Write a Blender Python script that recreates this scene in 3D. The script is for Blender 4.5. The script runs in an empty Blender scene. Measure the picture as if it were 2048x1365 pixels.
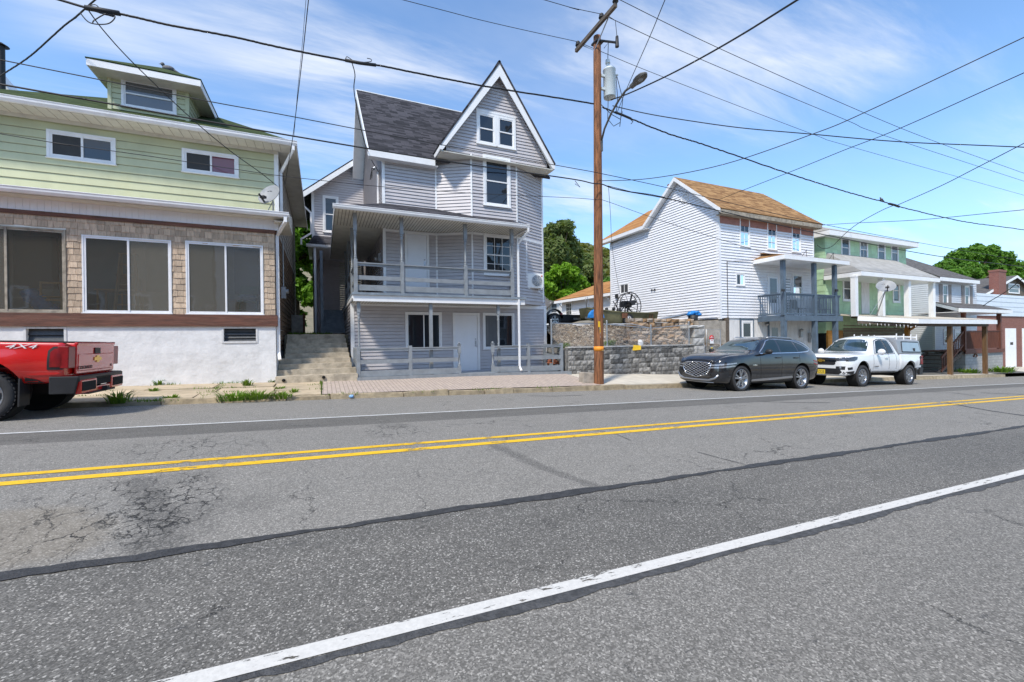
import bpy, bmesh, math, random
from math import sin, cos, pi, radians, atan2, sqrt
from mathutils import Vector, Matrix, geometry
from mathutils.bvhtree import BVHTree
R = random.Random(7)
sc = bpy.context.scene
C = sc.collection
V = Vector

# ------------------------------------------------------------------ camera
F = 850.0; TH = radians(24.04); RO = 0.0145; CZ = 1.40
AX = V((sin(TH), cos(TH), 0)); RT = V((cos(TH), -sin(TH), 0)); UPV = V((0, 0, 1))
CR = RT * cos(RO) - UPV * sin(RO); CU = UPV * cos(RO) + RT * sin(RO)
CAM = V((0, 0, CZ))
cd = bpy.data.cameras.new("camera"); cam = bpy.data.objects.new("camera", cd); C.objects.link(cam)
cd.sensor_width = 36; cd.lens = F / 2048 * 36; cd.clip_start = .05; cd.clip_end = 5000
M4 = Matrix.Identity(4)
for i in range(3):
    M4[i][0] = CR[i]; M4[i][1] = CU[i]; M4[i][2] = -AX[i]; M4[i][3] = CAM[i]
cam.matrix_world = M4
sc.camera = cam

# ------------------------------------------------------------------ sky, sun, exposure
SUN = V((-.60, -.50, 1.02)).normalized()
EL = math.asin(SUN.z); AZ = atan2(SUN.x, SUN.y)
SKY_STRENGTH = .15; SUN_STRENGTH = 3.8; EXPOSURE = .24
sc.view_settings.view_transform = 'Standard'; sc.view_settings.look = 'None'
sc.view_settings.exposure = EXPOSURE; sc.view_settings.gamma = 1
sc.view_settings.use_curve_mapping = False
sd = bpy.data.lights.new("sun", 'SUN'); sun = bpy.data.objects.new("sun", sd); C.objects.link(sun)
sd.energy = SUN_STRENGTH; sd.angle = radians(6); sd.color = (1, .925, .81)
sun.rotation_euler = SUN.to_track_quat('Z', 'Y').to_euler(); sun.location = (0, -5, 30)


class NT:
    def __init__(s, tree):
        s.t = tree; s.t.nodes.clear()

    def n(s, typ, ins=None, **at):
        nd = s.t.nodes.new(typ)
        for k, v in at.items(): setattr(nd, k, v)
        for k, v in (ins or {}).items():
            sk = nd.inputs[k]
            if isinstance(v, bpy.types.NodeSocket): s.t.links.new(v, sk)
            elif isinstance(v, bpy.types.Node): s.t.links.new(v.outputs[0], sk)
            else: sk.default_value = v
        return nd

    def math(s, op, a, b=0, c=0, clamp=False):
        return s.n('ShaderNodeMath', {0: a, 1: b, 2: c}, operation=op, use_clamp=clamp).outputs[0]

    def mix(s, f, a, b, mode='MIX'):
        nd = s.n('ShaderNodeMix', None, data_type='RGBA', blend_type=mode)
        for k, v in ((0, f), (6, a), (7, b)):
            sk = nd.inputs[k]
            if isinstance(v, bpy.types.NodeSocket): s.t.links.new(v, sk)
            else: sk.default_value = v if k == 0 else (*v[:3], 1)
        return nd.outputs[2]

    def ramp(s, f, p0, p1):
        return s.n('ShaderNodeMapRange', {0: f, 1: p0, 2: p1, 3: 0., 4: 1.}, interpolation_type='SMOOTHSTEP').outputs[0]

    def noise(s, vec, scale, detail=4, rough=.6, out=0):
        ins = {'Scale': scale, 'Detail': detail, 'Roughness': rough}
        if vec is not None: ins['Vector'] = vec
        return s.n('ShaderNodeTexNoise', ins).outputs[out]

    def vmap(s, vec, loc=(0, 0, 0), rot=(0, 0, 0), scale=(1, 1, 1)):
        return s.n('ShaderNodeMapping', {0: vec, 1: loc, 2: rot, 3: scale}).outputs[0]


world = bpy.data.worlds.new("World"); sc.world = world; world.use_nodes = True
w = NT(world.node_tree)
skyn = w.n('ShaderNodeTexSky', None, sky_type='NISHITA', sun_disc=False)
skyn.sun_elevation = EL; skyn.sun_rotation = AZ; skyn.air_density = 1.0; skyn.dust_density = .35; skyn.ozone_density = 2.2
tc = w.n('ShaderNodeTexCoord').outputs['Generated']
sep = w.n('ShaderNodeSeparateXYZ', {0: tc})
zz = w.math('MAXIMUM', w.math('ADD', sep.outputs[2], .10), .05)
pl = w.n('ShaderNodeCombineXYZ', {0: w.math('DIVIDE', sep.outputs[0], zz), 1: w.math('DIVIDE', sep.outputs[1], zz), 2: 0.}).outputs[0]
# thin cirrus drawn out into long parallel streaks high over the street
m1 = w.vmap(pl, rot=(0, 0, radians(-38)), scale=(.30, 1.35, 1))
wv = w.noise(m1, 1.1, 3, .5, 1)
m2 = w.n('ShaderNodeVectorMath', {0: m1, 1: w.n('ShaderNodeVectorMath', {0: wv, 3: .55}, operation='SCALE').outputs[0]}, operation='ADD').outputs[0]
c1 = w.ramp(w.noise(m2, 1.55, 8, .62), .43, .74)
c2 = w.ramp(w.noise(w.vmap(pl, loc=(3.1, 1.7, 0)), .55, 3, .5), .34, .58)
c3 = w.ramp(w.noise(w.vmap(pl, loc=(7, 2, 0), rot=(0, 0, radians(-30)), scale=(.5, .9, 1)), .9, 6, .6), .45, .9)
cl = w.math('ADD', w.math('MULTIPLY', w.math('MULTIPLY', c1, c2), .92), w.math('MULTIPLY', c3, .32), clamp=True)
skyc = w.mix(1., skyn.outputs[0], (1.22, 1.44, 1.58), 'MULTIPLY')
col = w.mix(cl, skyc, (6.2, 6.35, 6.6))
hz = w.math('MULTIPLY', w.math('POWER', w.math('SUBTRACT', 1., sep.outputs[2], clamp=True), 5.), .6)
col = w.mix(hz, col, (2.4, 3.9, 5.7))
bg = w.n('ShaderNodeBackground', {0: col, 1: SKY_STRENGTH})
w.t.links.new(bg.outputs[0], w.n('ShaderNodeOutputWorld').inputs[0])


# ------------------------------------------------------------------ pixel of the photograph -> point on a known plane
def ray(x, y): return AX + CR * ((x - 1024) / F) + CU * ((682.5 - y) / F)
def PY(x, y, Y): d = ray(x, y); return CAM + d * (Y / d.y)
def PX(x, y, X): d = ray(x, y); return CAM + d * (X / d.x)
def PZ(x, y, Z): d = ray(x, y); return CAM + d * ((Z - CZ) / d.z)
def PD(x, y, dd): return CAM + ray(x, y) * dd
def XY(x, Y): return PY(x, 670, Y).x
def rectY(x0, y0, x1, y1, Y):
    a = PY(x0, y0, Y); b = PY(x1, y1, Y)
    return a.x, b.x, b.z, a.z


# ------------------------------------------------------------------ mesh collector
class MB:
    def __init__(s): s.v = []; s.f = []; s.mi = []; s.sm = []; s.cur = 0

    def add(s, vs, fs, sm=False):
        o = len(s.v); s.v += [tuple(p) for p in vs]
        for f in fs: s.f.append(tuple(i + o for i in f)); s.mi.append(s.cur); s.sm.append(sm)

    def hexa(s, p): s.add(p, [(0, 3, 2, 1), (4, 5, 6, 7), (0, 1, 5, 4), (1, 2, 6, 5), (2, 3, 7, 6), (3, 0, 4, 7)])

    def box(s, x0, x1, y0, y1, z0, z1):
        s.hexa([(x0, y0, z0), (x1, y0, z0), (x1, y1, z0), (x0, y1, z0), (x0, y0, z1), (x1, y0, z1), (x1, y1, z1), (x0, y1, z1)])

    def quad(s, *p): s.add(p, [tuple(range(len(p)))])

    def prism(s, poly, vec):
        n = len(poly); vec = V(vec); a = [V(p) for p in poly]; b = [p + vec for p in a]
        s.add(a + b, [tuple(range(n))[::-1], tuple(range(n, 2 * n))] + [(i, (i + 1) % n, n + (i + 1) % n, n + i) for i in range(n)])

    def beam(s, p0, p1, wd, ht, up=(0, 0, 1)):
        p0 = V(p0); p1 = V(p1); d = (p1 - p0).normalized(); u = V(up)
        sd_ = d.cross(u)
        if sd_.length < 1e-4: sd_ = d.cross(V((1, 0, 0)))
        sd_.normalize(); u = sd_.cross(d).normalized(); a = sd_ * wd / 2; b = u * ht / 2
        s.hexa([p0 - a - b, p0 + a - b, p1 + a - b, p1 - a - b, p0 - a + b, p0 + a + b, p1 + a + b, p1 - a + b])

    def cyl(s, p0, p1, r0, r1=None, n=12, cap=True, sm=True):
        r1 = r0 if r1 is None else r1
        p0 = V(p0); p1 = V(p1); d = (p1 - p0).normalized()
        a = d.orthogonal().normalized(); b = d.cross(a)
        vs = [p0 + (a * cos(2 * pi * i / n) + b * sin(2 * pi * i / n)) * r0 for i in range(n)]
        vs += [p1 + (a * cos(2 * pi * i / n) + b * sin(2 * pi * i / n)) * r1 for i in range(n)]
        s.add(vs, [(i, (i + 1) % n, n + (i + 1) % n, n + i) for i in range(n)], sm)
        if cap: s.add(vs, [tuple(range(n))[::-1], tuple(range(n, 2 * n))])

    def tube(s, pts, r, n=6, sm=True):
        pts = [V(p) for p in pts]; rings = []; o = len(s.v); prev = None
        for i, p in enumerate(pts):
            d = (pts[min(i + 1, len(pts) - 1)] - pts[max(i - 1, 0)]).normalized()
            if prev is None: a = d.orthogonal().normalized()
            else:
                a = prev - d * prev.dot(d)
                a = a.normalized() if a.length > 1e-5 else d.orthogonal().normalized()
            prev = a; b = d.cross(a); rr = r[i] if isinstance(r, (list, tuple)) else r
            rings += [p + (a * cos(2 * pi * k / n) + b * sin(2 * pi * k / n)) * rr for k in range(n)]
        m = len(pts)
        fs = [(i * n + k, i * n + (k + 1) % n, (i + 1) * n + (k + 1) % n, (i + 1) * n + k) for i in range(m - 1) for k in range(n)]
        fs += [tuple(range(n))[::-1], tuple(range((m - 1) * n, m * n))]
        s.add(rings, fs, sm)

    def lathe(s, prof, org, axis=(0, 0, 1), n=16, sm=True):
        org = V(org); d = V(axis).normalized(); a = d.orthogonal().normalized(); b = d.cross(a)
        vs = []
        for r, h in prof:
            vs += [org + d * h + (a * cos(2 * pi * k / n) + b * sin(2 * pi * k / n)) * r for k in range(n)]
        s.add(vs, [(i * n + k, i * n + (k + 1) % n, (i + 1) * n + (k + 1) % n, (i + 1) * n + k) for i in range(len(prof) - 1) for k in range(n)], sm)

    def ball(s, c, r, n=8, m=6, jit=0, sq=(1, 1, 1), sm=True):
        c = V(c); vs = []; ph = R.random() * 6
        for i in range(m + 1):
            t = pi * i / m
            for k in range(n):
                j = 1 + jit * (R.random() - .5) * (1 if 0 < i < m else 0)
                vs.append(c + V((sin(t) * cos(2 * pi * k / n + ph) * r * j * sq[0], sin(t) * sin(2 * pi * k / n + ph) * r * j * sq[1], cos(t) * r * j * sq[2])))
        s.add(vs, [(i * n + k, (i + 1) * n + k, (i + 1) * n + (k + 1) % n, i * n + (k + 1) % n) for i in range(m) for k in range(n)], sm)

    def build(s, name, mats, parent=None, label=None, fix=False, bevel=0):
        off = V((0, 0, 0)); p = parent; loc = False
        while p is not None:
            off += p.location; loc = loc or bool(p.get('_local')); p = p.parent
        if loc: off = V((0, 0, 0))
        me = bpy.data.meshes.new(name)
        me.from_pydata([(v[0] - off.x, v[1] - off.y, v[2] - off.z) for v in s.v], [], s.f)
        for m in (mats if isinstance(mats, (list, tuple)) else [mats]): me.materials.append(m)
        me.polygons.foreach_set('material_index', s.mi); me.polygons.foreach_set('use_smooth', s.sm)
        if fix:
            bm = bmesh.new(); bm.from_mesh(me); bmesh.ops.recalc_face_normals(bm, faces=bm.faces); bm.to_mesh(me); bm.free()
        me.update()
        o = bpy.data.objects.new(name, me); C.objects.link(o)
        if parent is not None: o.parent = parent
        if label: o['label'] = label
        if bevel:
            b = o.modifiers.new('bevel', 'BEVEL'); b.width = bevel; b.segments = 2; b.limit_method = 'ANGLE'; b.angle_limit = radians(40)
        return o


def each(mb, name, m, parent):
    """one object per box of a collector that holds boxes only"""
    for k in range(0, len(mb.v), 8):
        q = MB(); q.hexa(mb.v[k:k + 8]); q.build(name, m, parent)


def thing(name, label, cat, loc=(0, 0, 0), group=None, local=False, rot=None):
    o = bpy.data.objects.new(name, None); C.objects.link(o); o.location = loc; o.empty_display_size = .3
    o['label'] = label; o['category'] = cat
    if group: o['group'] = group
    if local: o['_local'] = 1
    if rot: o.rotation_euler = rot
    return o


def tag(o, label, cat, group=None):
    o['label'] = label; o['category'] = cat
    if group: o['group'] = group
    return o


def struct(mb, name, m, kind='structure', label=None, cat=None, **k):
    o = mb.build(name, m, **k); o['kind'] = kind
    if label: o['label'] = label
    if cat: o['category'] = cat
    return o


class Fr:
    """wall frame: u along the wall, n out of the wall, z up"""
    def __init__(s, o, u, n): s.o = V(o); s.u = V(u).normalized(); s.n = V(n).normalized()
    def p(s, u, n, z): return s.o + s.u * u + s.n * n + V((0, 0, z))
    def box(s, mb, u0, u1, n0, n1, z0, z1):
        mb.hexa([s.p(u0, n1, z0), s.p(u1, n1, z0), s.p(u1, n0, z0), s.p(u0, n0, z0), s.p(u0, n1, z1), s.p(u1, n1, z1), s.p(u1, n0, z1), s.p(u0, n0, z1)])


def FY(Y): return Fr((0, Y, 0), (1, 0, 0), (0, -1, 0))            # wall facing the street: u = x
def FX(X): return Fr((X, 0, 0), (0, 1, 0), (-1, 0, 0))            # wall facing left: u = y


def spans(poly, z):
    xs = []
    n = len(poly)
    for i in range(n):
        (u0, z0), (u1, z1) = poly[i], poly[(i + 1) % n]
        if (z0 <= z) != (z1 <= z): xs.append(u0 + (u1 - u0) * (z - z0) / (z1 - z0))
    xs.sort()
    return [(xs[i], xs[i + 1]) for i in range(0, len(xs) - 1, 2)]


def lap(mb, fr, poly, course, lip=.016, holes=(), n0=0.0):
    """real lapped siding boards over a polygon of (u, z)"""
    z = min(p[1] for p in poly); zt = max(p[1] for p in poly)
    while z < zt - 1e-4:
        z1 = min(z + course, zt); e = (z1 - z) * .02
        A = spans(poly, z + e); B = spans(poly, z1 - e)
        for i in range(min(len(A), len(B))):
            segs = [(A[i][0], A[i][1], B[i][0], B[i][1])]
            for (h0, h1, hz0, hz1) in holes:
                if min(z1, hz1) - max(z, hz0) > .5 * (z1 - z):
                    ns = []
                    for a0, a1, b0, b1 in segs:
                        if h1 <= min(a0, b0) or h0 >= max(a1, b1): ns.append((a0, a1, b0, b1)); continue
                        if h0 > a0: ns.append((a0, h0, b0, h0))
                        if h1 < a1: ns.append((h1, a1, h1, b1))
                    segs = ns
            for a0, a1, b0, b1 in segs:
                if a1 - a0 < .004 and b1 - b0 < .004: continue
                g = min(.016, (z1 - z) * .13)       # open shadow gap under each board
                mb.quad(fr.p(a0, n0 + lip, z + g), fr.p(a1, n0 + lip, z + g), fr.p(b1, n0 + .003, z1), fr.p(b0, n0 + .003, z1))
                mb.quad(fr.p(a1, n0 + lip, z + g), fr.p(a0, n0 + lip, z + g), fr.p(a0, n0 - .02, z + g), fr.p(a1, n0 - .02, z + g))
        z = z1


def shingle_wall(mb, fr, u0, u1, z0, z1, holes=(), course=.17, wmin=.10, wmax=.19):
    z = z0
    while z < z1 - .02:
        zt = min(z + course, z1); u = u0
        while u < u1 - .01:
            ue = min(u + R.uniform(wmin, wmax), u1); segs = [(u, ue)]
            for h0, h1, a, b in holes:
                if min(zt, b) - max(z, a) > .4 * (zt - z):
                    ns = []
                    for s0, s1 in segs:
                        if h1 <= s0 or h0 >= s1: ns.append((s0, s1)); continue
                        if h0 - s0 > .02: ns.append((s0, h0))
                        if s1 - h1 > .02: ns.append((h1, s1))
                    segs = ns
            for s0, s1 in segs:
                t = R.uniform(.014, .026); dz = R.uniform(-.012, .012); g = .003
                mb.hexa([fr.p(s0 + g, t, z + dz), fr.p(s1 - g, t, z + dz), fr.p(s1 - g, 0, z + dz), fr.p(s0 + g, 0, z + dz),
                         fr.p(s0 + g, .006, zt + .01), fr.p(s1 - g, .006, zt + .01), fr.p(s1 - g, 0, zt + .01), fr.p(s0 + g, 0, zt + .01)])
            u = ue
        z = zt
# ------------------------------------------------------------------ materials
def mat(name, col, rough=.6, var=.12, vs=4., bump=0., bs=60., metal=0., spec=.5, coat=0., island=0., dirt=0., dirtcol=(.12, .10, .07), stretch=None, isl2=None):
    m = bpy.data.materials.new(name); m.use_nodes = True; t = NT(m.node_tree)
    co = t.n('ShaderNodeTexCoord').outputs['Object']
    if stretch: co = t.vmap(co, scale=stretch)
    nz = t.noise(co, vs, 6, .62)
    lo = tuple(c * (1 - var) for c in col); hi = tuple(min(1, c * (1 + var)) for c in col)
    c = t.mix(t.ramp(nz, .3, .7), lo, hi)
    if island:
        ri = t.n('ShaderNodeNewGeometry').outputs['Random Per Island']
        if isl2: c = t.mix(ri, c, isl2)
        k = t.math('ADD', t.math('MULTIPLY', t.math('SUBTRACT', ri, .5), 2 * island), 1.)
        c = t.mix(1., c, t.n('ShaderNodeCombineXYZ', {0: k, 1: k, 2: k}).outputs[0], 'MULTIPLY')
    if dirt:
        d = t.math('MULTIPLY', t.ramp(t.noise(t.vmap(co, loc=(5, 3, 1)), vs * .45, 8, .7), .52, .75), dirt)
        c = t.mix(d, c, dirtcol)
    ins = {'Base Color': c, 'Roughness': rough, 'Metallic': metal, 'Specular IOR Level': spec, 'Coat Weight': coat, 'Coat Roughness': .04}
    if bump:
        ins['Normal'] = t.n('ShaderNodeBump', {'Height': t.noise(co, bs, 5, .6), 'Strength': bump, 'Distance': .02}).outputs[0]
    b = t.n('ShaderNodeBsdfPrincipled', ins)
    t.t.links.new(b.outputs[0], t.n('ShaderNodeOutputMaterial').inputs[0])
    return m


def roof_mat(name, a, b, c_, sx=.30, sz=.14):
    """asphalt shingle tabs laid in courses (uses the roof plane's own uv)"""
    m = bpy.data.materials.new(name); m.use_nodes = True; t = NT(m.node_tree)
    uv = t.n('ShaderNodeUVMap').outputs[0]
    br = t.n('ShaderNodeTexBrick', {'Vector': uv, 'Color1': (0, 0, 0, 1), 'Color2': (1, 1, 1, 1), 'Mortar': (0, 0, 0, 1), 'Scale': 1., 'Mortar Size': .004,
                                   'Brick Width': sx, 'Row Height': sz, 'Mortar Smooth': .3}, offset=.37, offset_frequency=3)
    f = t.n('ShaderNodeSeparateColor', {0: br.outputs['Color']}).outputs[0]
    f = t.math('ADD', t.math('MULTIPLY', f, .75), t.math('MULTIPLY', t.noise(uv, 3., 5), .25))
    col = t.mix(t.ramp(f, .1, .9), a, b)
    col = t.mix(t.math('MULTIPLY', t.ramp(t.noise(uv, 90., 2), .5, .72), .6), col, c_)
    sepv = t.n('ShaderNodeSeparateXYZ', {0: uv}).outputs[1]
    saw = t.math('FRACT', t.math('DIVIDE', sepv, sz))
    h = t.math('ADD', t.math('MULTIPLY', saw, -1.), t.math('MULTIPLY', f, .35))
    bp = t.n('ShaderNodeBump', {'Height': h, 'Strength': .9, 'Distance': .012}).outputs[0]
    bs = t.n('ShaderNodeBsdfPrincipled', {'Base Color': col, 'Roughness': .92, 'Specular IOR Level': .2, 'Normal': bp})
    t.t.links.new(bs.outputs[0], t.n('ShaderNodeOutputMaterial').inputs[0])
    return m


def glass_mat(name, tint, base=(.02, .025, .03), through=.5, rough=.02, ior=1.62, film=.14, gain=1.15):
    """window pane: clear film of glass that both mirrors and lets the room show"""
    m = bpy.data.materials.new(name); m.use_nodes = True; t = NT(m.node_tree)
    co = t.n('ShaderNodeTexCoord').outputs['Object']
    bp = t.n('ShaderNodeBump', {'Height': t.noise(co, 1.6, 2), 'Strength': .03, 'Distance': .05}).outputs[0]
    fr = t.n('ShaderNodeFresnel', {'IOR': ior, 'Normal': bp}).outputs[0]
    gl = t.n('ShaderNodeBsdfGlossy', {'Color': (*tint, 1), 'Roughness': rough, 'Normal': bp}).outputs[0]
    if through > 0:
        tr = t.n('ShaderNodeBsdfTransparent', {'Color': (through, through * 1.01, through * .98, 1)}).outputs[0]
        df = t.n('ShaderNodeBsdfDiffuse', {'Color': (.24, .22, .18, 1)}).outputs[0]
        base_s = t.n('ShaderNodeMixShader', {0: film, 1: tr, 2: df}).outputs[0]
    else:
        base_s = t.n('ShaderNodeBsdfDiffuse', {'Color': (*base, 1)}).outputs[0]
    k = t.math('MULTIPLY', fr, gain, clamp=True)
    mx = t.n('ShaderNodeMixShader', {0: k, 1: base_s, 2: gl}).outputs[0]
    t.t.links.new(mx, t.n('ShaderNodeOutputMaterial').inputs[0])
    return m


def leaf_mat(name, a, b, c_):
    m = bpy.data.materials.new(name); m.use_nodes = True; t = NT(m.node_tree)
    ri = t.n('ShaderNodeNewGeometry').outputs['Random Per Island']
    co = t.n('ShaderNodeTexCoord').outputs['Object']
    col = t.mix(ri, a, b)
    col = t.mix(t.math('MULTIPLY', t.ramp(t.noise(co, .9, 3), .45, .7), .7), col, c_)
    d = t.n('ShaderNodeBsdfPrincipled', {'Base Color': col, 'Roughness': .55, 'Specular IOR Level': .3}).outputs[0]
    tl = t.n('ShaderNodeBsdfTranslucent', {'Color': t.mix(1., col, (1.3, 1.35, .6), 'MULTIPLY')}).outputs[0]
    mx = t.n('ShaderNodeMixShader', {0: .35, 1: d, 2: tl}).outputs[0]
    t.t.links.new(mx, t.n('ShaderNodeOutputMaterial').inputs[0])
    return m


def paint(name, col, rough=.25, metal=0., flake=0.):
    m = bpy.data.materials.new(name); m.use_nodes = True; t = NT(m.node_tree)
    co = t.n('ShaderNodeTexCoord').outputs['Object']
    c = t.mix(t.math('MULTIPLY', t.ramp(t.noise(co, 2.2, 6), .5, .8), .10), col, (.30, .27, .22))
    b = t.n('ShaderNodeBsdfPrincipled', {'Base Color': c, 'Roughness': rough, 'Metallic': metal, 'Coat Weight': 1., 'Coat Roughness': .03})
    t.t.links.new(b.outputs[0], t.n('ShaderNodeOutputMaterial').inputs[0])
    return m


def brick_mat(name, a, b, mortar, bw=.21, rh=.075, ms=.012, axis='xz', bump=.6):
    m = bpy.data.materials.new(name); m.use_nodes = True; t = NT(m.node_tree)
    s_ = t.n('ShaderNodeSeparateXYZ', {0: t.n('ShaderNodeTexCoord').outputs['Object']})
    if axis == 'xz': u = t.math('ADD', s_.outputs[0], s_.outputs[1]); v_ = s_.outputs[2]
    elif axis == 'yx': u, v_ = s_.outputs[1], s_.outputs[0]
    else: u, v_ = s_.outputs[0], s_.outputs[1]
    uv = t.n('ShaderNodeCombineXYZ', {0: u, 1: v_, 2: 0.}).outputs[0]
    br = t.n('ShaderNodeTexBrick', {'Vector': uv, 'Color1': (*a, 1), 'Color2': (*b, 1), 'Mortar': (*mortar, 1), 'Scale': 1., 'Mortar Size': ms, 'Brick Width': bw, 'Row Height': rh, 'Mortar Smooth': .2, 'Bias': 0.})
    nz = t.noise(uv, 7., 6)
    c = t.mix(t.math('MULTIPLY', t.ramp(nz, .45, .75), .45), br.outputs['Color'], tuple(x * .55 for x in b))
    h = t.math('ADD', t.math('MULTIPLY', br.outputs['Fac'], -1.), t.math('MULTIPLY', t.noise(uv, 60., 4), .3))
    bp = t.n('ShaderNodeBump', {'Height': h, 'Strength': bump, 'Distance': .01}).outputs[0]
    bs = t.n('ShaderNodeBsdfPrincipled', {'Base Color': c, 'Roughness': .85, 'Specular IOR Level': .25, 'Normal': bp})
    t.t.links.new(bs.outputs[0], t.n('ShaderNodeOutputMaterial').inputs[0])
    return m


M = {}
M['white'] = mat('white_trim', (.80, .80, .80), .45, .04, 3, dirt=.12, dirtcol=(.45, .43, .38))
M['whitev'] = mat('white_vinyl', (.80, .80, .82), .5, .04, 2, dirt=.10, dirtcol=(.5, .49, .45))
M['gutter'] = mat('gutter_white', (.78, .78, .79), .35, .05, 3, dirt=.2, dirtcol=(.4, .37, .3))
M['soffit'] = mat('soffit_cream', (.62, .60, .53), .6, .08, 3, dirt=.3, dirtcol=(.33, .28, .2))
M['lav'] = mat('lavender_siding', (.50, .475, .485), .5, .05, 2.5, dirt=.08, dirtcol=(.36, .33, .34))
M['lime'] = mat('pale_green_siding', (.485, .50, .32), .55, .09, 1.1, dirt=.45, dirtcol=(.43, .41, .20), stretch=(1, 1, .5))
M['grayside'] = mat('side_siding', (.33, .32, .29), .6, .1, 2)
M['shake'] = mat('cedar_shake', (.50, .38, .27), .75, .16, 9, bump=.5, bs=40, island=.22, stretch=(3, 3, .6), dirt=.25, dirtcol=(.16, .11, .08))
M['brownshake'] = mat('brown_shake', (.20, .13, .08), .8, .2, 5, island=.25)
M['brownwood'] = mat('brown_board', (.13, .05, .03), .6, .35, 6, bump=.5, bs=30, stretch=(.35, 1, 4), dirt=.5, dirtcol=(.28, .17, .11))
M['stucco'] = mat('whitewashed_stucco', (.75, .74, .73), .8, .09, 2.5, bump=.9, bs=6, dirt=.45, dirtcol=(.52, .50, .46))
M['conc'] = mat('weathered_concrete', (.34, .30, .25), .85, .22, 5, bump=.5, bs=45, dirt=.55, dirtcol=(.13, .11, .08))
M['step'] = mat('step_concrete', (.43, .37, .28), .88, .25, 4, bump=.6, bs=40, dirt=.6, dirtcol=(.11, .095, .065))
M['conclight'] = mat('pale_concrete', (.56, .51, .42), .85, .10, 2, bump=.35, bs=60, dirt=.25, dirtcol=(.36, .31, .23))
M['slab'] = mat('flagstone', (.47, .38, .26), .85, .18, 2.2, bump=.4, bs=30, island=.14, dirt=.35, dirtcol=(.26, .20, .12))
M['joint'] = mat('joint_soil', (.15, .12, .07), .95, .3, 12, dirt=.4, dirtcol=(.10, .13, .04))
M['curb'] = mat('curb_stone', (.36, .29, .19), .9, .25, 5, bump=.9, bs=22, island=.2, dirt=.6, dirtcol=(.15, .12, .07))
M['paver'] = brick_mat('brick_paver', (.50, .41, .34), (.44, .36, .31), (.24, .20, .16), .22, .11, .008, 'yx', .4)
M['graypaint'] = mat('blue_gray_paint', (.235, .255, .272), .55, .14, 4, dirt=.3, dirtcol=(.30, .31, .31))
M['grayfloor'] = mat('porch_floor_gray', (.20, .24, .28), .6, .2, 4, dirt=.4, dirtcol=(.10, .11, .12))
M['graydark'] = mat('slate_blue_paint', (.085, .12, .16), .5, .15, 4, dirt=.15, dirtcol=(.22, .24, .26))
M['door'] = mat('white_door', (.78, .79, .82), .4, .02, 3)
M['glassroom'] = glass_mat('porch_glass', (.9, .95, 1), through=.92)
M['glassscreen'] = glass_mat('screened_glass', (.9, .95, 1), through=.90, film=.42)
M['glass'] = glass_mat('window_glass', (.92, .96, 1), (.018, .022, .028), 0)
M['glassdim'] = glass_mat('window_glass_curtain', (.9, .95, 1), (.12, .125, .135), 0)
M['glassred'] = glass_mat('window_glass_pink', (.9, .95, 1), (.16, .05, .07), 0)
M['screen'] = mat('insect_screen', (.045, .047, .05), .9, .1)
M['louver'] = mat('louver_gray', (.045, .05, .055), .45, .2, 8)
M['black'] = mat('black_plastic', (.018, .018, .02), .55, .2)
M['rubber'] = mat('tyre_rubber', (.028, .028, .03), .8, .2, 12, bump=.3, bs=80)
M['dark'] = mat('dark_cavity', (.008, .008, .008), .95, .1)
M['metal'] = mat('galvanised', (.42, .43, .44), .45, .12, 8, metal=.75)
M['chrome'] = mat('chrome', (.75, .75, .76), .14, .03, 3, metal=1.)
M['satin'] = mat('satin_metal', (.50, .51, .53), .33, .05, 3, metal=.9)
M['rim'] = mat('alloy_rim', (.42, .42, .44), .3, .06, 6, metal=.9)
M['rimdark'] = mat('dark_alloy_rim', (.16, .16, .17), .3, .06, 6, metal=.9)
M['polewood'] = mat('creosoted_pole', (.20, .080, .032), .8, .65, 9, bump=.8, bs=20, stretch=(3, 3, .22), dirt=.75, dirtcol=(.05, .024, .015))
M['oldwood'] = mat('gray_timber', (.11, .085, .065), .85, .3, 6, bump=.5, bs=30, stretch=(2, .4, 2))
M['tanwood'] = mat('stained_post', (.14, .075, .032), .75, .3, 5, bump=.4, bs=25, stretch=(3, 3, .3), dirt=.2, dirtcol=(.3, .27, .22))
M['redwood'] = mat('red_brown_rail', (.13, .042, .022), .65, .25, 6, stretch=(3, 3, .4))
M['transf'] = mat('transformer_gray', (.58, .63, .64), .4, .02, 2)
M['cable'] = mat('cable_black', (.012, .012, .013), .6, .1)
M['orange'] = mat('orange_band', (.80, .28, .02), .6, .05)
M['yellow'] = mat('yellow_plastic', (.85, .52, .02), .5, .08)
M['roofgray'] = roof_mat('charcoal_shingle', (.024, .024, .028), (.078, .075, .086), (.014, .014, .017), .34, .15)
M['roofbrown'] = roof_mat('brown_shingle', (.20, .105, .045), (.40, .235, .105), (.13, .065, .03), .36, .16)
M['rooforange'] = roof_mat('orange_shingle', (.30, .135, .045), (.46, .235, .085), (.24, .10, .04), .9, .16)
M['roofgreen'] = roof_mat('green_shingle', (.032, .05, .017), (.062, .085, .032), (.02, .03, .012), .35, .15)
M['roofpale'] = roof_mat('pale_shingle', (.34, .33, .31), (.42, .41, .39), (.26, .25, .24), .4, .16)
M['roofmid'] = roof_mat('gray_shingle', (.09, .085, .08), (.15, .14, .135), (.05, .05, .05), .36, .15)
M['rooftan'] = mat('carport_roll_roof', (.50, .45, .37), .85, .10, 2, dirt=.35, dirtcol=(.36, .31, .24))
M['pink'] = mat('bare_pink_wall', (.36, .16, .12), .8, .15, 3, dirt=.3, dirtcol=(.25, .10, .07))
M['oldtrim'] = mat('weathered_fascia', (.32, .28, .22), .85, .3, 6, bump=.4, bs=30, dirt=.5, dirtcol=(.12, .10, .08))
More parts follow.
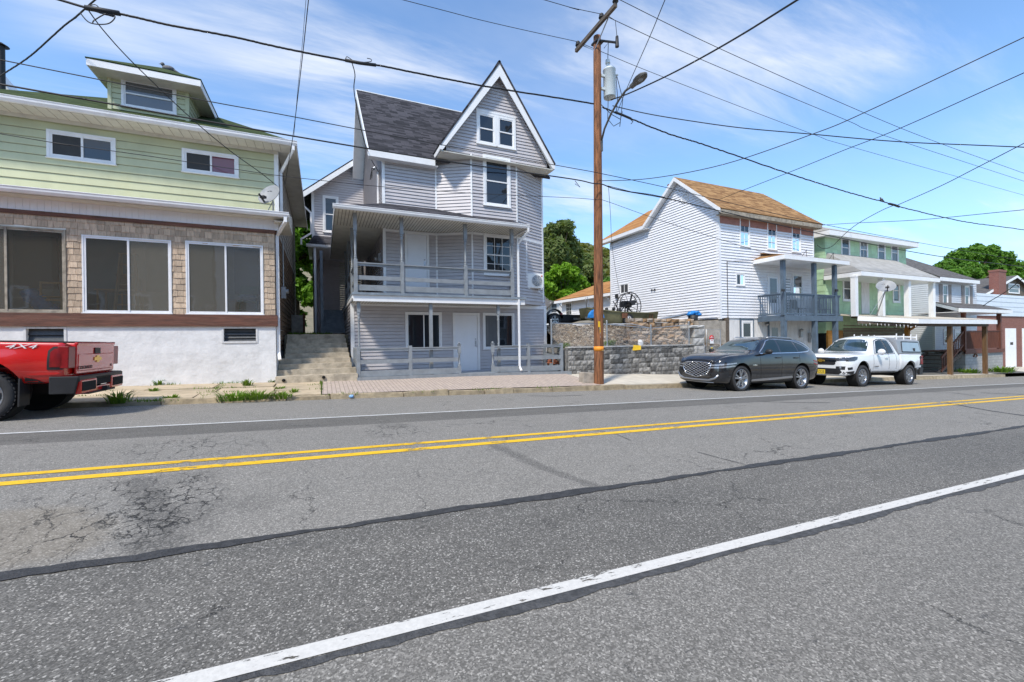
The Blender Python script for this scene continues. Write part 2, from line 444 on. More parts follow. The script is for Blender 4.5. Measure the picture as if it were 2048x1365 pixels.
M['asbestos'] = mat('green_shingle_board', (.42, .60, .38), .7, .10, 2, island=.10, dirt=.25, dirtcol=(.26, .40, .22))
M['peel'] = mat('peeling_white', (.68, .67, .66), .75, .10, 3, dirt=.6, dirtcol=(.30, .27, .24), stretch=(3, 3, .6))
M['block'] = mat('split_block', (.20, .193, .18), .9, .4, 7, bump=1., bs=16, island=.55)
M['cmu'] = brick_mat('concrete_block', (.42, .41, .38), (.36, .35, .33), (.25, .24, .22), .42, .2, .01)
M['stone'] = mat('field_stone', (.42, .25, .12), .9, .3, 6, bump=.9, bs=18, island=.35, isl2=(.30, .25, .20))
M['graystone'] = mat('granite_block', (.42, .41, .39), .9, .25, 6, bump=.8, bs=20, island=.18, dirt=.3, dirtcol=(.3, .2, .1))
M['rubblegnd'] = mat('rubble_bank_soil', (.14, .098, .058), .95, .35, 6, bump=1., bs=10, dirt=.4, dirtcol=(.10, .08, .05))
M['brick'] = brick_mat('red_brick', (.20, .055, .04), (.26, .085, .06), (.24, .2, .17), .21, .075, .01)
M['brownside'] = mat('brown_siding', (.14, .11, .075), .7, .15, 3)
M['paleblue'] = mat('pale_blue_siding', (.60, .66, .72), .5, .05, 2)
M['olive'] = mat('camouflage_hull', (.14, .13, .065), .6, .35, 1.6, dirt=.6, dirtcol=(.07, .075, .035))
M['blue'] = mat('blue_tarp', (.02, .22, .60), .4, .2, 6, bump=.6, bs=12)
M['rust'] = mat('rusty_iron', (.17, .07, .035), .85, .4, 14)
M['card'] = mat('cardboard', (.36, .23, .12), .8, .1, 4)
M['room'] = mat('porch_room_wall', (.78, .72, .62), .8, .1, 2)
M['pine'] = mat('pine_wood', (.62, .38, .17), .6, .15, 8)
M['greenplastic'] = mat('green_plastic', (.03, .13, .08), .5, .1)
M['cloth'] = mat('blue_cloth', (.20, .30, .46), .9, .2, 5)
M['dish'] = mat('dish_gray', (.27, .28, .29), .5, .05)
M['bird'] = mat('bird_gray', (.12, .12, .13), .7, .3, 20)
M['bark'] = mat('bark', (.09, .065, .045), .9, .3, 10, bump=.6, bs=30, stretch=(2, 2, .4))
M['leafmaple'] = leaf_mat('leaf_maple', (.10, .24, .02), (.20, .38, .04), (.06, .15, .015))
M['leafdark'] = leaf_mat('leaf_dark', (.09, .14, .035), (.20, .24, .08), (.12, .16, .05))
M['leafbright'] = leaf_mat('leaf_bright', (.12, .27, .012), (.24, .40, .03), (.09, .19, .01))
M['leafdeep'] = leaf_mat('leaf_deep', (.07, .17, .018), (.15, .30, .035), (.045, .12, .014))
M['leafhill'] = leaf_mat('leaf_hill', (.10, .14, .03), (.20, .20, .06), (.13, .10, .05))
M['grass'] = leaf_mat('grass_blade', (.08, .17, .015), (.17, .28, .03), (.10, .14, .02))
M['soil'] = mat('bare_ground', (.19, .16, .10), .95, .3, 1.2, bump=.5, bs=6, dirt=.7, dirtcol=(.07, .12, .025))
M['redpaint'] = paint('red_paint', (.56, .006, .004))
M['whitepaint'] = paint('white_paint', (.74, .75, .76))
M['graypaintcar'] = paint('dark_gray_paint', (.007, .008, .011), .16, .0)
M['carglass'] = glass_mat('car_glass', (.75, .88, .95), (.016, .030, .027), 0, ior=1.3, gain=.38)
M['sideglass'] = glass_mat('car_side_glass', (.85, .92, 1), (.02, .04, .055), 0, ior=1.36, gain=.8)
M['lamp'] = mat('headlamp_lens', (.30, .31, .33), .08, .3, 14, metal=.4, coat=1.)
M['lampdark'] = mat('dark_headlamp', (.06, .062, .068), .08, .4, 14, metal=.3, coat=1.)
M['tail'] = mat('tail_lens', (.22, .006, .008), .3, .25, 10)
M['gold'] = mat('gold_badge', (.72, .45, .08), .3, .05, metal=.8)
M['plate'] = mat('yellow_plate', (.80, .58, .05), .5, .05)
M['aluminium'] = mat('cap_aluminium', (.36, .37, .38), .45, .08, 4, metal=.5)
M['letter'] = mat('letter_white', (.8, .8, .8), .5, .02)
M['letterdark'] = mat('letter_dark', (.05, .05, .05), .5, .02)
M['sred'] = mat('sign_red', (.55, .02, .02), .5, .05)
M['shutter'] = mat('taupe_shutter', (.25, .21, .19), .6, .1)
M['amber'] = mat('amber_boards', (.36, .17, .03), .6, .2, 4, stretch=(.5, 1, 3))
M['flagbronze'] = mat('lamp_bronze', (.10, .095, .085), .5, .1)
M['acwhite'] = mat('ac_casing', (.85, .85, .83), .45, .04)
M['acgrille'] = mat('ac_grille', (.25, .28, .32), .5, .15, 30)
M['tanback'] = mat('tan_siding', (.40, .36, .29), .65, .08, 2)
M['darktan'] = mat('dark_tan_siding', (.22, .19, .15), .65, .08, 2)  # dark brown siding colour of the ground storey
M['beadgap'] = mat('bead_groove', (.27, .24, .20), .8, .1)
M['clay'] = mat('terracotta', (.30, .10, .05), .8, .2)
M['rubber'].node_tree
# ------------------------------------------------------------------ street profile
CRX = [(-40, -.5), (-8, -.15), (0, -.05), (2.2, 0), (5.6, .10), (8.6, .035), (11.9, -.03), (40, -.03)]
def lerp(tab, x):
    if x <= tab[0][0]: return tab[0][1]
    for (a, b), (c, d) in zip(tab, tab[1:]):
        if x <= c: return b + (d - b) * (x - a) / (c - a)
    return tab[-1][1]
GX = [(-150, 1.5), (-50, 1.3), (-30, .99), (120, -3.96), (400, -5), (3000, -6)]
def gx(X): return lerp(GX, X)
def roadz(X, Y): return gx(X) + lerp(CRX, Y)
def PR(x, y, dz=0):
    d = ray(x, y); lo, hi = .5, 400
    for _ in range(60):
        m = (lo + hi) / 2; p = CAM + d * m
        if p.z > roadz(p.x, p.y) + dz: lo = m
        else: hi = m
    return CAM + d * hi
CURBY = 11.9
def zs(X): return roadz(X, CURBY)
def zc(X): return zs(X) + lerp([(-6, .09), (1, .12), (5, .14), (30, .16)], X)
ZB = [(-20, .82), (-5, .345), (-1.3, .245), (4.7, .21), (8.6, .13), (11, .02), (15, -.2), (27, -.62), (40, -1.05), (60, -1.65), (120, -3.6)]
def zb(X): return lerp(ZB, X)
BACKY = 14.6
def walkz(X, Y): t = min(1, max(0, (Y - CURBY) / (BACKY - CURBY))); return zc(X) + (zb(X) - zc(X)) * t
# ------------------------------------------------------------------ road
def road_material():
    m = bpy.data.materials.new('asphalt'); m.use_nodes = True; t = NT(m.node_tree)
    co = t.n('ShaderNodeTexCoord').outputs['Object']
    s_ = t.n('ShaderNodeSeparateXYZ', {0: co}); Y = s_.outputs[1]
    flat = t.n('ShaderNodeCombineXYZ', {0: s_.outputs[0], 1: Y, 2: 0.}).outputs[0]
    wob = t.math('MULTIPLY', t.math('SUBTRACT', t.noise(flat, .8, 6, .65), .5), .16)
    yw = t.math('ADD', Y, wob)
    yl = t.math('ADD', Y, t.math('MULTIPLY', wob, .45))
    def step(a, v=yw, e=.015): return t.ramp(v, a - e, a + e)
    c = t.mix(step(2.10), (.190, .186, .178), (.132, .130, .125))
    c = t.mix(step(3.44), c, (.222, .217, .207))
    c = t.mix(step(7.50, yl), c, (.128, .126, .121))
    c = t.mix(step(8.50, yl), c, (.232, .227, .217))
    big = t.noise(t.vmap(flat, scale=(.35, 1.6, 1)), .8, 5, .6)
    c = t.mix(t.math('MULTIPLY', t.ramp(big, .35, .7), .22), c, (.26, .25, .235))
    # aggregate
    vo = t.n('ShaderNodeTexVoronoi', {'Vector': flat, 'Scale': 118., 'Randomness': 1.}, feature='F1')
    g = t.n('ShaderNodeSeparateColor', {0: vo.outputs['Color']}).outputs[0]
    k = t.math('ADD', t.math('MULTIPLY', t.math('POWER', g, 1.6), .75), .68)
    nearp = t.math('SUBTRACT', step(2.10), step(3.44))
    bright = t.math('MULTIPLY', t.math('GREATER_THAN', g, .93), t.math('ADD', .35, t.math('MULTIPLY', nearp, .75)))
    k = t.math('ADD', t.math('MULTIPLY', t.math('SUBTRACT', k, 1.), t.math('ADD', 1., t.math('MULTIPLY', t.math('SUBTRACT', 1., step(3.44)), .25))), 1.)
    k = t.math('ADD', k, bright)
    n2 = t.noise(flat, 26., 5, .7)
    k = t.math('MULTIPLY', k, t.math('ADD', .70, t.math('MULTIPLY', n2, .6)))
    c = t.mix(1., c, t.n('ShaderNodeCombineXYZ', {0: k, 1: k, 2: k}).outputs[0], 'MULTIPLY')
    mo = t.math('ADD', .84, t.math('MULTIPLY', t.noise(t.vmap(flat, scale=(.7, 1.5, 1)), 2.6, 7, .72), .32))
    c = t.mix(1., c, t.n('ShaderNodeCombineXYZ', {0: t.math('MULTIPLY', mo, 1.035), 1: mo, 2: t.math('MULTIPLY', mo, .935)}).outputs[0], 'MULTIPLY')
    # dark pocks
    po = t.math('MULTIPLY', t.ramp(t.noise(t.vmap(flat, scale=(2.2, 6., 1)), 1.6, 6, .7), .63, .68), .7)
    c = t.mix(po, c, (.06, .06, .06))
    # stains and cracks
    def spot(cx, cy, rx, ry, nz=.9, sc_=2.5):
        d = t.n('ShaderNodeVectorMath', {0: t.vmap(flat, loc=(-cx / rx, -cy / ry, 0), scale=(1 / rx, 1 / ry, 1))}, operation='LENGTH').outputs['Value']
        d = t.math('ADD', d, t.math('MULTIPLY', t.math('SUBTRACT', t.noise(flat, sc_, 6, .7), .5), nz))
        return t.ramp(d, 1.05, .55)
    stain = t.math('MAXIMUM', spot(-.95, 3.95, .36, .60), spot(-1.28, 5.05, .42, .22, 1.1, 5))
    stain = t.math('MAXIMUM', stain, spot(-.55, 4.15, .26, .25))
    stain = t.math('MULTIPLY', stain, t.math('ADD', .35, t.math('MULTIPLY', t.ramp(t.noise(flat, 30., 4, .7), .3, .65), .5)))
    def seg(a, b, wd, nz=.9, sc_=6.):
        ax, ay = a; bx, by = b; L = sqrt((bx - ax) ** 2 + (by - ay) ** 2); ang = atan2(by - ay, bx - ax)
        q = t.n('ShaderNodeVectorRotate', {'Vector': flat, 'Center': (ax, ay, 0), 'Angle': -ang}, rotation_type='Z_AXIS').outputs[0]
        q = t.n('ShaderNodeSeparateXYZ', {0: q}); u = t.math('SUBTRACT', q.outputs[0], ax); v_ = t.math('SUBTRACT', q.outputs[1], ay)
        du = t.math('MAXIMUM', t.math('SUBTRACT', t.math('ABSOLUTE', t.math('SUBTRACT', u, L / 2)), L / 2), 0.)
        d = t.math('DIVIDE', t.math('SQRT', t.math('ADD', t.math('MULTIPLY', du, du), t.math('MULTIPLY', v_, v_))), wd)
        d = t.math('ADD', d, t.math('MULTIPLY', t.math('SUBTRACT', t.noise(flat, sc_, 7, .72), .5), nz * 2))
        return t.ramp(d, 1.1, .3)
    pA, pB, pC = PR(990, 892), PR(1092, 938), PR(1195, 975)
    sm = t.math('MAXIMUM', seg(pA[:2], pB[:2], .12), seg(pB[:2], pC[:2], .09))
    sA, sB, sC = PR(285, 962), PR(322, 1040), PR(318, 1105)
    stain = t.math('MAXIMUM', t.math('MULTIPLY', stain, .55), t.math('MAXIMUM', t.math('MULTIPLY', seg(sA[:2], sB[:2], .17, 1.7, 4.), .8), t.math('MULTIPLY', seg(sB[:2], sC[:2], .19, 1.7, 4.), .85)))
    stain = t.math('MAXIMUM', stain, t.math('MULTIPLY', sm, .75))
    stain = t.math('MAXIMUM', stain, t.math('MULTIPLY', spot(1.62, 2.92, .07, .12, .5, 6), .55))
    stain = t.math('MAXIMUM', stain, t.math('MULTIPLY', spot(1.05, 7.2, .35, .35, 1.2, 4), .45))
    stain = t.math('MULTIPLY', stain, t.math('ADD', .18, t.math('MULTIPLY', t.ramp(t.noise(flat, 38., 6, .8), .42, .58), .62)))
    c = t.mix(stain, c, (.035, .035, .035))
    tan = t.math('MULTIPLY', t.math('MAXIMUM', spot(-1.8, 3.9, .5, .5), spot(-2.1, 4.3, .5, .4)), .28)
    c = t.mix(tan, c, (.24, .19, .12))
    dv = t.n('ShaderNodeVectorMath', {0: flat, 1: t.n('ShaderNodeVectorMath', {0: t.noise(flat, 5., 5, .7, 1), 3: .22}, operation='SCALE').outputs[0]}, operation='ADD').outputs[0]
    ve = t.n('ShaderNodeTexVoronoi', {'Vector': t.vmap(dv, scale=(1.9, .62, 1)), 'Scale': 3.2}, feature='DISTANCE_TO_EDGE').outputs['Distance']
    ve2 = t.n('ShaderNodeTexVoronoi', {'Vector': dv, 'Scale': 7.}, feature='DISTANCE_TO_EDGE').outputs['Distance']
    cr = t.ramp(ve, .019, .006)
    cr = t.math('MULTIPLY', cr, t.math('MAXIMUM', spot(-1.45, 4.4, .75, 1.1, .9, 2), t.math('MAXIMUM', spot(1.05, 6.7, .55, .8, .8, 2), spot(-1.5, 6.5, .8, .9, .8, 2))))
    cr2 = t.math('MULTIPLY', t.ramp(ve2, .05, .015), spot(-1.15, 4.3, .42, .85, .9, 2))
    cr = t.math('MAXIMUM', cr, cr2)
    dv3 = t.n('ShaderNodeVectorMath', {0: flat, 1: t.n('ShaderNodeVectorMath', {0: t.noise(flat, 2.2, 6, .75, 1), 3: .5}, operation='SCALE').outputs[0]}, operation='ADD').outputs[0]
    ve3 = t.n('ShaderNodeTexVoronoi', {'Vector': t.vmap(dv3, scale=(1., .7, 1)), 'Scale': .75}, feature='DISTANCE_TO_EDGE').outputs['Distance']
    cr = t.math('MAXIMUM', cr, t.math('MULTIPLY', t.math('MULTIPLY', t.ramp(ve3, .006, .002), t.ramp(t.noise(t.vmap(flat, loc=(9, 4, 0)), .8, 3), .5, .62)), .7))
    cr = t.math('MULTIPLY', cr, t.ramp(t.noise(flat, 9., 3), .38, .5))
    c = t.mix(t.math('MULTIPLY', cr, .9), c, (.022, .022, .022))
    h = t.math('SUBTRACT', t.math('MULTIPLY', g, .5), t.math('MULTIPLY', cr, 2.))
    bp = t.n('ShaderNodeBump', {'Height': h, 'Strength': .75, 'Distance': .008}).outputs[0]
    b = t.n('ShaderNodeBsdfPrincipled', {'Base Color': c, 'Roughness': .86, 'Specular IOR Level': .3, 'Normal': bp})
    t.t.links.new(b.outputs[0], t.n('ShaderNodeOutputMaterial').inputs[0])
    return m


def worn_paint(name, col, wear, spots=()):
    m = bpy.data.materials.new(name); m.use_nodes = True; t = NT(m.node_tree)
    co = t.n('ShaderNodeTexCoord').outputs['Object']
    n1 = t.noise(t.vmap(co, scale=(.6, 2.5, 1)), 14., 7, .7)
    big = t.noise(co, .7, 3)
    th = t.math('ADD', wear, t.math('MULTIPLY', t.math('SUBTRACT', big, .5), -.22))
    for cx, w_ in spots:
        d = t.math('ABSOLUTE', t.math('SUBTRACT', t.n('ShaderNodeSeparateXYZ', {0: co}).outputs[0], cx))
        th = t.math('ADD', th, t.math('MULTIPLY', t.ramp(d, w_, w_ * .3), .085))
    fac = t.ramp(t.math('SUBTRACT', th, n1), 0, .025)
    c = t.mix(t.ramp(t.noise(co, 45., 5), .3, .75), tuple(x * .86 for x in col), col)
    c = t.mix(t.math('MULTIPLY', t.ramp(t.noise(co, 120., 3), .60, .72), .35), c, (.25, .24, .2))
    b = t.n('ShaderNodeBsdfPrincipled', {'Base Color': c, 'Roughness': .7}).outputs[0]
    tr = t.n('ShaderNodeBsdfTransparent').outputs[0]
    mx = t.n('ShaderNodeMixShader', {0: fac, 1: b, 2: tr}).outputs[0]
    t.t.links.new(mx, t.n('ShaderNodeOutputMaterial').inputs[0])
    return m


def gridsheet(mb, xs, ys, zf, sm=True):
    vs = [(x, y, zf(x, y)) for y in ys for x in xs]; n = len(xs)
    mb.add(vs, [(j * n + i, j * n + i + 1, (j + 1) * n + i + 1, (j + 1) * n + i) for j in range(len(ys) - 1) for i in range(n - 1)], sm)


def rng(a, b, s):
    n = max(1, int(round((b - a) / s))); return [a + (b - a) * i / n for i in range(n + 1)]


XS = rng(-60, -20, 8) + rng(-19, 60, 1.0) + rng(64, 300, 12)
mb = MB(); gridsheet(mb, XS, [-8, -4, 0, 1, 2.2, 3.4, 4.5, 5.6, 7, 8.6, 10, 11.95], roadz)
struct(mb, 'road', road_material())
def strip(mb, y0, y1, dz, x0=-60, x1=200, st=2.0, wob=None):
    xs = rng(x0, x1, st)
    a = []; b = []
    for x in xs:
        w0 = wob(x, 0) if wob else 0; w1 = wob(x, 1) if wob else 0
        a.append((x, y0 + w0, roadz(x, y0) + dz)); b.append((x, y1 + w1, roadz(x, y1) + dz))
    n = len(xs); mb.add(a + b, [(i, i + 1, n + i + 1, n + i) for i in range(n - 1)])
mb = MB(); strip(mb, 2.105, 2.197, .005)
struct(mb, 'edge_line', worn_paint('white_road_paint', (.64, .62, .575), .40))
mb = MB(); strip(mb, 8.505, 8.595, .005)
struct(mb, 'edge_line', worn_paint('white_road_paint_far', (.64, .64, .62), .41))
mb = MB(); strip(mb, 5.30, 5.425, .005); strip(mb, 5.595, 5.72, .005)
struct(mb, 'centre_line', worn_paint('yellow_road_paint', (.84, .50, .012), .385, ((-1.15, .6), (1.05, .3), (2.2, .2), (15.2, 1.6), (5.2, .5))))
NS = lambda x, k, f: (sin(x * f + k) + .6 * sin(x * f * 2.7 + k * 2.1) + .4 * sin(x * f * 6.1 + k * 3.3)) / 2
M['tar'] = mat('crack_sealant', (.040, .040, .041), .7, .35, 18, bump=.8, bs=70, dirt=.55, dirtcol=(.10, .10, .10))
mb = MB(); strip(mb, 3.375, 3.465, .006, -14, 60, .06, lambda x, e: .034 * NS(x, 1 + e * 4, 1.7) + .010 * sin(x * 23 + e * 2) * sin(x * 7.3))
struct(mb, 'crack_sealant', M['tar'])
M['seam'] = mat('asphalt_seam', (.070, .070, .071), .85, .35, 20, bump=.9, bs=60, dirt=.6, dirtcol=(.14, .14, .14))
mb = MB(); strip(mb, 2.045, 2.102, .004, -8, 60, .05, lambda x, e: (.024 * NS(x, 2 + e * 3, 2.3) + .009 * sin(x * 29) * sin(x * 11 + 1)) * (1 if e == 0 else .2))
struct(mb, 'asphalt_seam', M['seam'])
mb = MB()
for pts, w_ in (([(1893, 806), (1935, 814), (1985, 823), (2048, 832), (2140, 846)], .10), ([(1960, 786), (2010, 788), (2048, 790)], .12), ([(1520, 804), (1600, 806), (1660, 806)], .05),
               ([(1055, 792), (1110, 793), (1165, 791)], .05), ([(1395, 905), (1440, 917), (1490, 930)], .012), ([(1195, 862), (1235, 870), (1262, 882)], .012), ([(1850, 784), (1905, 786), (1950, 792)], .04)):
    P = [PR(*p) for p in pts]; q = []
    for i in range(len(P) - 1):
        for k in range(6): q.append(P[i].lerp(P[i + 1], k / 6))
    q.append(P[-1]); L = []; Rr = []
    for i, p in enumerate(q):
        d = (q[min(i + 1, len(q) - 1)] - q[max(i - 1, 0)]); d.z = 0; d.normalize(); nn = V((-d.y, d.x, 0)); ww = w_ * (.6 + .7 * R.random()) / 2
        for sgn, lst in ((1, L), (-1, Rr)):
            a = p + nn * ww * sgn; lst.append((a.x, a.y, roadz(a.x, a.y) + .0045))
    n = len(q); mb.add(L + Rr, [(i, n + i, n + i + 1, i + 1) for i in range(n - 1)])
struct(mb, 'road_crack', M['tar'])

# ------------------------------------------------------------------ pavements, kerb
PB0, PB1 = XY(642, 12.9), 8.75
mb = MB(); gridsheet(mb, rng(-30, PB0, 1), [CURBY + .16, 13.2, BACKY + .5], lambda x, y: walkz(x, y) - .035); struct(mb, 'pavement_bed', M['joint'])
mb = MB()
rows = [(12.1, 12.92), (12.95, 13.72), (13.75, 15.0)]
for r, (ya, yb) in enumerate(rows):
    x = -24 + R.random()
    while x < PB0 - .05:
        L = R.uniform(1.3, 2.3); xe = min(x + L, PB0)
        t1 = R.uniform(-.012, .012); t2 = R.uniform(-.012, .012); g = .02
        P = [(x + g, ya, walkz(x, ya) + t1), (xe - g, ya, walkz(xe, ya) + t2), (xe - g, yb, walkz(xe, yb) + t1), (x + g, yb, walkz(x, yb) + t2)]
        mb.hexa([(a, b, c - .08) for a, b, c in P] + P); x = xe
struct(mb, 'sidewalk', M['slab'])
mb = MB(); gridsheet(mb, rng(PB0 + .01, PB1, .6), [CURBY + .2, 12.8, 13.6, BACKY + .3], lambda x, y: walkz(x, y) - .004 + .006 * NS(x * 1.5 + y, 1, 1.3)); struct(mb, 'brick_pavement', M['paver'])
mb = MB()
x = PB1
for xe in (10.4, 12.3, 14.2, 16.1, 18, 20, 22, 24, 26, 28):
    P = [(x + .008, 12.12, walkz(x, 12.1)), (xe - .008, 12.12, walkz(xe, 12.1)), (xe - .008, 15.3, walkz(xe, 14.6)), (x + .008, 15.3, walkz(x, 14.6))]
    mb.hexa([(a, b, c - .1) for a, b, c in P] + P); x = xe
struct(mb, 'concrete_pavement', M['conclight'])
M['walkdark'] = mat('old_asphalt_walk', (.12, .115, .105), .9, .25, 3, bump=.5, bs=40, dirt=.5, dirtcol=(.2, .17, .12))
mb = MB(); gridsheet(mb, rng(28, 46, 1), [12.4, 13.2, 14.6, 18], lambda x, y: walkz(x, y) - .002); struct(mb, 'asphalt_pavement', M['walkdark'])
mb = MB(); gridsheet(mb, rng(28, 39, 1), [12.1, 12.395], lambda x, y: walkz(x, y) + .006); gridsheet(mb, rng(46, 110, 2), [12.1, 20], lambda x, y: walkz(x, y)); struct(mb, 'concrete_pavement', M['conclight'])
mb = MB(); x = -30.
while x < 110:
    L = R.uniform(.8, 2.0) if x < 9 else 3.0; xe = x + L; j = .035 if x < 9 else .008
    a = [R.uniform(-j, j) for _ in range(4)]; z0 = zs(x) - .3; z1 = zs(xe) - .3
    if 38.2 < x < 45: x = xe; continue
    n = 5; top = []; bot = []; back = []
    for i in range(n + 1):
        xx = x + .012 + (L - .024) * i / n; jj = R.uniform(-j, j) * .6
        zt = zc(xx) + a[0] * (1 - i / n) + a[1] * i / n + (R.uniform(-j, j) * .3)
        top.append((xx, CURBY + .03 + jj, zt)); bot.append((xx, CURBY + jj * .5, zs(xx) - .3)); back.append((xx, CURBY + .215 if x < 9 else CURBY + .2, max(zt, zc(xx) - .01)))
    m_ = n + 1
    mb.add(bot + top + back, [(i, i + 1, m_ + i + 1, m_ + i) for i in range(n)] + [(m_ + i, m_ + i + 1, 2 * m_ + i + 1, 2 * m_ + i) for i in range(n)])
    mb.quad(bot[0], top[0], back[0]); mb.quad(bot[-1], back[-1], top[-1]); x = xe
struct(mb, 'kerb', M['curb'])

# ------------------------------------------------------------------ terrain behind the houses, hill, land on the near side
def landz(X, Y):
    if Y < 17: return zb(X) - .45
    lot = lerp([(-30, 2.2), (-9, 1.85), (8.5, 1.75), (10, 2.1), (17, 2.15), (20, .6), (27, .3), (45, -.6), (90, -2.4)], X)
    t = min(1, (Y - 17) / 1.0); z = (zb(X) - .45) * (1 - t) + (lot - .06) * t
    if Y > 24: z += (Y - 24) * .035
    if Y > 70: z += 62 * (1 / (1 + math.exp(-(Y - 175 - .12 * X + 25 * sin(X * .011)) / 32)) - .037) * (1 + .12 * sin(X * .013 + 1))
    return z
mb = MB()
gx_ = rng(-400, -40, 24) + rng(-34, 60, 2) + rng(70, 700, 30)
gridsheet(mb, gx_, [12.6, 14, 16.99, 17.5, 18, 20, 24, 30, 38, 48, 60] + rng(75, 420, 12) + [600, 1200, 2600], landz)
struct(mb, 'ground', M['soil'])
mb = MB(); gridsheet(mb, XS, [-8.0, -7.98, -14], lambda x, y: roadz(x, -8) + (.0 if y > -7.99 else .13)); struct(mb, 'concrete_pavement', M['conclight'])
mb = MB(); gridsheet(mb, rng(-400, 700, 50), [-14, -40, -200, -1500], lambda x, y: gx(x) - .1); struct(mb, 'ground', M['soil'])
# ------------------------------------------------------------------ helpers for buildings
def uvize(o):
    me = o.data; uvl = me.uv_layers.new(name='uv'); W = o.location
    for p in me.polygons:
        n = p.normal; h = V((0, 0, 1)).cross(n)
        h = h.normalized() if h.length > .05 else V((1, 0, 0))
        s_ = n.cross(h)
        for li in p.loop_indices:
            c = me.vertices[me.loops[li].vertex_index].co
            uvl.data[li].uv = (c.dot(h), c.dot(s_))
    return o


def slab(mb, poly, th):
    """roof plane with thickness, th below the plane"""
    p = [V(q) for q in poly]; n = (p[1] - p[0]).cross(p[2] - p[0]).normalized()
    if n.z < 0: n = -n
    mb.prism(p, -n * th)


def gutter(mb, p0, p1, w=.13, h=.12, out=(0, -1, 0)):
    """open trough along an eave"""
    p0 = V(p0); p1 = V(p1); o = V(out); u = V((0, 0, 1))
    prof = [(0, h), (0, 0), (w * .55, 0), (w * .85, h * .45), (w * .88, h * .75), (w, h), (w * .9, h + .012), (w * .84, h - .01), (w * .76, h * .5), (w * .5, .012), (.012, .012), (.012, h)]
    a = [p0 + o * x + u * z for x, z in prof]; b = [p1 + o * x + u * z for x, z in prof]; n = len(prof)
    mb.add(a + b, [(i, (i + 1) % n, n + (i + 1) % n, n + i) for i in range(n)] + [tuple(range(n)), tuple(range(n, 2 * n))])


def pipe(mb, pts, w=.07):
    for a, b in zip(pts, pts[1:]):
        a = V(a); b = V(b); d = (b - a).normalized() * w * .3
        up = (0, 1, 0) if abs((b - a).normalized().z) > .5 else (0, 0, 1)
        mb.beam(a - d, b + d, w, w * .8, up)


def window(par, fr, u0, u1, z0, z1, style='hung', trim=.09, proud=.045, fm='white', gm='glass', gm2=None, grid=(0, 0), sash=.045, head=0., sill=.03, tm=None, rec=.0):
    """trim + sash as one mesh, each pane a child; (u0..z1) is the outside of the trim"""
    mb = MB(); B = lambda *a: fr.box(mb, *a)
    B(u0, u0 + trim, .0, proud, z0, z1); B(u1 - trim, u1, .0, proud, z0, z1)
    B(u0 + trim, u1 - trim, .0, proud - .002, z1 - trim - head, z1); B(u0 + trim, u1 - trim, .0, proud - .002, z0, z0 + trim * .7)
    if head: B(u0 - .03, u1 + .03, .0, proud + .03, z1, z1 + .04)
    if sill: B(u0 - .02, u1 + .02, .0, proud + sill, z0 - .03, z0 - .001)
    iu0, iu1, iz0, iz1 = u0 + trim, u1 - trim, z0 + trim * .7, z1 - trim - head; s = sash; pp = proud - .012
    panes = []
    if style == 'hung':
        zm = (iz0 + iz1) / 2
        for (a, b, pn) in ((iz0, zm + s / 2, pp - .012), (zm - s / 2 + .001, iz1, pp)):
            B(iu0, iu0 + s, .0, pn, a, b); B(iu1 - s, iu1, .0, pn, a, b); B(iu0 + s, iu1 - s, .0, pn - .002, a, a + s); B(iu0 + s, iu1 - s, .0, pn - .002, b - s, b)
            panes.append((iu0 + s, iu1 - s, a + s, b - s, pn))
    elif style == 'slider':
        um = (iu0 + iu1) / 2
        for (a, b, pn) in ((iu0, um + s / 2, pp), (um - s / 2 + .001, iu1, pp - .012)):
            B(a, a + s, .0, pn, iz0, iz1); B(b - s, b, .0, pn, iz0, iz1); B(a + s, b - s, .0, pn - .002, iz0, iz0 + s); B(a + s, b - s, .0, pn - .002, iz1 - s, iz1)
            panes.append((a + s, b - s, iz0 + s, iz1 - s, pn))
    else: panes.append((iu0, iu1, iz0, iz1, pp))
    gx_, gz_ = grid; mt = .018
    for a, b, c, d, pn in panes:
        for i in range(1, gx_ + 1): x = a + (b - a) * i / (gx_ + 1); B(x - mt / 2, x + mt / 2, .0, pn - .004, c, d)
        for i in range(1, gz_ + 1): x = c + (d - c) * i / (gz_ + 1); B(a, b, .0, pn - .005, x - mt / 2, x + mt / 2)
    w_ = mb.build('window', M[fm], par)
    for k, (a, b, c, d, pn) in enumerate(panes):
        mb = MB(); fr.box(mb, a, b, .004, pn - .018, c, d); mb.build('pane', M[(gm2 or gm) if k else gm], w_)
    return w_


def rY(fr_Y, x0, y0, x1, y1): return rectY(x0, y0, x1, y1, fr_Y)


# ================================================================== pale green house on the left
GX1 = -1.30; GX0 = -8.6; GY = 14.8; UY = 16.1; GB = 26.
gh = thing('house', 'pale green house with glazed shingled sun porch, green hip roof and dormer', 'house', (-4.9, GY, .3))
z_found, z_board, z_sh, z_trim, z_gut = 1.95, 2.29, 4.78, 4.88, 5.19
fr = FY(GY)
LW = rectY(47, 653, 134, 712, GY); RW = rectY(443, 654, 516, 686, GY)
mb = MB()
xs_ = [GX0, LW[0], LW[1], RW[0], RW[1], GX1]
fr.box(mb, GX0, LW[0], -.25, 0, -.3, z_found); fr.box(mb, LW[1], RW[0], -.25, 0, -.3, z_found); fr.box(mb, RW[1], GX1, -.25, 0, -.3, z_found)
fr.box(mb, LW[0], LW[1], -.25, 0, -.3, LW[2]); fr.box(mb, RW[0], RW[1], -.25, 0, -.3, RW[2]); fr.box(mb, RW[0], RW[1], -.25, 0, RW[3], z_found)
mb.box(GX1 - .25, GX1 - .001, GY + .25, GY + 3.2, -.3, z_found)
mb.build('foundation', M['stucco'], gh)
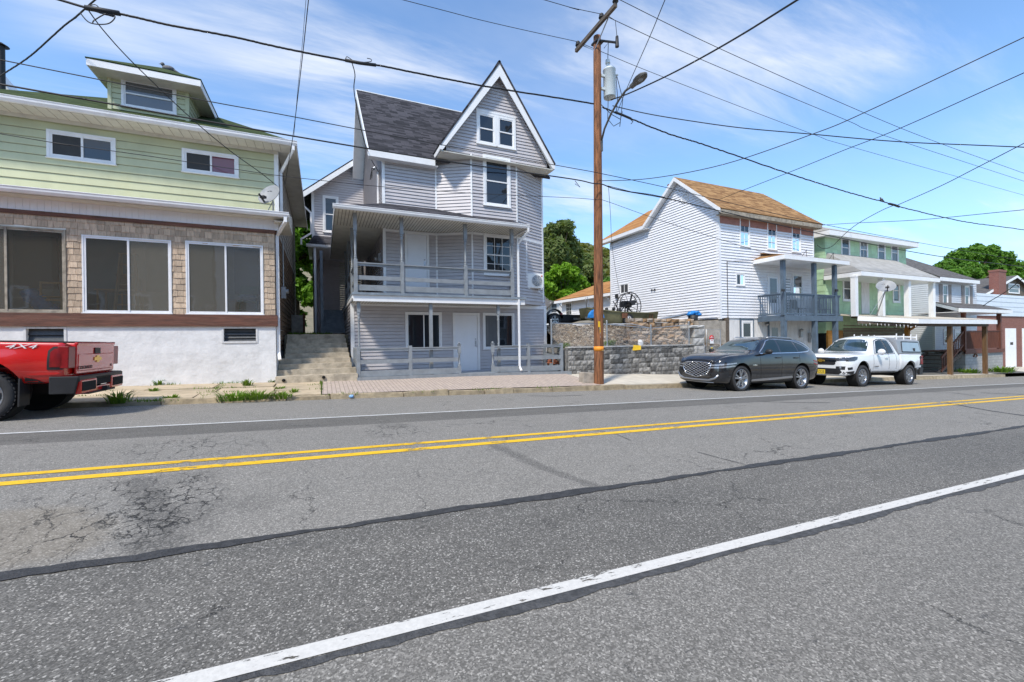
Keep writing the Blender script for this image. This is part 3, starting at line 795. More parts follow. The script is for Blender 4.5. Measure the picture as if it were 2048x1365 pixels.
for (a, b, c, d) in (LW, RW):
    mb = MB(); d = min(d, z_found - .01); t_ = .05
    fr.box(mb, a, a + t_, -.2, .015, c, d); fr.box(mb, b - t_, b, -.2, .015, c, d); fr.box(mb, a + t_, b - t_, -.2, .012, d - t_, d); fr.box(mb, a + t_, b - t_, -.2, .025, c, c + t_)
    wi = mb.build('basement_window', M['peel'], gh)
    mb = MB(); z = c + t_; n = 4; h = (d - c - 2 * t_) / n
    for k in range(n):
        zz0 = z + k * h
        mb.hexa([fr.p(a + t_, -.06, zz0), fr.p(b - t_, -.06, zz0), fr.p(b - t_, -.075, zz0), fr.p(a + t_, -.075, zz0), fr.p(a + t_, -.11, zz0 + h), fr.p(b - t_, -.11, zz0 + h), fr.p(b - t_, -.125, zz0 + h), fr.p(a + t_, -.125, zz0 + h)])
    mb.build('louver', M['louver'], wi)
mb = MB(); fr.box(mb, GX0, GX1 + .06, -.15, .06, z_found, z_board)
mb.box(GX1, GX1 + .06, GY + .155, GY + 1.2, z_found, z_board); mb.build('sill_board', M['brownwood'], gh)
# sun porch: shingled wall with three wide sliding windows
wins = [(PY(-118, 640, GY).x, PY(134, 600, GY).x, PY(134, 630, GY).z, PY(134, 461, GY).z), rectY(164, 470, 345, 631, GY), rectY(371, 482, 528, 631, GY)]
wins = [(a, b, z_board + .02, d) for a, b, c, d in wins]
mb = MB(); u = GX0
for a, b, c, d in wins + [(GX1, GX1, 0, 0)]:
    fr.box(mb, u, a, -.14, -.002, z_board, z_sh)
    if b > a: fr.box(mb, a, b, -.14, -.002, d, z_sh); fr.box(mb, a, b, -.14, -.002, z_board, c)
    u = b
mb.box(GX1 - .14, GX1 - .003, GY + .14, UY + .1, z_board, z_sh)
core = mb.build('porch_wall', M['room'], gh)
mb = MB(); shingle_wall(mb, fr, GX0, GX1, z_board + .005, z_sh, wins)
mb.build('cedar_shingle', M['shake'], gh)
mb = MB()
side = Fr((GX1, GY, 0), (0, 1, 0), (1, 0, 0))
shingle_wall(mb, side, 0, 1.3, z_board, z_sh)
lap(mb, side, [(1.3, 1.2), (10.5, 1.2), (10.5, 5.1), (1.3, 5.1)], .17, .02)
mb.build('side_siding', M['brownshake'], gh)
for k, (a, b, c, d) in enumerate(wins):
    wo = window(gh, Fr((0, GY, 0), (1, 0, 0), (0, -1, 0)), a, b, c, d, 'slider', .035, .035, gm='glassscreen' if k != 1 else 'glassroom', gm2='glassscreen' if k == 1 else 'glassroom', sash=.045, sill=.02, fm='oldtrim' if k == 0 else 'gutter')
    if k == 0: wo['label'] = 'sliding window with peeling frame'
mb = MB(); fr.box(mb, GX0, GX1 + .02, 0, .05, z_sh, z_trim); mb.box(GX1, GX1 + .05, GY, GY + 1.2, z_sh, z_trim); mb.build('trim_board', M['brownwood'], gh)
mb = MB(); fr.box(mb, GX0, GX1 + .04, -.05, .02, z_trim, z_gut + .1)
x = GX0
while x < GX1: fr.box(mb, x, x + .128, .02, .027, z_trim, z_gut); x += .135
mb.build('frieze_board', M['whitev'], gh)
PE = GY - .42; PX1 = GX1 + .42
mb = MB(); slab(mb, [(GX0 - .4, PE, z_gut + .13), (PX1, PE, z_gut + .13), (PX1, UY, z_gut + .48), (GX0 - .4, UY, z_gut + .48)], .05)
mb.box(GX0, PX1 - .02, PE + .03, GY - .03, z_gut - .01, z_gut + .02)
mb.prism([(PX1 - .03, PE + .03, z_gut - .1), (PX1 - .03, UY + .1, z_gut - .1), (PX1 - .03, UY + .1, z_gut + .42), (PX1 - .03, PE + .03, z_gut + .10)], (.03, 0, 0))
mb.box(GX1 + .02, PX1 - .035, PE + .03, UY + .1, z_gut - .12, z_gut - .10)
uvize(mb.build('porch_roof', M['soffit'], gh))
mb = MB(); gutter(mb, (GX0 - .4, PE, z_gut), (PX1 + .02, PE, z_gut), .14, .13)
x = GX0
while x < PX1: mb.box(x, x + .02, PE - .12, PE + .1, z_gut + .135, z_gut + .150); x += .62
mb.build('gutter', M['gutter'], gh)
mb = MB(); a = V((PX1 - .08, PE - .06, z_gut)); pipe(mb, [a, a - V((0, 0, .12)), (GX1 + .07, GY + .10, z_gut - .42), (GX1 + .07, GY + .10, 1.15), (GX1 + .10, GY - .02, .95)], .085)
mb.build('downspout', M['gutter'], gh)
mb = MB(); mb.box(GX1 + .02, GX1 + .16, GY + 1.9, GY + 2.15, 3.0, 3.4); mb.cyl((GX1 + .16, GY + 2.02, 3.25), (GX1 + .24, GY + 2.02, 3.25), .085); mb.cyl((GX1 + .08, GY + 2.02, 3.4), (GX1 + .08, GY + 2.02, 5.0), .025)
mb.build('electric_meter', M['metal'], gh)
# porch room behind the glass
mb = MB()
mb.quad((GX0, UY + .02, z_board), (GX1 - .15, UY + .02, z_board), (GX1 - .15, UY + .02, z_sh), (GX0, UY + .02, z_sh))
mb.quad((GX0, GY + .14, z_board - .002), (GX1 - .15, GY + .14, z_board - .002), (GX1 - .15, UY, z_board - .002), (GX0, UY, z_board - .002))
mb.quad((GX0, GY + .14, z_sh), (GX1 - .15, GY + .14, z_sh), (GX1 - .15, UY, z_sh), (GX0, UY, z_sh))
mb.quad((GX0, GY, z_board), (GX0, UY, z_board), (GX0, UY, z_sh), (GX0, GY, z_sh))
mb.build('porch_room', M['room'], gh)
mb = MB()
for xx in (-7.2, -4.35, -2.1): mb.box(xx - .45, xx + .45, UY - .03, UY + .01, z_board + .75, z_board + 2.2)
mb.build('inner_window', M['glassdim'], gh)
# upper storey
uf = FY(UY); z_up0, z_up1 = z_gut + .40, 7.72
UW = [rectY(94, 259, 233, 331, UY), rectY(364, 297, 478, 357, UY)]
mb = MB(); mb.box(GX0, GX1 - .005, UY + .006, GB, 1.0, z_up1 + .25); mb.build('wall', M['grayside'], gh)
mb = MB(); lap(mb, uf, [(GX0, z_up0 - .25), (GX1, z_up0 - .25), (GX1, z_up1), (GX0, z_up1)], .235, .028, UW)
mb.build('siding', M['lime'], gh)
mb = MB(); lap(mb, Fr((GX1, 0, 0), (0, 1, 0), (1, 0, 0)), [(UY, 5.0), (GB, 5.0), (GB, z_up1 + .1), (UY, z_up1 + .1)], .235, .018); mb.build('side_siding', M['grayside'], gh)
mb = MB(); uf.box(mb, GX1 - .09, GX1 + .035, -.06, .032, z_up0 - .2, z_up1 + .1); mb.build('corner_board', M['white'], gh)
for k, (a, b, c, d) in enumerate(UW): window(gh, uf, a, b, c, d, 'slider', .07, .05, gm='screen', gm2='glass' if k == 0 else 'glassred', sash=.05, sill=.02, fm='gutter')
EY = UY - .62; EX1 = GX1 + .62; EX0 = GX0 - .5; ze = 7.93
mb = MB(); uf.box(mb, GX0, GX1 + .02, 0, .04, z_up1, ze - .1); mb.build('frieze_board', M['soffit'], gh)
mb = MB(); mb.box(EX0 + .02, EX1 - .02, EY + .02, UY - .005, ze - .10, ze - .08); mb.box(GX1 + .02, EX1 - .02, UY, GB, ze - .10, ze - .08)
x = EX0
mb.build('soffit', M['soffit'], gh); mb = MB()
while x < EX1 - .3: mb.box(x, x + .011, EY + .02, UY - .04, ze - .104, ze - .10); x += .24
mb.build('soffit_joint', M['beadgap'], gh)
mb = MB(); gutter(mb, (EX0, EY, ze - .10), (EX1 + .02, EY, ze - .10), .14, .14)
x = EX0 + .3
while x < EX1: mb.box(x, x + .02, EY - .12, EY + .12, ze + .045, ze + .058); x += .85
mb.box(EX1 - .02, EX1 + .005, EY, GB + .5, ze - .12, ze + .03)
mb.build('gutter', M['gutter'], gh)
mb = MB(); a = V((EX1 - .1, EY - .05, ze - .1)); pipe(mb, [a, a - V((0, 0, .12)), (GX1 + .1, UY + .12, ze - .75), (GX1 + .1, UY + .12, z_gut + .5)], .08); mb.build('downspout', M['gutter'], gh)
s_ = .60; cx = (EX0 + EX1) / 2; hw = (EX1 - EX0) / 2; py_ = EY + hw; pz = ze + .05 + s_ * hw; back = GB + .6; zr0 = ze + .05
mb = MB()
A, B_, Cc, D_ = (EX0, EY, zr0), (EX1, EY, zr0), (EX1, back, zr0), (EX0, back, zr0); P1 = (cx, py_, pz); P2 = (cx, max(py_ + .1, back - hw), pz)
for q in ([A, B_, P1], [B_, Cc, P2, P1], [D_, A, P1, P2], [Cc, D_, P2]): slab(mb, q, .06)
uvize(mb.build('roof', M['roofgreen'], gh))
# dormer
DY = 16.2
p0 = PY(217, 218, DY); p1 = PY(378, 240, DY); dzt = PY(300, 160, DY).z; d0, d1 = p0.x, p1.x; db = p0.z - .15
dfr = FY(DY); dw = rectY(243, 156, 354, 231, DY)
mb = MB(); mb.box(d0 + .01, d1 - .01, DY + .01, DY + 2.6, db - .3, dzt + .1)
dm = mb.build('dormer', M['lime'], gh)
mb = MB(); lap(mb, dfr, [(d0, db), (d1, db), (d1, dzt), (d0, dzt)], .16, .016, [dw]); lap(mb, Fr((d1, 0, 0), (0, 1, 0), (1, 0, 0)), [(DY, db), (DY + 2.6, db), (DY + 2.6, dzt), (DY, dzt)], .16, .016)
for xx in (d0, d1 - .07): dfr.box(mb, xx - .01, xx + .08, -.05, .03, db, dzt)
mb.build('siding', M['lime'], dm)
window(dm, dfr, *dw, 'hung', .06, .05, gm='glassdim', sash=.04, sill=.04, fm='gutter')
c0 = PY(172, 118, DY - .55); c1 = PY(401, 163, DY - .55); zde = (c0.z + c1.z) / 2; ex0, ex1 = c0.x, c1.x; ey0 = DY - .55; ey1 = DY + 3.0
mb = MB(); mb.box(ex0, ex1, ey0, ey0 + .03, zde - .16, zde + .05); mb.box(ex1 - .03, ex1, ey0 + .031, ey1, zde - .16, zde + .05); mb.box(ex0, ex0 + .03, ey0 + .031, ey1, zde - .16, zde + .05)
mb.build('fascia', M['gutter'], dm)
mb = MB(); mb.box(ex0 + .031, ex1 - .031, ey0 + .031, ey1, zde - .15, zde - .13); mb.build('soffit', M['soffit'], dm)
mcx = (ex0 + ex1) / 2; mh = (ex1 - ex0) / 2; sl = .62
mb = MB(); a, b = (ex0 - .02, ey0 - .02, zde + .055), (ex1 + .02, ey0 - .02, zde + .055); c_, d_ = (ex1 + .02, ey1, zde + .055), (ex0 - .02, ey1, zde + .055); pk = (mcx, ey0 + mh, zde + .05 + mh * sl); pk2 = (mcx, ey1 + .4, zde + .05 + mh * sl)
for q in ([a, b, pk], [b, c_, pk2, pk], [d_, a, pk, pk2]): slab(mb, q, .04)
uvize(mb.build('roof', M['roofgreen'], dm))

# things standing in the glazed porch
lx = PY(258, 600, 15.5).x
mb = MB(); t0 = V((lx, 15.45, z_board + 1.72))
for s2 in (-1, 1):
    mb.beam((lx + s2 * .24, 15.25, z_board), (lx + s2 * .15, 15.45, z_board + 1.72), .04, .07); mb.beam((lx + s2 * .22, 15.72, z_board), (lx + s2 * .15, 15.5, z_board + 1.7), .035, .05)
for k in range(1, 6): f = k / 6; mb.box(lx - .22 + .07 * f, lx + .22 - .07 * f, 15.23 + .2 * f, 15.33 + .2 * f, z_board + 1.72 * f - .012, z_board + 1.72 * f + .012)
mb.box(lx - .19, lx + .19, 15.38, 15.56, z_board + 1.72, z_board + 1.745)
tag(mb.build('step_ladder', M['pine']), 'wooden step ladder standing behind the middle porch window of the pale green house', 'ladder')
def cbox(x, y, sx, sy, sz, z, lab):
    mb = MB(); mb.box(x, x + sx, y, y + sy, z, z + sz); mb.quad((x, y, z + sz), (x + sx, y, z + sz), (x + sx, y - .12, z + sz + .07), (x, y - .12, z + sz + .07)); mb.box(x + sx * .45, x + sx * .55, y - .002, y + sy, z + .001, z + sz + .002)
    tag(mb.build('cardboard_box', M['card']), lab, 'box')
cbox(PY(228, 600, 15.3).x, 15.5, .42, .4, .36, z_board + .72, 'cardboard box up on a table beside the step ladder in the porch')
cbox(PY(456, 600, 15.2).x, 15.1, .24, .3, .42, z_board, 'upright cardboard box on the porch floor beside the folding chair')
mb = MB(); tx = PY(190, 600, 15.4).x; mb.box(tx, tx + .95, 15.35, 15.95, z_board + .68, z_board + .72)
for a in (tx + .04, tx + .87):
    for b in (15.38, 15.88): mb.box(a, a + .04, b, b + .04, z_board, z_board + .68)
tag(mb.build('table', M['pine']), 'small wooden table behind the middle porch window', 'table')
qx = PY(496, 600, 15.15).x
ch = thing('folding_chair', 'green plastic chair with blue clothes heaped on it behind the right porch window', 'chair', (qx, 15.2, z_board))
mb = MB()
for a in (-.22, .22): mb.beam((qx + a, 14.98, z_board), (qx + a, 15.38, z_board + .42), .03, .03); mb.beam((qx + a, 15.4, z_board), (qx + a, 15.0, z_board + .45), .03, .03); mb.beam((qx + a, 15.4, z_board + .4), (qx + a, 15.55, z_board + .95), .03, .03); mb.beam((qx + a, 14.98, z_board + .62), (qx + a, 15.45, z_board + .62), .05, .025)
mb.build('frame', M['greenplastic'], ch)
mb = MB(); mb.box(qx - .21, qx + .21, 15.0, 15.42, z_board + .42, z_board + .45); mb.build('seat', M['greenplastic'], ch)
mb = MB(); mb.prism([(qx - .2, 15.42, z_board + .5), (qx + .2, 15.42, z_board + .5), (qx + .2, 15.55, z_board + .95), (qx - .2, 15.55, z_board + .95)], (0, .02, 0)); mb.build('backrest', M['greenplastic'], ch)
mb = MB()
for k in range(7): mb.ball((qx + R.uniform(-.15, .15), 15.2 + R.uniform(-.12, .12), z_board + .5 + R.uniform(0, .1)), R.uniform(.08, .14), jit=.5, sq=(1.3, 1, .6))
tag(mb.build('clothes', M['cloth']), 'heap of blue clothes on the green chair in the porch', 'clothes')
mb = MB(); bx = PY(415, 620, 15.1).x
for k in range(6): mb.ball((bx + R.uniform(-.3, .2), 15.15 + R.uniform(-.1, .2), z_board + .1 + R.uniform(0, .12)), R.uniform(.09, .16), jit=.5, sq=(1.2, 1, .9))
tag(mb.build('plastic_bag', mat('pale_bag', (.45, .33, .42), .5, .35, 7)), 'pale pink and white bags heaped on the floor behind the right porch window', 'bag')
mb = MB(); bx = PY(60, 600, 15.3).x
for k in range(5): mb.ball((bx + .1 * k, 15.3, z_board + .5 - .1 * k), .17, jit=.5, sq=(1.2, .8, 1))
tag(mb.build('tarp', M['blue']), 'crumpled blue tarp behind the left porch window', 'tarp')
mb = MB(); bx = PY(100, 600, 15.2).x
mb.box(bx - .2, bx - .16, 15.2, 15.23, z_board, z_board + .85); mb.box(bx + .2, bx + .24, 15.2, 15.23, z_board, z_board + .85); mb.box(bx - .16, bx + .2, 15.2, 15.23, z_board + .8, z_board + .85); mb.box(bx - .16, bx + .2, 15.2, 15.23, z_board + .35, z_board + .39)
for a in (bx - .2, bx + .2): mb.box(a, a + .04, 15.55, 15.58, z_board, z_board + .45); mb.box(a, a + .04, 15.23, 15.55, z_board + .41, z_board + .45)
mb.box(bx - .2, bx + .24, 15.2, 15.58, z_board + .45, z_board + .47)
tag(mb.build('wooden_chair', M['pine']), 'plain wooden chair behind the left porch window', 'chair')

# satellite dish on its roof edge
dp = PY(541, 392, 15.3)
dish = thing('satellite_dish', 'white satellite dish on the porch roof corner of the pale green house', 'satellite dish', (dp.x, 15.3, z_gut + .3))
def dish_parts(root, c, aim, r, mastbase, mat_='dish'):
    c = V(c); d = V(aim).normalized(); mb = MB()
    prof = [(r * k / 6, .22 * r * (k / 6) ** 2) for k in range(7)]
    mb.lathe(prof + [(r * 1.02, .22 * r), (r * 1.01, .22 * r - .02)] + [(r * k / 6, .22 * r * (k / 6) ** 2 - .015) for k in range(6, -1, -1)], c, d, 20)
    mb.build('reflector', M[mat_], root)
    sd = d.cross(V((0, 0, 1))).normalized(); up = sd.cross(d)
    mb = MB(); f = c + d * r * 1.05 - up * r * .75
    mb.beam(c - up * r * .98 + d * .1, f, .035, .05); mb.beam(f - d * .12, f + up * .04 - d * .22, .16, .07)
    mb.build('feed_arm', M['black'], root)
    mb = MB(); mb.tube([c - d * .06, c - d * .16 - up * .1, V(mastbase)], .026); mb.box(mastbase[0] - .1, mastbase[0] + .1, mastbase[1] - .1, mastbase[1] + .1, mastbase[2] - .02, mastbase[2] + .02)
    mb.beam(c - d * .14 - up * .12, V(mastbase) + sd * .3, .02, .02); mb.build('mast', M['metal'], root)
    mb = MB(); q = c + d * (.22 * r * .3) + up * r * .45 + sd * r * .1
    mb.beam(q - sd * .04, q + sd * .04 + up * .015, .002, .035, d); mb.beam(q + sd * .06, q + sd * .11, .002, .035, d); mb.build('emblem', M['letterdark'], root)
dish_parts(dish, (dp.x, 15.3, dp.z), (-.55, -.72, .42), .36, (dp.x + .05, 15.45, z_gut + .33))

# bird on the dormer
def bird(p, lab, s=1.):
    mb = MB(); x, y, z = p
    mb.ball((x, y, z + .10 * s), .075 * s, 10, 6, 0, (1.7, .85, .9)); mb.ball((x - .11 * s, y, z + .175 * s), .042 * s, 8, 6); mb.cyl((x - .145 * s, y, z + .175 * s), (x - .185 * s, y, z + .165 * s), .012 * s, .002)
    mb.hexa([(x + .08 * s, y - .03 * s, z + .08 * s), (x + .27 * s, y - .025 * s, z - .005 * s), (x + .27 * s, y + .025 * s, z - .005 * s), (x + .08 * s, y + .03 * s, z + .08 * s), (x + .08 * s, y - .03 * s, z + .12 * s), (x + .27 * s, y - .025 * s, z + .01 * s), (x + .27 * s, y + .025 * s, z + .01 * s), (x + .08 * s, y + .03 * s, z + .12 * s)])
    for k in (-.02, .02): mb.cyl((x, y + k, z + .06 * s), (x, y + k, z), .006 * s, n=5)
    tag(mb.build('bird', M['bird']), lab, 'bird')
bz = zde + .05 + mh * sl; bird((mcx + .22, pk[1] - .1, bz - .17), 'gray bird perched on the green dormer roof', 1.35)

# neighbour beyond the left edge
nb = thing('house', 'neighbouring house with pale gable and dark stove pipe at the left edge', 'house', (-11.5, 20, 2))
a = PY(-2, 108, 19.); b = PY(24, 186, 19.)
mb = MB(); mb.box(b.x - 4.2, b.x - .35, 19.2, 20.8, 0, b.z - .3); mb.prism([(b.x - 4.2, 19.2, b.z - .3), (b.x - .35, 19.2, b.z - .3), (b.x - 2.27, 19.2, b.z + 2.3)], (0, 1.6, 0)); mb.build('wall', M['paleblue'], nb)
mb = MB(); mid = b.x - 2.27; top = b.z + (b.x - mid) * 1.35
slab(mb, [(b.x, 19, b.z), (b.x, 20.6, b.z), (mid, 20.6, top), (mid, 19, top)], .22); slab(mb, [(b.x - 4.54, 19, b.z), (b.x - 4.54, 20.6, b.z), (mid, 20.6, top), (mid, 19, top)], .22); uvize(mb.build('roof', M['paleblue'], nb))
c = PY(1, 92, 18.8); mb = MB(); mb.cyl((c.x, 18.8, 5), (c.x, 18.8, c.z), .10); mb.cyl((c.x, 18.8, c.z), (c.x, 18.8, c.z + .1), .2, .05); mb.build('stove_pipe', M['black'], nb)
# ================================================================== lavender house in the middle
WY, FYY = 16.2, 14.6                    # wall plane, porch front plane
LX0, LX1 = .95, 8.82                    # lower storey
UX0, UX1 = 2.13, 8.72                   # upper storeys
HB = 26.3
DECK = 3.02
ph = thing('house', 'lavender gray house with steep front gable, charcoal roof and gray two storey porch', 'house', (4.9, WY, .2))
lav, wh = M['lav'], M['white']
wf = FY(WY)
# --- lower storey
LWIN = [rectY(810, 624, 884, 699, WY), rectY(965, 626, 1029, 697, WY)]
LD = rectY(905, 626, 960, 741, WY)
mb = MB(); mb.box(LX0 + .01, LX1 - .01, WY + .01, HB, -.3, DECK - .12); mb.build('lower_wall', lav, ph)
mb = MB(); lap(mb, wf, [(LX0, .16), (LX1, .16), (LX1, DECK - .12), (LX0, DECK - .12)], .127, .026, LWIN + [LD])
lap(mb, FX(LX0), [(WY, .3), (HB - 2.2, 1.2), (HB - 2.2, DECK), (WY, DECK)], .127, .026)
lap(mb, wf, [(7.1, DECK - .12), (LX1, DECK - .12), (LX1, DECK + .3), (7.1, DECK + .3)], .127, .026)
mb.build('siding', lav, ph)
mb = MB()
for xx in (LX0 - .02, LX1 - .08): wf.box(mb, xx, xx + .12, -.08, .03, .16, DECK - .12)
FX(LX0).box(mb, WY + .08, WY + .17, -.02, .022, .3, DECK - .12)
wf.box(mb, LX0 + .1, LX1 - .08, 0, .028, DECK - .26, DECK - .125)
each(mb, 'corner_board', wh, ph)
for k, q in enumerate(LWIN): window(ph, wf, *q, 'slider', .07, .045, gm='glassdim' if k else 'glass', gm2='glass', sash=.04, sill=.02)
def door(par, fr_, u0, u1, z0, z1, knob=1, trim=.09, glass=None, dm='door', tm='white'):
    mb = MB(); fr_.box(mb, u0, u0 + trim, 0, .05, z0, z1); fr_.box(mb, u1 - trim, u1, 0, .05, z0, z1); fr_.box(mb, u0 + trim, u1 - trim, 0, .048, z1 - trim, z1)
    tr = mb.build('door_frame', M[tm], par)
    a, b, c, d = u0 + trim + .008, u1 - trim - .008, z0 + .012, z1 - trim - .008
    mb = MB(); fr_.box(mb, a, b, 0, .026, c, d)
    wd = b - a; hh = d - c
    if not glass:
        for (p0, p1, q0, q1) in ((.14, .46, .08, .38), (.54, .86, .08, .38), (.14, .46, .45, .80), (.54, .86, .45, .80), (.14, .46, .85, .95), (.54, .86, .85, .95)):
            fr_.box(mb, a + wd * p0, a + wd * p1, .026, .030, c + hh * q0, c + hh * q1)
    dr = mb.build('door', M[dm], par)
    if glass:
        mb = MB(); fr_.box(mb, a + wd * glass[0], a + wd * glass[1], .026, .032, c + hh * glass[2], c + hh * glass[3]); mb.build('pane', M['glassdim'], dr)
    kx = b - .08 if knob > 0 else a + .08
    mb = MB(); mb.lathe([(0, 0), (.032, 0), (.032, .012), (.014, .016), (.014, .04), (.03, .05), (.034, .068), (.02, .082), (0, .084)], fr_.p(kx, .026, c + hh * .45), fr_.n, 10)
    fr_.box(mb, kx - .03, kx + .03, .026, .034, c + hh * .47, c + hh * .54); mb.lathe([(0, 0), (.026, 0), (.026, .02), (0, .022)], fr_.p(kx, .026, c + hh * .57), fr_.n, 10)
    mb.build('handle', M['satin'], dr)
    return dr
door(ph, wf, *LD)
# --- porch floor at street level, with its step
mb = MB()
mb.box(1.0, 8.55, FYY + .06, WY - .002, zb(5) - .3, .20); mb.build('porch_floor', M['grayfloor'], ph)
mb = MB()
for a, b in ((1.0, 2.9), (2.9, 4.75), (4.75, 6.3), (6.3, 9.0)):
    za, zb_ = walkz(a, 14.4), walkz(b, 14.4)
    mb.hexa([(a, 14.42, za - .1), (b, 14.42, zb_ - .1), (b, 14.655, zb_ - .1), (a, 14.655, za - .1), (a, 14.42, za + .075), (b - .004, 14.42, zb_ + .075), (b - .004, 14.655, zb_ + .075), (a, 14.655, za + .075)])
mb.build('curb_board', M['graypaint'], ph)
mb = MB(); a, b = PY(921, 745, 14.6).x, PY(982, 745, 14.6).x; mb.box(a, b, 14.56, 14.95, .1, .262); mb.build('step', M['graypaint'], ph)
def turned(mb, x, y, z0, z1, w=.10, f0=.0, f1=1., nn=10):
    """square post with a turned middle part between the fractions f0 and f1"""
    h = z1 - z0; a, b = z0 + h * f0, z0 + h * f1; s_ = w / 2
    if f0 > 0: mb.box(x - s_, x + s_, y - s_, y + s_, z0, a)
    if f1 < 1: mb.box(x - s_, x + s_, y - s_, y + s_, b, z1)
    L = b - a; r = w * .5
    prof = [(r * .98, 0), (r * .62, .03), (r * .98, .06), (r * .98, .08), (r * .6, .10), (r * .85, .13), (r * .85, .15), (r * .55, .18), (r * .72, .45), (r * .58, .80), (r * .9, .83), (r * .9, .86), (r * .6, .89), (r * .98, .93), (r * .98, .96), (r * .7, 1.)]
    mb.lathe([(q, t * L) for q, t in prof], (x, y, a), (0, 0, 1), nn)
gp = M['graypaint']
zbm0, zbm1 = 2.765, 3.0
for px, tn in ((718, 1), (862, 0), (997, 1)):
    x = XY(px, FYY + .14); mb = MB()
    if tn: turned(mb, x, FYY + .14, .2, zbm0, .105, .36, .86)
    else: mb.box(x - .055, x + .055, FYY + .085, FYY + .195, .2, zbm0)
    mb.build('porch_post', gp, ph)
# lower fence
def rails(mb, p0, p1, zs_, th=.035):
    p0 = V(p0); p1 = V(p1)
    for z0, z1 in zs_: mb.beam(p0 + V((0, 0, (z0 + z1) / 2)), p1 + V((0, 0, (z0 + z1) / 2)), th, z1 - z0)
FT = PY(820, 697, FYY).z
fx = [XY(p, FYY) for p in (716, 820, 918, 985, 1056, 1122)]
for i, x in enumerate(fx):
    mb = MB(); z0 = walkz(x, 14.6) + .02; z1 = PY(1, 1, 1).z * 0 + FT + .09
    if i in (2, 3):
        turned(mb, x, FYY, z0, z1, .10, .30, .72); mb.box(x - .065, x + .065, FYY - .065, FYY + .065, z1, z1 + .02); mb.ball((x, FYY, z1 + .06), .045)
    else: mb.box(x - .055, x + .055, FYY - .055, FYY + .055, z0, z1)
    mb.build('fence_post', gp, ph)
for a, b in ((0, 1), (1, 2), (3, 4), (4, 5)):
    mb = MB(); za, zb_ = walkz(fx[a], 14.6), walkz(fx[b], 14.6)
    for f0, f1 in ((.93, 1.0), (.50, .64), (.08, .27)):
        q0 = za + (FT - za) * (f0 + f1) / 2; q1 = zb_ + (FT - zb_) * (f0 + f1) / 2
        mb.beam((fx[a] + .05, FYY - .03, q0), (fx[b] - .05, FYY - .03, q1), .035, (FT - za) * (f1 - f0))
    mb.beam((fx[a] + .05, FYY - .01, FT + .012), (fx[b] - .05, FYY - .01, FT + .012), .11, .035)
    mb.build('fence_rail', gp, ph)
for x, y1 in ((fx[0] - .02, 15.9), (fx[5] - .02, 15.9)):
    mb = MB(); zl = walkz(x, 14.6)
    for f0, f1 in ((.93, 1.0), (.50, .64), (.08, .27)): mb.beam((x, FYY + .06, zl + (FT - zl) * (f0 + f1) / 2), (x, y1, zl + (FT - zl) * (f0 + f1) / 2 + .05), .035, (FT - zl) * (f1 - f0))
    mb.box(x - .05, x + .05, y1, y1 + .1, zl, FT + .05); mb.box(x - .03, x + .03, 15.2, 15.26, zl, FT)
    mb.build('fence_rail', gp, ph)
# --- deck
DX1 = 7.06
mb = MB(); mb.box(LX0 - .03, DX1, FYY - .03, FYY + .02, zbm0, zbm1 - .03)
mb.box(LX0 - .05, LX0 - .002, FYY + .021, 23.0, zbm0 + .1, zbm1 - .03)
mb.build('deck_beam', wh, ph)
mb = MB(); mb.box(LX0 - .06, DX1 + .05, FYY - .09, WY - .002, zbm1 - .029, DECK + .03); mb.box(LX0 - .06, UX0 - .002, WY, 23.2, zbm1 - .029, DECK + .03); mb.build('deck', M['grayfloor'], ph)
mb = MB(); mb.box(LX0 + .02, DX1, FYY + .03, WY - .03, zbm0 + .06, zbm0 + .08)
sf0 = mb.build('soffit', M['soffit'], ph); mb = MB(); x = LX0 + .05
while x < DX1: mb.box(x, x + .022, FYY + .04, WY - .03, zbm0 + .054, zbm0 + .059); x += .10
mb.build('bead_groove', M['beadgap'], sf0)
# --- upper railing and posts
RT_, ZC = DECK + .98, 5.62
ux = [XY(p, FYY + .02) for p in (713, 806, 933, 1026)]
UYF = FYY + .02
for x in ux:
    mb = MB(); turned(mb, x, UYF, DECK + .03, ZC, .115, .42, .78); mb.build('porch_post', gp, ph)
side_y = (16.6, 18.8, 20.9)
for y in side_y:
    mb = MB(); turned(mb, LX0 + .08, y, DECK + .03, ZC, .115, .42, .78); mb.build('porch_post', gp, ph)
def rail_run(p0, p1):
    mb = MB(); p0 = V(p0); p1 = V(p1); d = (p1 - p0).normalized() * .055; p0 = p0 + d; p1 = p1 - d
    H = RT_ - DECK
    for f0, f1 in ((.92, 1.0), (.46, .60), (.10, .29)):
        z = DECK + H * (f0 + f1) / 2; mb.beam(p0 + V((0, 0, z)), p1 + V((0, 0, z)), .035, H * (f1 - f0))
    mb.beam(p0 + V((0, 0, RT_ + .012)), p1 + V((0, 0, RT_ + .012)), .11, .035)
    mb.build('railing', gp, ph)
for a, b in zip(ux, ux[1:]): rail_run((a, UYF, 0), (b, UYF, 0))
prev = UYF
for y in side_y: rail_run((LX0 + .08, prev, 0), (LX0 + .08, y, 0)); prev = y
rail_run((ux[3], UYF, 0), (DX1 + .02, WY - .2, 0))
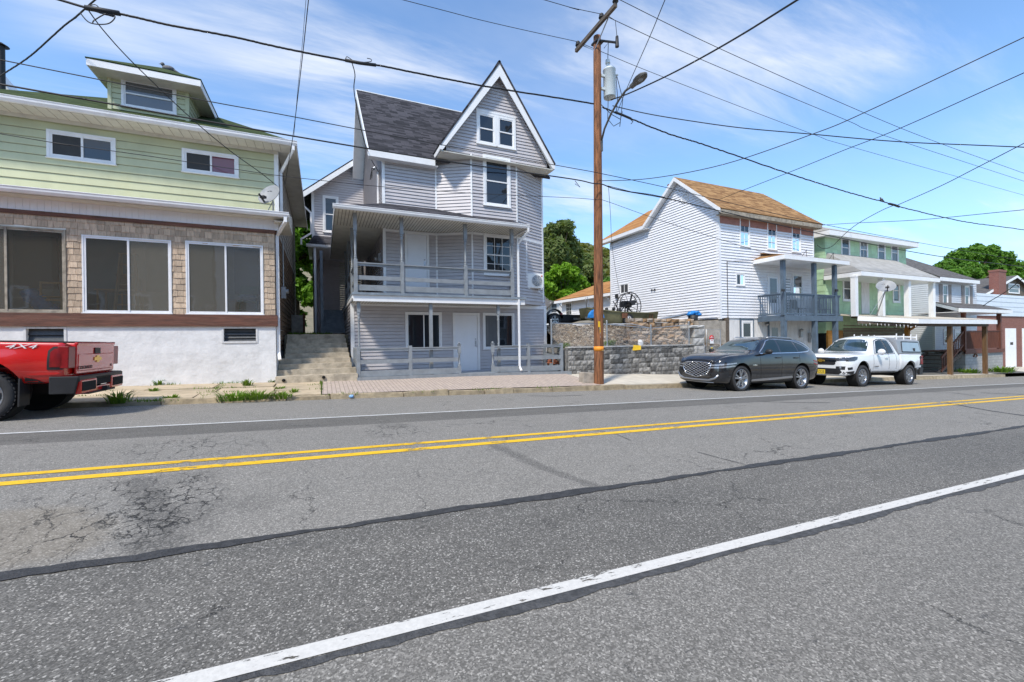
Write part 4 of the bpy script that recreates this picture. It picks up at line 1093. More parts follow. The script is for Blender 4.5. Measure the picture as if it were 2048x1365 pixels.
# --- upper storeys: bay, wall faces
BY = 15.5; bx0, bx1 = XY(947, BY), XY(1037, BY); cx0 = XY(876, WY)
ZE = 8.37
bay = [V((UX0, WY, 0)), V((cx0, WY, 0)), V((bx0, BY, 0)), V((bx1, BY, 0)), V((UX1, WY, 0))]
faces = []
for a, b in zip(bay, bay[1:]):
    u = (b - a).normalized(); n = V((u.y, -u.x, 0)); faces.append((Fr(a, u, n), (b - a).length))
ztops = [8.35, 8.45, 8.6, 8.45]
bfr = faces[2][0]
def bu(x): return x - bx0
BW1 = rectY(965, 309, 1021, 417, BY); BW0 = rectY(966, 467, 1026, 553, BY)
UD = rectY(809, 463, 859, 586, WY)
mb = MB(); mb.prism([(UX0 + .01, WY + .01, DECK - .1), (cx0, WY + .01, DECK - .1), (bx0, BY + .012, DECK - .1), (bx1, BY + .012, DECK - .1), (UX1 - .01, WY + .01, DECK - .1), (UX1 - .01, HB, DECK - .1), (UX0 + .01, HB, DECK - .1)], (0, 0, 5.35))
mb.build('upper_wall', lav, ph)
mb = MB()
holes = [[(UD[0] - UX0, UD[1] - UX0, UD[2], UD[3])], [], [(bu(q[0]), bu(q[1]), q[2], q[3]) for q in (BW0, BW1)], []]
for (f_, L), h, zt in zip(faces, holes, ztops): lap(mb, f_, [(0, DECK + .02), (L, DECK + .02), (L, zt), (0, zt)], .127, .026, h)
Ridge = 21.0; RZ = 13.22; S_ = (RZ - ZE) / (Ridge - 15.9)
gz = lambda y: ZE + (y - 15.9) * S_ if y < Ridge else RZ - (y - Ridge) * S_
lap(mb, FX(UX0), [(WY, DECK + .02), (HB - .1, DECK + .02), (HB - .1, gz(HB - .1) - .1), (Ridge, RZ - .15), (WY, gz(WY) - .15)], .127, .026)
# gable front
GYW = 15.5; GYF = 15.2
g0 = PY(876, 289, GYF); g1 = PY(1107, 322, GYF); ga = PY(999, 122, GYF); gxm = ga.x; gz0 = (g0.z + g1.z) / 2; ghw = (g1.x - g0.x) / 2; gx0, gx1 = gxm - ghw, gxm + ghw
gs = (ga.z - gz0) / ghw
zl = 8.44
gin = lambda x: gz0 + gs * (ghw - abs(x - gxm)) - .25
GW = rectY(952, 219, 1031, 301, GYW)
wl, wr = gx0 + .32, gx1 - .22
lap(mb, FY(GYW), [(wl, zl), (wr, zl), (wr, gin(wr)), (gxm, gin(gxm)), (wl, gin(wl))], .127, .026, [GW])
mb.build('siding', lav, ph)
mb = MB(); mb.prism([(wl, GYW + .01, zl - .02), (wr, GYW + .01, zl - .02), (wr, GYW + .01, gin(wr)), (gxm, GYW + .01, gin(gxm)), (wl, GYW + .01, gin(wl))], (0, 4.5, 0)); mb.build('gable_wall', lav, ph)
mb = MB()
for i, p in enumerate(bay):
    zt = ztops[min(i, 3)]
    w_ = .065 if 0 < i < 4 else .10
    nn = (faces[max(i - 1, 0)][0].n + faces[min(i, 3)][0].n).normalized(); uu = V((-nn.y, nn.x, 0))
    f_ = Fr(p, uu, nn); f_.box(mb, -w_ / 2, w_ / 2, -.05, .028, DECK + .02, zt)
FX(UX0).box(mb, WY + .0, WY + .08, -.02, .025, DECK + .02, 8.3)
each(mb, 'corner_board', wh, ph)
for (f_, L) in faces:
    mb = MB(); f_.box(mb, .04, L - .04, 0, .03, ZC - .10, ZC - .02); mb.build('ceiling_trim', wh, ph)
window(ph, FY(BY), *BW1, 'hung', .10, .05, gm='glass', sash=.045, head=.0, sill=.03)
window(ph, FY(BY), *BW0, 'hung', .10, .05, gm='glass', sash=.04, grid=(2, 1), sill=.03)
m_ = (GW[0] + GW[1]) / 2
for a, b in ((GW[0], m_ - .001), (m_ + .001, GW[1])): window(ph, FY(GYW), a, b, GW[2], GW[3] - .06, 'hung', .10, .05, gm='glass', sash=.045, sill=.02)
mb = MB(); FY(GYW).box(mb, GW[0] - .01, GW[1] + .01, 0, .056, GW[3] - .059, GW[3] + .02); mb.build('window_head', wh, ph)
door(ph, wf, *UD, knob=1)
# triangular soffits under the gable corners
mb = MB()
for q in ([(gx0 + .05, GYF + .03), (bx0, GYF + .03), (bx0, BY), (cx0, WY), (gx0 + .05, WY)], [(gx1 - .05, GYF + .03), (bx1, GYF + .03), (bx1, BY), (UX1, WY), (gx1 - .05, WY)], [(bx0, GYF + .03), (bx1, GYF + .03), (bx1, BY), (bx0, BY)]):
    mb.prism([(x, y, zl - .04) for x, y in q], (0, 0, .03))
mb.build('soffit', M['soffit'], ph, fix=True)
# gable roof of the front wing
mb = MB(); th = .09
for s in (-1, 1):
    e = gxm + s * (ghw + .03)
    slab(mb, [(e, GYF - .02, gz0 - gs * .03), (gxm, GYF - .02, ga.z + .02), (gxm, Ridge - .9, ga.z + .02), (e, 17.2 if s < 0 else 16.3, gz0 - gs * .03)], .07)
uvize(mb.build('roof', M['roofgray'], ph))
mb = MB()
for s in (-1, 1):
    e = gxm + s * ghw; dz = .40
    mb.prism([(e, GYF, gz0 - .07), (gxm, GYF, ga.z - .055), (gxm, GYF, ga.z - .055 - dz * 1.35), (e - s * .10, GYF, gz0 - .07 - .18), (e, GYF, gz0 - .24)], (0, .035, 0))
    ln = sqrt(1 + gs * gs); k = .22
    # underside of the overhang
    a = [(e - s * .02, GYF + .036, gz0 - .12), (gxm, GYF + .036, ga.z - .12), (gxm, GYW, ga.z - .12), (e - s * .02, GYW, gz0 - .12)]
    slab(mb, a, .02)
    mb.box(min(e, e - s * .04), max(e, e - s * .04), GYF + .04, WY + .3, gz0 - .26, gz0 - .1)
mb.build('rake_board', wh, ph, fix=True)
mb = MB()
for s in (-1, 1):
    for k in range(26):
        f = k / 26.; x = gxm + s * (ghw * (1 - f) - .06); z = gz0 + gs * (ghw * f + .06) - .15
        if abs(x - gxm) > .06: mb.beam((x, GYF + .05, z), (x, GYW - .02, z), .012, .012)
mb.build('soffit_joint', M['soffit'], ph)
# main roof with its left gable end
ex = 1.60; mb = MB()
slab(mb, [(ex, 15.86, ZE - .04), (gxm, 15.86, ZE - .04), (gxm, Ridge, RZ), (ex, Ridge, RZ)], .08)
slab(mb, [(gxm, 15.9, ZE), (9.0, 15.9, ZE), (9.0, Ridge, RZ), (gxm, Ridge, RZ)], .08)
slab(mb, [(ex, Ridge, RZ), (9.0, Ridge, RZ), (9.0, 26.2, ZE - .1), (ex, 26.2, ZE - .1)], .08)
uvize(mb.build('roof', M['roofgray'], ph))
mb = MB()
mb.prism([(ex - .03, 15.86, ZE - .05), (ex - .03, Ridge, RZ - .01), (ex - .03, Ridge, RZ - .30), (ex - .03, 15.86, ZE - .30)], (.03, 0, 0))
mb.prism([(ex - .03, 26.2, ZE - .11), (ex - .03, Ridge, RZ - .01), (ex - .03, Ridge, RZ - .30), (ex - .03, 26.2, ZE - .38)], (.03, 0, 0))
mb.box(ex, cx0 - .1, 15.84, 15.87, ZE - .30, ZE - .045)
slab(mb, [(ex, 15.88, ZE - .13), (UX0, 15.88, ZE - .13), (UX0, Ridge, RZ - .09), (ex, Ridge, RZ - .09)], .02)
slab(mb, [(ex, 26.1, ZE - .25), (UX0, 26.1, ZE - .25), (UX0, Ridge, RZ - .09), (ex, Ridge, RZ - .09)], .02)
mb.box(ex, gx0 + .1, 15.88, WY, ZE - .29, ZE - .27)
mb.box(ex, 9.0, Ridge - .03, Ridge + .03, RZ - .01, RZ + .03)
mb.build('rake_board', wh, ph, fix=True)
# --- porch roof, wrapping the left side
PZ0 = 5.68; PX0, PX1_ = .40, 7.06; PYF = 14.22; topz = 6.55
mb = MB()
hipx, hipy = UX0, WY
slab(mb, [(PX0, PYF, PZ0), (PX1_, PYF, PZ0), (PX1_ - .1, 15.5, PZ0 + .55), (bx0, BY + .05, PZ0 + .57), (cx0, WY, topz), (hipx, WY, topz)], .05)
slab(mb, [(PX1_ - .1, 15.5, PZ0 + .55), (PX1_, PYF, PZ0), (PX1_ + .02, 15.5, PZ0 + .1)], .03)
slab(mb, [(PX0, PYF, PZ0), (hipx, WY, topz), (hipx, 23, topz), (PX0, 23, PZ0)], .05)
uvize(mb.build('porch_roof', M['roofgray'], ph))
mb = MB(); mb.prism([(PX0 + .03, PYF + .03, ZC), (PX1_, PYF + .03, ZC), (PX1_ + .6, WY, ZC), (UX0, WY, ZC), (UX0, 23, ZC), (PX0 + .03, 23, ZC)], (0, 0, .03))
pc_ = mb.build('porch_ceiling', M['soffit'], ph, fix=True); mb = MB(); x = PX0 + .12
while x < PX1_ + .3: mb.box(x, x + .022, PYF + .04, WY - .02 if x > UX0 else 16.3, ZC - .006, ZC - .001); x += .105
mb.build('bead_groove', M['beadgap'], pc_)
mb = MB(); gutter(mb, (PX0 - .06, PYF, PZ0 - .10), (PX1_ + .04, PYF, PZ0 - .10), .12, .12)
mb.box(PX0 - .02, PX0 + .005, PYF, 23, PZ0 - .14, PZ0 + .0); mb.box(PX1_ - .0, PX1_ + .02, PYF, 15.5, PZ0 - .12, PZ0 + .08)
mb.build('gutter', wh, ph)
mb = MB(); dx = XY(1037, FYY + .0); dy = FYY - .06
pipe(mb, [(PX1_ - .02, PYF - .06, PZ0 - .08), (PX1_ - .02, PYF - .06, PZ0 - .22), (dx, dy, PZ0 - .62), (dx, dy, .42), (dx, dy - .14, .30)], .068); mb.build('downspout', wh, ph)
# --- rear wing on the left, pent roof, covered stair
WG = 24.0
wx0 = XY(628, WG); wg = FY(WG); wtl = PY(628, 384, WG).z; wx1 = UX0; wtr = PY(722, 318, WG).z
WWIN = rectY(645, 391, 678, 467, WG)
pent = PY(630, 478, WG).z
mb = MB(); mb.prism([(wx0 + .01, WG + .01, pent - .2), (wx1, WG + .01, pent - .2), (wx1, WG + .01, wtr), (wx0 + .01, WG + .01, wtl)], (0, 4.5, 0)); mb.box(wx0 + .01, LX0, WG + 2.4, WG + 4.5, 1.6, pent - .2)
wing = mb.build('rear_wing', lav, ph)
mb = MB(); lap(mb, wg, [(wx0, pent), (wx1, pent), (wx1, wtr), (wx0, wtl)], .127, .026, [WWIN]); lap(mb, FY(WG + 2.39), [(wx0, 1.7), (UX0, 1.7), (UX0, pent), (wx0, pent)], .127, .026)
lap(mb, FX(wx0), [(WG, 1.7), (WG + 4.5, 1.7), (WG + 4.5, wtl), (WG, wtl)], .127, .026)
mb.build('siding', lav, wing)
window(wing, wg, *WWIN, 'hung', .09, .05, gm='glass', sash=.045)
mb = MB(); wg.box(mb, wx0 - .03, wx0 + .09, -.06, .03, pent, wtl)
mb.build('corner_board', wh, wing)
s2 = (wtr - wtl) / (wx1 - wx0)
mb = MB(); e0 = wx0 - .55; ze0 = wtl - .55 * s2 + .18; ze1 = wtr + .18
slab(mb, [(e0, WG - .5, ze0), (wx1 + .3, WG - .5, ze1 + .3 * s2), (wx1 + .3, WG + 5, ze1 + .3 * s2), (e0, WG + 5, ze0)], .06); uvize(mb.build('roof', M['roofgray'], wing))
mb = MB(); mb.prism([(e0, WG - .5, ze0 - .06), (wx1 - .2, WG - .5, ze1 - .06 - .2 * s2), (wx1 - .2, WG - .5, ze1 - .36 - .2 * s2), (e0, WG - .5, ze0 - .36)], (0, .03, 0))
slab(mb, [(e0, WG - .47, ze0 - .16), (wx1 - .2, WG - .47, ze1 - .16 - .2 * s2), (wx1 - .2, WG, ze1 - .16 - .2 * s2), (e0, WG, ze0 - .16)], .02)
gutter(mb, (e0, WG - .5, ze0 - .22), (e0, WG + 5, ze0 - .22), .12, .13, (-1, 0, 0)); mb.build('rake_board', wh, wing, fix=True)
mb = MB(); pipe(mb, [(e0 - .05, WG - .35, ze0 - .2), (e0 - .05, WG - .35, ze0 - .4), (wx0 - .06, WG - .08, ze0 - .85), (wx0 - .06, WG - .08, pent + .25), (wx0 - .5, WG - .6, pent - .2), (wx0 - .5, WG - .6, pent - .45)], .08)
mb.build('downspout', wh, wing)
py0 = WG - .95; pw0 = XY(617, py0); pzz = PY(640, 494, py0).z
mb = MB(); slab(mb, [(pw0, py0, pzz + .08), (LX0 + .3, py0, pzz + .08), (LX0 + .3, WG, pent + .18), (pw0 + .3, WG, pent + .18)], .05)
slab(mb, [(pw0, py0, pzz + .08), (pw0 + .3, WG, pent + .18), (pw0 + .3, WG + 2.4, pent + .18), (pw0, WG + 2.4, pzz + .08)], .05); uvize(mb.build('pent_roof', M['roofgray'], wing))
mb = MB(); gutter(mb, (pw0 - .04, py0, pzz - .04), (LX0 - .1, py0, pzz - .04), .12, .12); mb.box(pw0 + .02, LX0 + .3, py0 + .02, WG + 2.39, pzz - .06, pzz - .03); mb.build('pent_gutter', wh, wing)
cp = py0 + .12; cxp = XY(632, cp)
mb = MB(); mb.box(cxp - .05, cxp + .05, cp - .05, cp + .05, 1.72, pzz); mb.build('corner_post', wh, wing)
mb = MB(); FX(cxp - .02).box(mb, cp + .06, WG + 2.39, -.08, 0, 1.72, pzz); mb.build('stair_wall', lav, wing)
# timber stair up to the deck
sx0, sx1 = XY(645, 20.5), LX0 - .02; sy0 = 20.6; nst = 7; rise = (DECK - 1.86) / nst
mb = MB()
for k in range(nst):
    z = 1.86 + rise * k; y = sy0 + .27 * k
    mb.box(sx0, sx1, y + .02, y + .05, z - .10 + (.12 if k == 0 else 0), z + rise - .03); mb.box(sx0, sx1, y - .01, y + .29, z + rise - .03, z + rise)
mb.box(sx0, sx1, sy0 + .27 * nst, sy0 + .27 * nst + 1.3, DECK - .04, DECK)
for x in (sx0 - .04, sx1): mb.prism([(x, sy0 - .05, 1.72), (x, sy0 + .27 * nst, DECK - .25), (x, sy0 + .27 * nst, DECK + .1), (x, sy0 - .05, 1.98)], (.04, 0, 0))
mb.box(sx0 - .06, sx0 + .05, sy0 - .12, sy0 - .02, 1.75, 5.5)
mb.build('timber_stair', M['grayfloor'], ph)
# electric conduit and weatherhead on the left wall
mx = UX0 - .06; my = 17.3; mt = PX(753, 352, mx).z
mb = MB(); mb.cyl((mx, my, topz - .6), (mx, my, mt), .045); mb.beam((mx, my, mt), (mx - .14, my - .1, mt + .12), .13, .09); mb.build('service_mast', wh, ph)
mb = MB()
for k in range(5):
    a = V((mx - .12, my - .06, mt + .06)); d = V((-.1 - .08 * R.random(), -.35 + .12 * k, -.32 - .12 * R.random())); mb.tube([a, a + d * .5 + V((-.04, 0, .12)), a + d], .012, 5)
mb.build('service_wire', M['cable'], ph)
# porch wall lamp and doorway on the side porch
mb = MB(); mb.box(UX0 - .12, UX0 - .02, 17.0, 17.12, 4.55, 4.85); mb.ball((UX0 - .16, 17.4, 4.7), .09); mb.build('meter_box', M['metal'], ph)
# air conditioner on the front right
ac0 = rectY(1057, 549, 1085, 577, 15.75)
ac = thing('air_conditioner', 'white outdoor air conditioner unit hung on the right corner of the lavender house', 'air conditioner', ((ac0[0] + ac0[1]) / 2, 15.9, ac0[2]))
a0, a1, az0, az1 = PY(1054, 560, 15.75).x, PY(1087, 560, 15.75).x, ac0[2], ac0[3] + .05
mb = MB(); mb.box(a0, a1, 15.75, 16.08, az0, az1); mb.build('casing', M['acwhite'], ac, bevel=.02)
cxx = a0 + (a1 - a0) * .60; czz = (az0 + az1) / 2; rr = (az1 - az0) * .38
mb = MB(); mb.lathe([(0, 0), (rr, 0), (rr, .012), (0, .014)], (cxx, 15.75, czz), (0, -1, 0), 24); mb.build('fan_recess', M['acgrille'], ac)
mb = MB()
for q in (1., .82, .64, .46, .28):
    mb.tube([(cxx + rr * q * cos(t * pi / 10), 15.728, czz + rr * q * sin(t * pi / 10)) for t in range(21)], .006, 4)
for k in range(8): mb.beam((cxx, 15.726, czz), (cxx + rr * cos(k * pi / 4), 15.726, czz + rr * sin(k * pi / 4)), .006, .006)
mb.build('fan_guard', M['acwhite'], ac)
mb = MB()
mb.box(a0 - .004, a0 - .0005, 15.77, 16.06, az0 + .03, az1 - .03); mb.build('coil', M['louver'], ac); mb = MB()
for k in range(12): z = az0 + .05 + (az1 - az0 - .1) * k / 12; mb.box(a0 - .009, a0 - .0045, 15.78, 16.05, z, z + .012)
mb.build('coil_fins', M['tanback'], ac)
mb = MB(); mb.lathe([(0, 0), (.035, 0), (.035, .004), (0, .005)], (a1 - .08, 15.75, az1 - .1), (0, -1, 0), 14); mb.build('emblem', M['sred'], ac)
mb = MB(); mb.beam((a0 + .1, 15.75, az0 - .03), (a0 + .1, 16.2, az0 - .03), .04, .05); mb.beam((a1 - .1, 15.75, az0 - .03), (a1 - .1, 16.2, az0 - .03), .04, .05); mb.build('bracket', wh, ac)
mb = MB(); lx_ = XY(1051, WY - .3); mb.box(lx_ - .045, lx_ + .045, 15.72, 16.1, az0 + .3, PY(1051, 485, 15.9).z)
mb.tube([(a1 - .15, 15.9, az0), (a1 - .2, 15.8, az0 - .14), (a1 - .06, 15.8, az0 - .24), (a1 + .02, 15.85, az0 - .18)], .014); mb.build('line_cover', M['whitev'], ac)

# ------------------------------------------------------------------ concrete steps between the houses
mb = MB(); n = 9; y = 14.5; z = .43; prev = 0
for k in range(n):
    yn = 18.5 if k == n - 1 else (14.98 if k == 0 else 14.98 + .30 * k)
    x0_ = GX1 + (.02 if k > 1 else -.0) + (.14 if k > 3 else 0); x1_ = LX0 - (.02 if k > 1 else -.08) - .02 * k
    zz1 = z + .165 * k
    yb = 18.5
    nseg = 10; j = [R.uniform(-.008, .008) for _ in range(nseg + 1)]; j2 = [R.uniform(-.01, .01) for _ in range(nseg + 1)]
    for i in range(nseg):
        a, b = x0_ + (x1_ - x0_) * i / nseg, x0_ + (x1_ - x0_) * (i + 1) / nseg
        ys_ = y
        mb.hexa([(a, ys_ + j2[i], zz1 - .25), (b, ys_ + j2[i + 1], zz1 - .25), (b, yb, zz1 - .25), (a, yb, zz1 - .25), (a, ys_ + .012 + j2[i], zz1 + j[i]), (b, ys_ + .012 + j2[i + 1], zz1 + j[i + 1]), (b, yb, zz1), (a, yb, zz1)])
    y = yn
mb.cyl((-1.08, 14.6, .32), (-1.08, 14.47, .32), .055); mb.cyl((.02, 14.6, .36), (.02, 14.47, .36), .055)
st = mb.build('concrete_steps', M['step'])
tag(st, 'weathered concrete steps rising between the pale green and lavender houses', 'steps')
for x, z in ((-1.08, .32), (.02, .36)): mb = MB(); mb.lathe([(0, 0), (.045, 0), (.05, .004), (0, .006)], (x, 14.468, z), (0, -1, 0), 14); mb.build('drain_hole', M['dark'], st)
# ================================================================== white house with the orange roof
QY = 15.2; QX0, QX1 = 18.22, 25.8; QB = 24.0; QZ0, QZ1 = 2.40, 8.02
qh = thing('house', 'white sided house with orange shingle roof, bare pink band and slate blue balcony', 'house', (22, QY, -.4))
qf = FY(QY); zg = -.5
apx = PX(1357, 356, QX0); rb = PX(1294, 456, QX0); re = PX(1207, 486, QX0)
RYQ = apx.y; RZQ = apx.z; eave_z = 8.12
sb = (RZQ - rb.z) / (rb.y - RYQ)
pkz = 8.05 - .74
pinkb = PY(1500, 455, QY).z - .03
w3 = [rectY(1478, 434, 1499, 495, QY), rectY(1533, 442, 1553, 501, QY), rectY(1582, 447, 1601, 506, QY)]
sm = rectY(1471, 547, 1489, 572, QY)
bal = [rectY(1534, 549, 1558, 608, QY), rectY(1584, 549, 1605, 600, QY)]
bdoor = (bal[0][0], bal[0][1], 2.62, bal[0][3]); bwin2 = bal[1]
mb = MB(); mb.box(QX0 + .01, QX1 - .01, QY + .01, QB - .01, QZ0 - .02, QZ1 + .1)
mb.prism([(QX0 + .01, QY + .01, QZ1), (QX0 + .01, RYQ, RZQ - .25), (QX0 + .01, rb.y, rb.z - .1), (QX0 + .01, QB, rb.z - .1), (QX0 + .01, QB, QZ1)], (QX1 - QX0 - .02, 0, 0)); mb.build('wall', M['whitev'], qh)
a = PX(1241, 589, QX0); b = PX(1258, 566, QX0); SWIN = (min(a.y, b.y), max(a.y, b.y), a.z, b.z)
hs = [(a, b, c, d) for a, b, c, d in w3 + [sm, bdoor, bwin2]]
mb = MB(); lap(mb, qf, [(QX0, QZ0), (QX1, QZ0), (QX1, pkz - .18), (QX0, pkz + .05)], .145, .034, hs)
lap(mb, FX(QX0), [(QY, QZ0 + .02), (QB, QZ0 - .25), (QB, re.z - .25), (rb.y, rb.z - .22), (RYQ, RZQ - .28), (QY, QZ1 - .05)], .145, .034, [SWIN])
mb.build('siding', M['whitev'], qh)
mb = MB(); qf.box(mb, QX0 + .04, QX1 - .05, 0, .040, pkz - .14, QZ1 - .0); mb.build('bare_band', M['pink'], qh)
mb = MB(); qf.box(mb, QX0 - .02, QX0 + .10, -.1, .03, QZ0 - .05, QZ1); qf.box(mb, QX1 - .09, QX1 + .02, -.1, .028, QZ0, QZ1 - .3); FX(QX0).box(mb, QY + .1, QY + .16, -.02, .022, QZ0, QZ1 - .1); FX(QX0).box(mb, QB - .14, QB, -.02, .025, QZ0 - .2, re.z - .25); each(mb, 'corner_board', M['white'], qh)
for q in w3: window(qh, qf, *q, 'hung', .06, .045, gm='glassdim', gm2='glass', grid=(1, 1), sash=.04, sill=.03)
window(qh, qf, *sm, 'slider', .05, .04, gm='glass', sash=.03, sill=.03)
d_ = door(qh, qf, *bdoor, trim=.08, glass=(.14, .86, .30, .94))
d2 = (PY(1566, 560, QY).x, PY(1581, 560, QY).x, 2.62, bdoor[3] - .05)
window(qh, qf, *d2, 'fixed', .05, .04, gm='glassdim', sill=.0)
window(qh, qf, *bwin2, 'hung', .06, .045, gm='glassdim', gm2='glass', sash=.04, sill=.03)
# side windows
window(qh, FX(QX0), *SWIN, 'slider', .04, .05, gm='screen', gm2='screen', sash=.04, sill=.0)
gv = PX(1370, 397, QX0)
mb = MB(); mb.lathe([(0, 0), (.30, 0), (.30, .03), (.23, .035), (.23, .01), (0, .01)], (QX0 - .01, gv.y, gv.z), (-1, 0, 0), 10)
for k in range(-4, 5):
    hw_ = sqrt(max(.01, .23 ** 2 - (k * .05) ** 2)); mb.box(QX0 - .035, QX0 - .015, gv.y - hw_, gv.y + hw_, gv.z + k * .05 - .012, gv.z + k * .05 + .006)
mb.build('gable_vent', M['white'], qh)
mb = MB()
for dy in (-.12, .12): v = PX(1308, 580, QX0); mb.ball((QX0 - .06, v.y + dy, v.z), .06); mb.box(QX0 - .06, QX0, v.y - .02, v.y + .02, v.z - .03, v.z)
v = PX(1235, 593, QX0); mb.box(QX0 - .12, QX0 - .012, v.y - .12, v.y + .12, v.z - .12, v.z + .12); mb.build('wall_fitting', M['black'], qh)
# roof: main gable, rear wing eave
OH = .32; frontE = QY - .38; sf = (RZQ - eave_z) / (RYQ - QY); zfe = RZQ - sf * (RYQ - frontE)
rakeX = QX0 - .32; RX1 = QX1 + .30
mb = MB()
slab(mb, [(rakeX, frontE, zfe), (RX1, frontE, zfe), (RX1 - .9, RYQ, RZQ), (rakeX, RYQ, RZQ)], .07)
slab(mb, [(RX1, frontE, zfe), (RX1, QB, zfe), (RX1 - .9, RYQ, RZQ)], .07)
zre = rb.z + .12
slab(mb, [(rakeX, RYQ, RZQ), (RX1 - .9, RYQ, RZQ), (RX1, RYQ + 3.0, RZQ - sb * 3.0), (rakeX, rb.y, zre)], .07)
ry1 = re.y + .1; midx = 21.6; mz = zre + (midx - rakeX) * .62
uvize(mb.build('roof', M['roofbrown'], qh)); mb = MB()
slab(mb, [(rakeX, rb.y - .1, zre), (midx, rb.y - 1.2, mz), (midx, ry1 - .9, mz), (rakeX, ry1, zre)], .07)
slab(mb, [(midx, rb.y - 1.2, mz), (QX1, rb.y - 1.2, zre), (QX1, ry1, zre), (midx, ry1 - .9, mz)], .07)
uvize(mb.build('roof', M['rooforange'], qh))
mb = MB()
mb.prism([(rakeX - .03, frontE, zfe - .02), (rakeX - .03, RYQ, RZQ - .02), (rakeX - .03, RYQ, RZQ - .23), (rakeX - .03, frontE, zfe - .23)], (.03, 0, 0))
mb.prism([(rakeX - .03, RYQ, RZQ - .02), (rakeX - .03, rb.y, zre - .02), (rakeX - .03, rb.y, zre - .23), (rakeX - .03, RYQ, RZQ - .23)], (.03, 0, 0))
mb.box(rakeX - .03, rakeX, rb.y + .001, ry1, zre - .24, zre - .03)
mb.prism([(rakeX, frontE + .02, zfe - .2), (rakeX, RYQ, RZQ - .2), (rakeX, RYQ, RZQ - .22), (rakeX, frontE + .02, zfe - .22)], (OH, 0, 0)); mb.prism([(rakeX, RYQ, RZQ - .2), (rakeX, rb.y, zre - .2), (rakeX, rb.y, zre - .22), (rakeX, RYQ, RZQ - .22)], (OH, 0, 0))
mb.box(rakeX, QX0, rb.y - .3, ry1, zre - .26, zre - .24)
mb.build('rake_board', M['white'], qh, fix=True)
mb = MB(); mb.box(QX0 - .25, QX1 + .2, frontE + .0, frontE + .04, zfe - .26, zfe - .06); mb.box(QX0 - .2, QX1 + .2, frontE + .05, QY, zfe - .27, zfe - .24); mb.build('fascia', M['oldtrim'], qh)
mb = MB(); ck = PX(1346, 362, 18.9); cw = .28; mb.box(18.9, 18.9 + 2 * cw, RYQ + .9, RYQ + .9 + 2 * cw, RZQ - 2, RZQ + .12); mb.box(18.86, 18.94 + 2 * cw, RYQ + .86, RYQ + .94 + 2 * cw, RZQ + .12, RZQ + .22); mb.build('chimney', M['brick'], qh)
# basement storey
bw = rectY(1481, 641, 1505, 698, QY); bd = rectY(1537, 642, 1561, 712, QY)
bd = (bd[0], bd[1], zb(22.5) + .1, bd[3]); bw = (bw[0], bw[1], bw[2] - .25, bw[3])
mb = MB(); mb.box(QX0 + .62, QX1 - .02, QY + .03, QB - .1, zg - .8, QZ0 - .03)
x = QX0 + .62
while x < QX1 - .05:
    wd = .11; mb.box(x + .003, min(x + wd, QX1 - .03) - .003, QY + .015, QY + .032, zg - .3, QZ0 - .03); x += wd
bsm = mb.build('basement_wall', M['peel'], qh)
window(qh, qf, *bw, 'hung', .10, .05, gm='glass', sash=.06, tm='graydark', fm='white')
mb = MB(); qf.box(mb, bw[0] - .07, bw[0] - .001, 0, .06, bw[2] - .05, bw[3] + .07); qf.box(mb, bw[1] + .001, bw[1] + .07, 0, .06, bw[2] - .05, bw[3] + .07); qf.box(mb, bw[0], bw[1], 0, .058, bw[3] + .001, bw[3] + .07)
qf.box(mb, bd[0] - .07, bd[0] - .001, 0, .06, bd[2], bd[3] + .06); qf.box(mb, bd[1] + .001, bd[1] + .07, 0, .06, bd[2], bd[3] + .06); qf.box(mb, bd[0], bd[1], 0, .058, bd[3] + .001, bd[3] + .06)
mb.build('dark_trim', M['graydark'], qh)
door(qh, qf, *bd, trim=.06, glass=(.18, .82, .12, .88), tm='peel', dm='peel')
mb = MB(); mb.lathe([(0, 0), (.07, 0), (.09, .05), (.05, .11), (0, .12)], (PY(1532, 649, QY).x, QY - .02, PY(1532, 649, QY).z), (0, -1, 0), 10); mb.build('vent', M['metal'], qh); mb = MB()
v = PY(1600, 668, QY); mb.box(v.x - .09, v.x + .09, QY - .12, QY, v.z - .2, v.z + .18); mb.ball((v.x, QY - .1, v.z + .2), .09); mb.build('wall_lamp', M['metal'], qh); mb = MB(); v = PY(1619, 675, QY); mb.box(v.x - .13, v.x + .13, QY - .16, QY + .01, v.z - .3, v.z + .25); mb.cyl((v.x, QY - .12, v.z + .05), (v.x, QY - .24, v.z + .05), .1); mb.cyl((v.x + .05, QY - .08, v.z + .25), (v.x + .16, QY - .05, QZ0 - .1), .025)
mb.build('meter', M['metal'], qh); mb = MB(); v = PY(1454, 523, QY - .04); mb.tube([(v.x, QY - .045, v.z), (v.x + .02, QY - .045, -.2)], .016, 5); mb.tube([(v.x, QY - .045, v.z), (v.x + 1.2, QY - .06, v.z + .1), (v.x + 2.4, QY - .1, v.z + .18)], .01, 4); mb.build('conduit', M['cable'], qh)
mb = MB(); mb.box(QX0 + .02, QX0 + .61, QY + .1, QB - .1, zg - .8, QZ0 - .08); mb.build('side_foundation', M['conc'], qh)
mb = MB(); mb.box(QX0 + .30, QX0 + .42, QY - .1, QY + .02, zb(18) - .1, QZ0); mb.box(QX0 + .43, QX0 + .54, QY - .08, QY + .02, zb(18) - .1, QZ0 + .04); mb.build('post', M['oldwood'], qh)
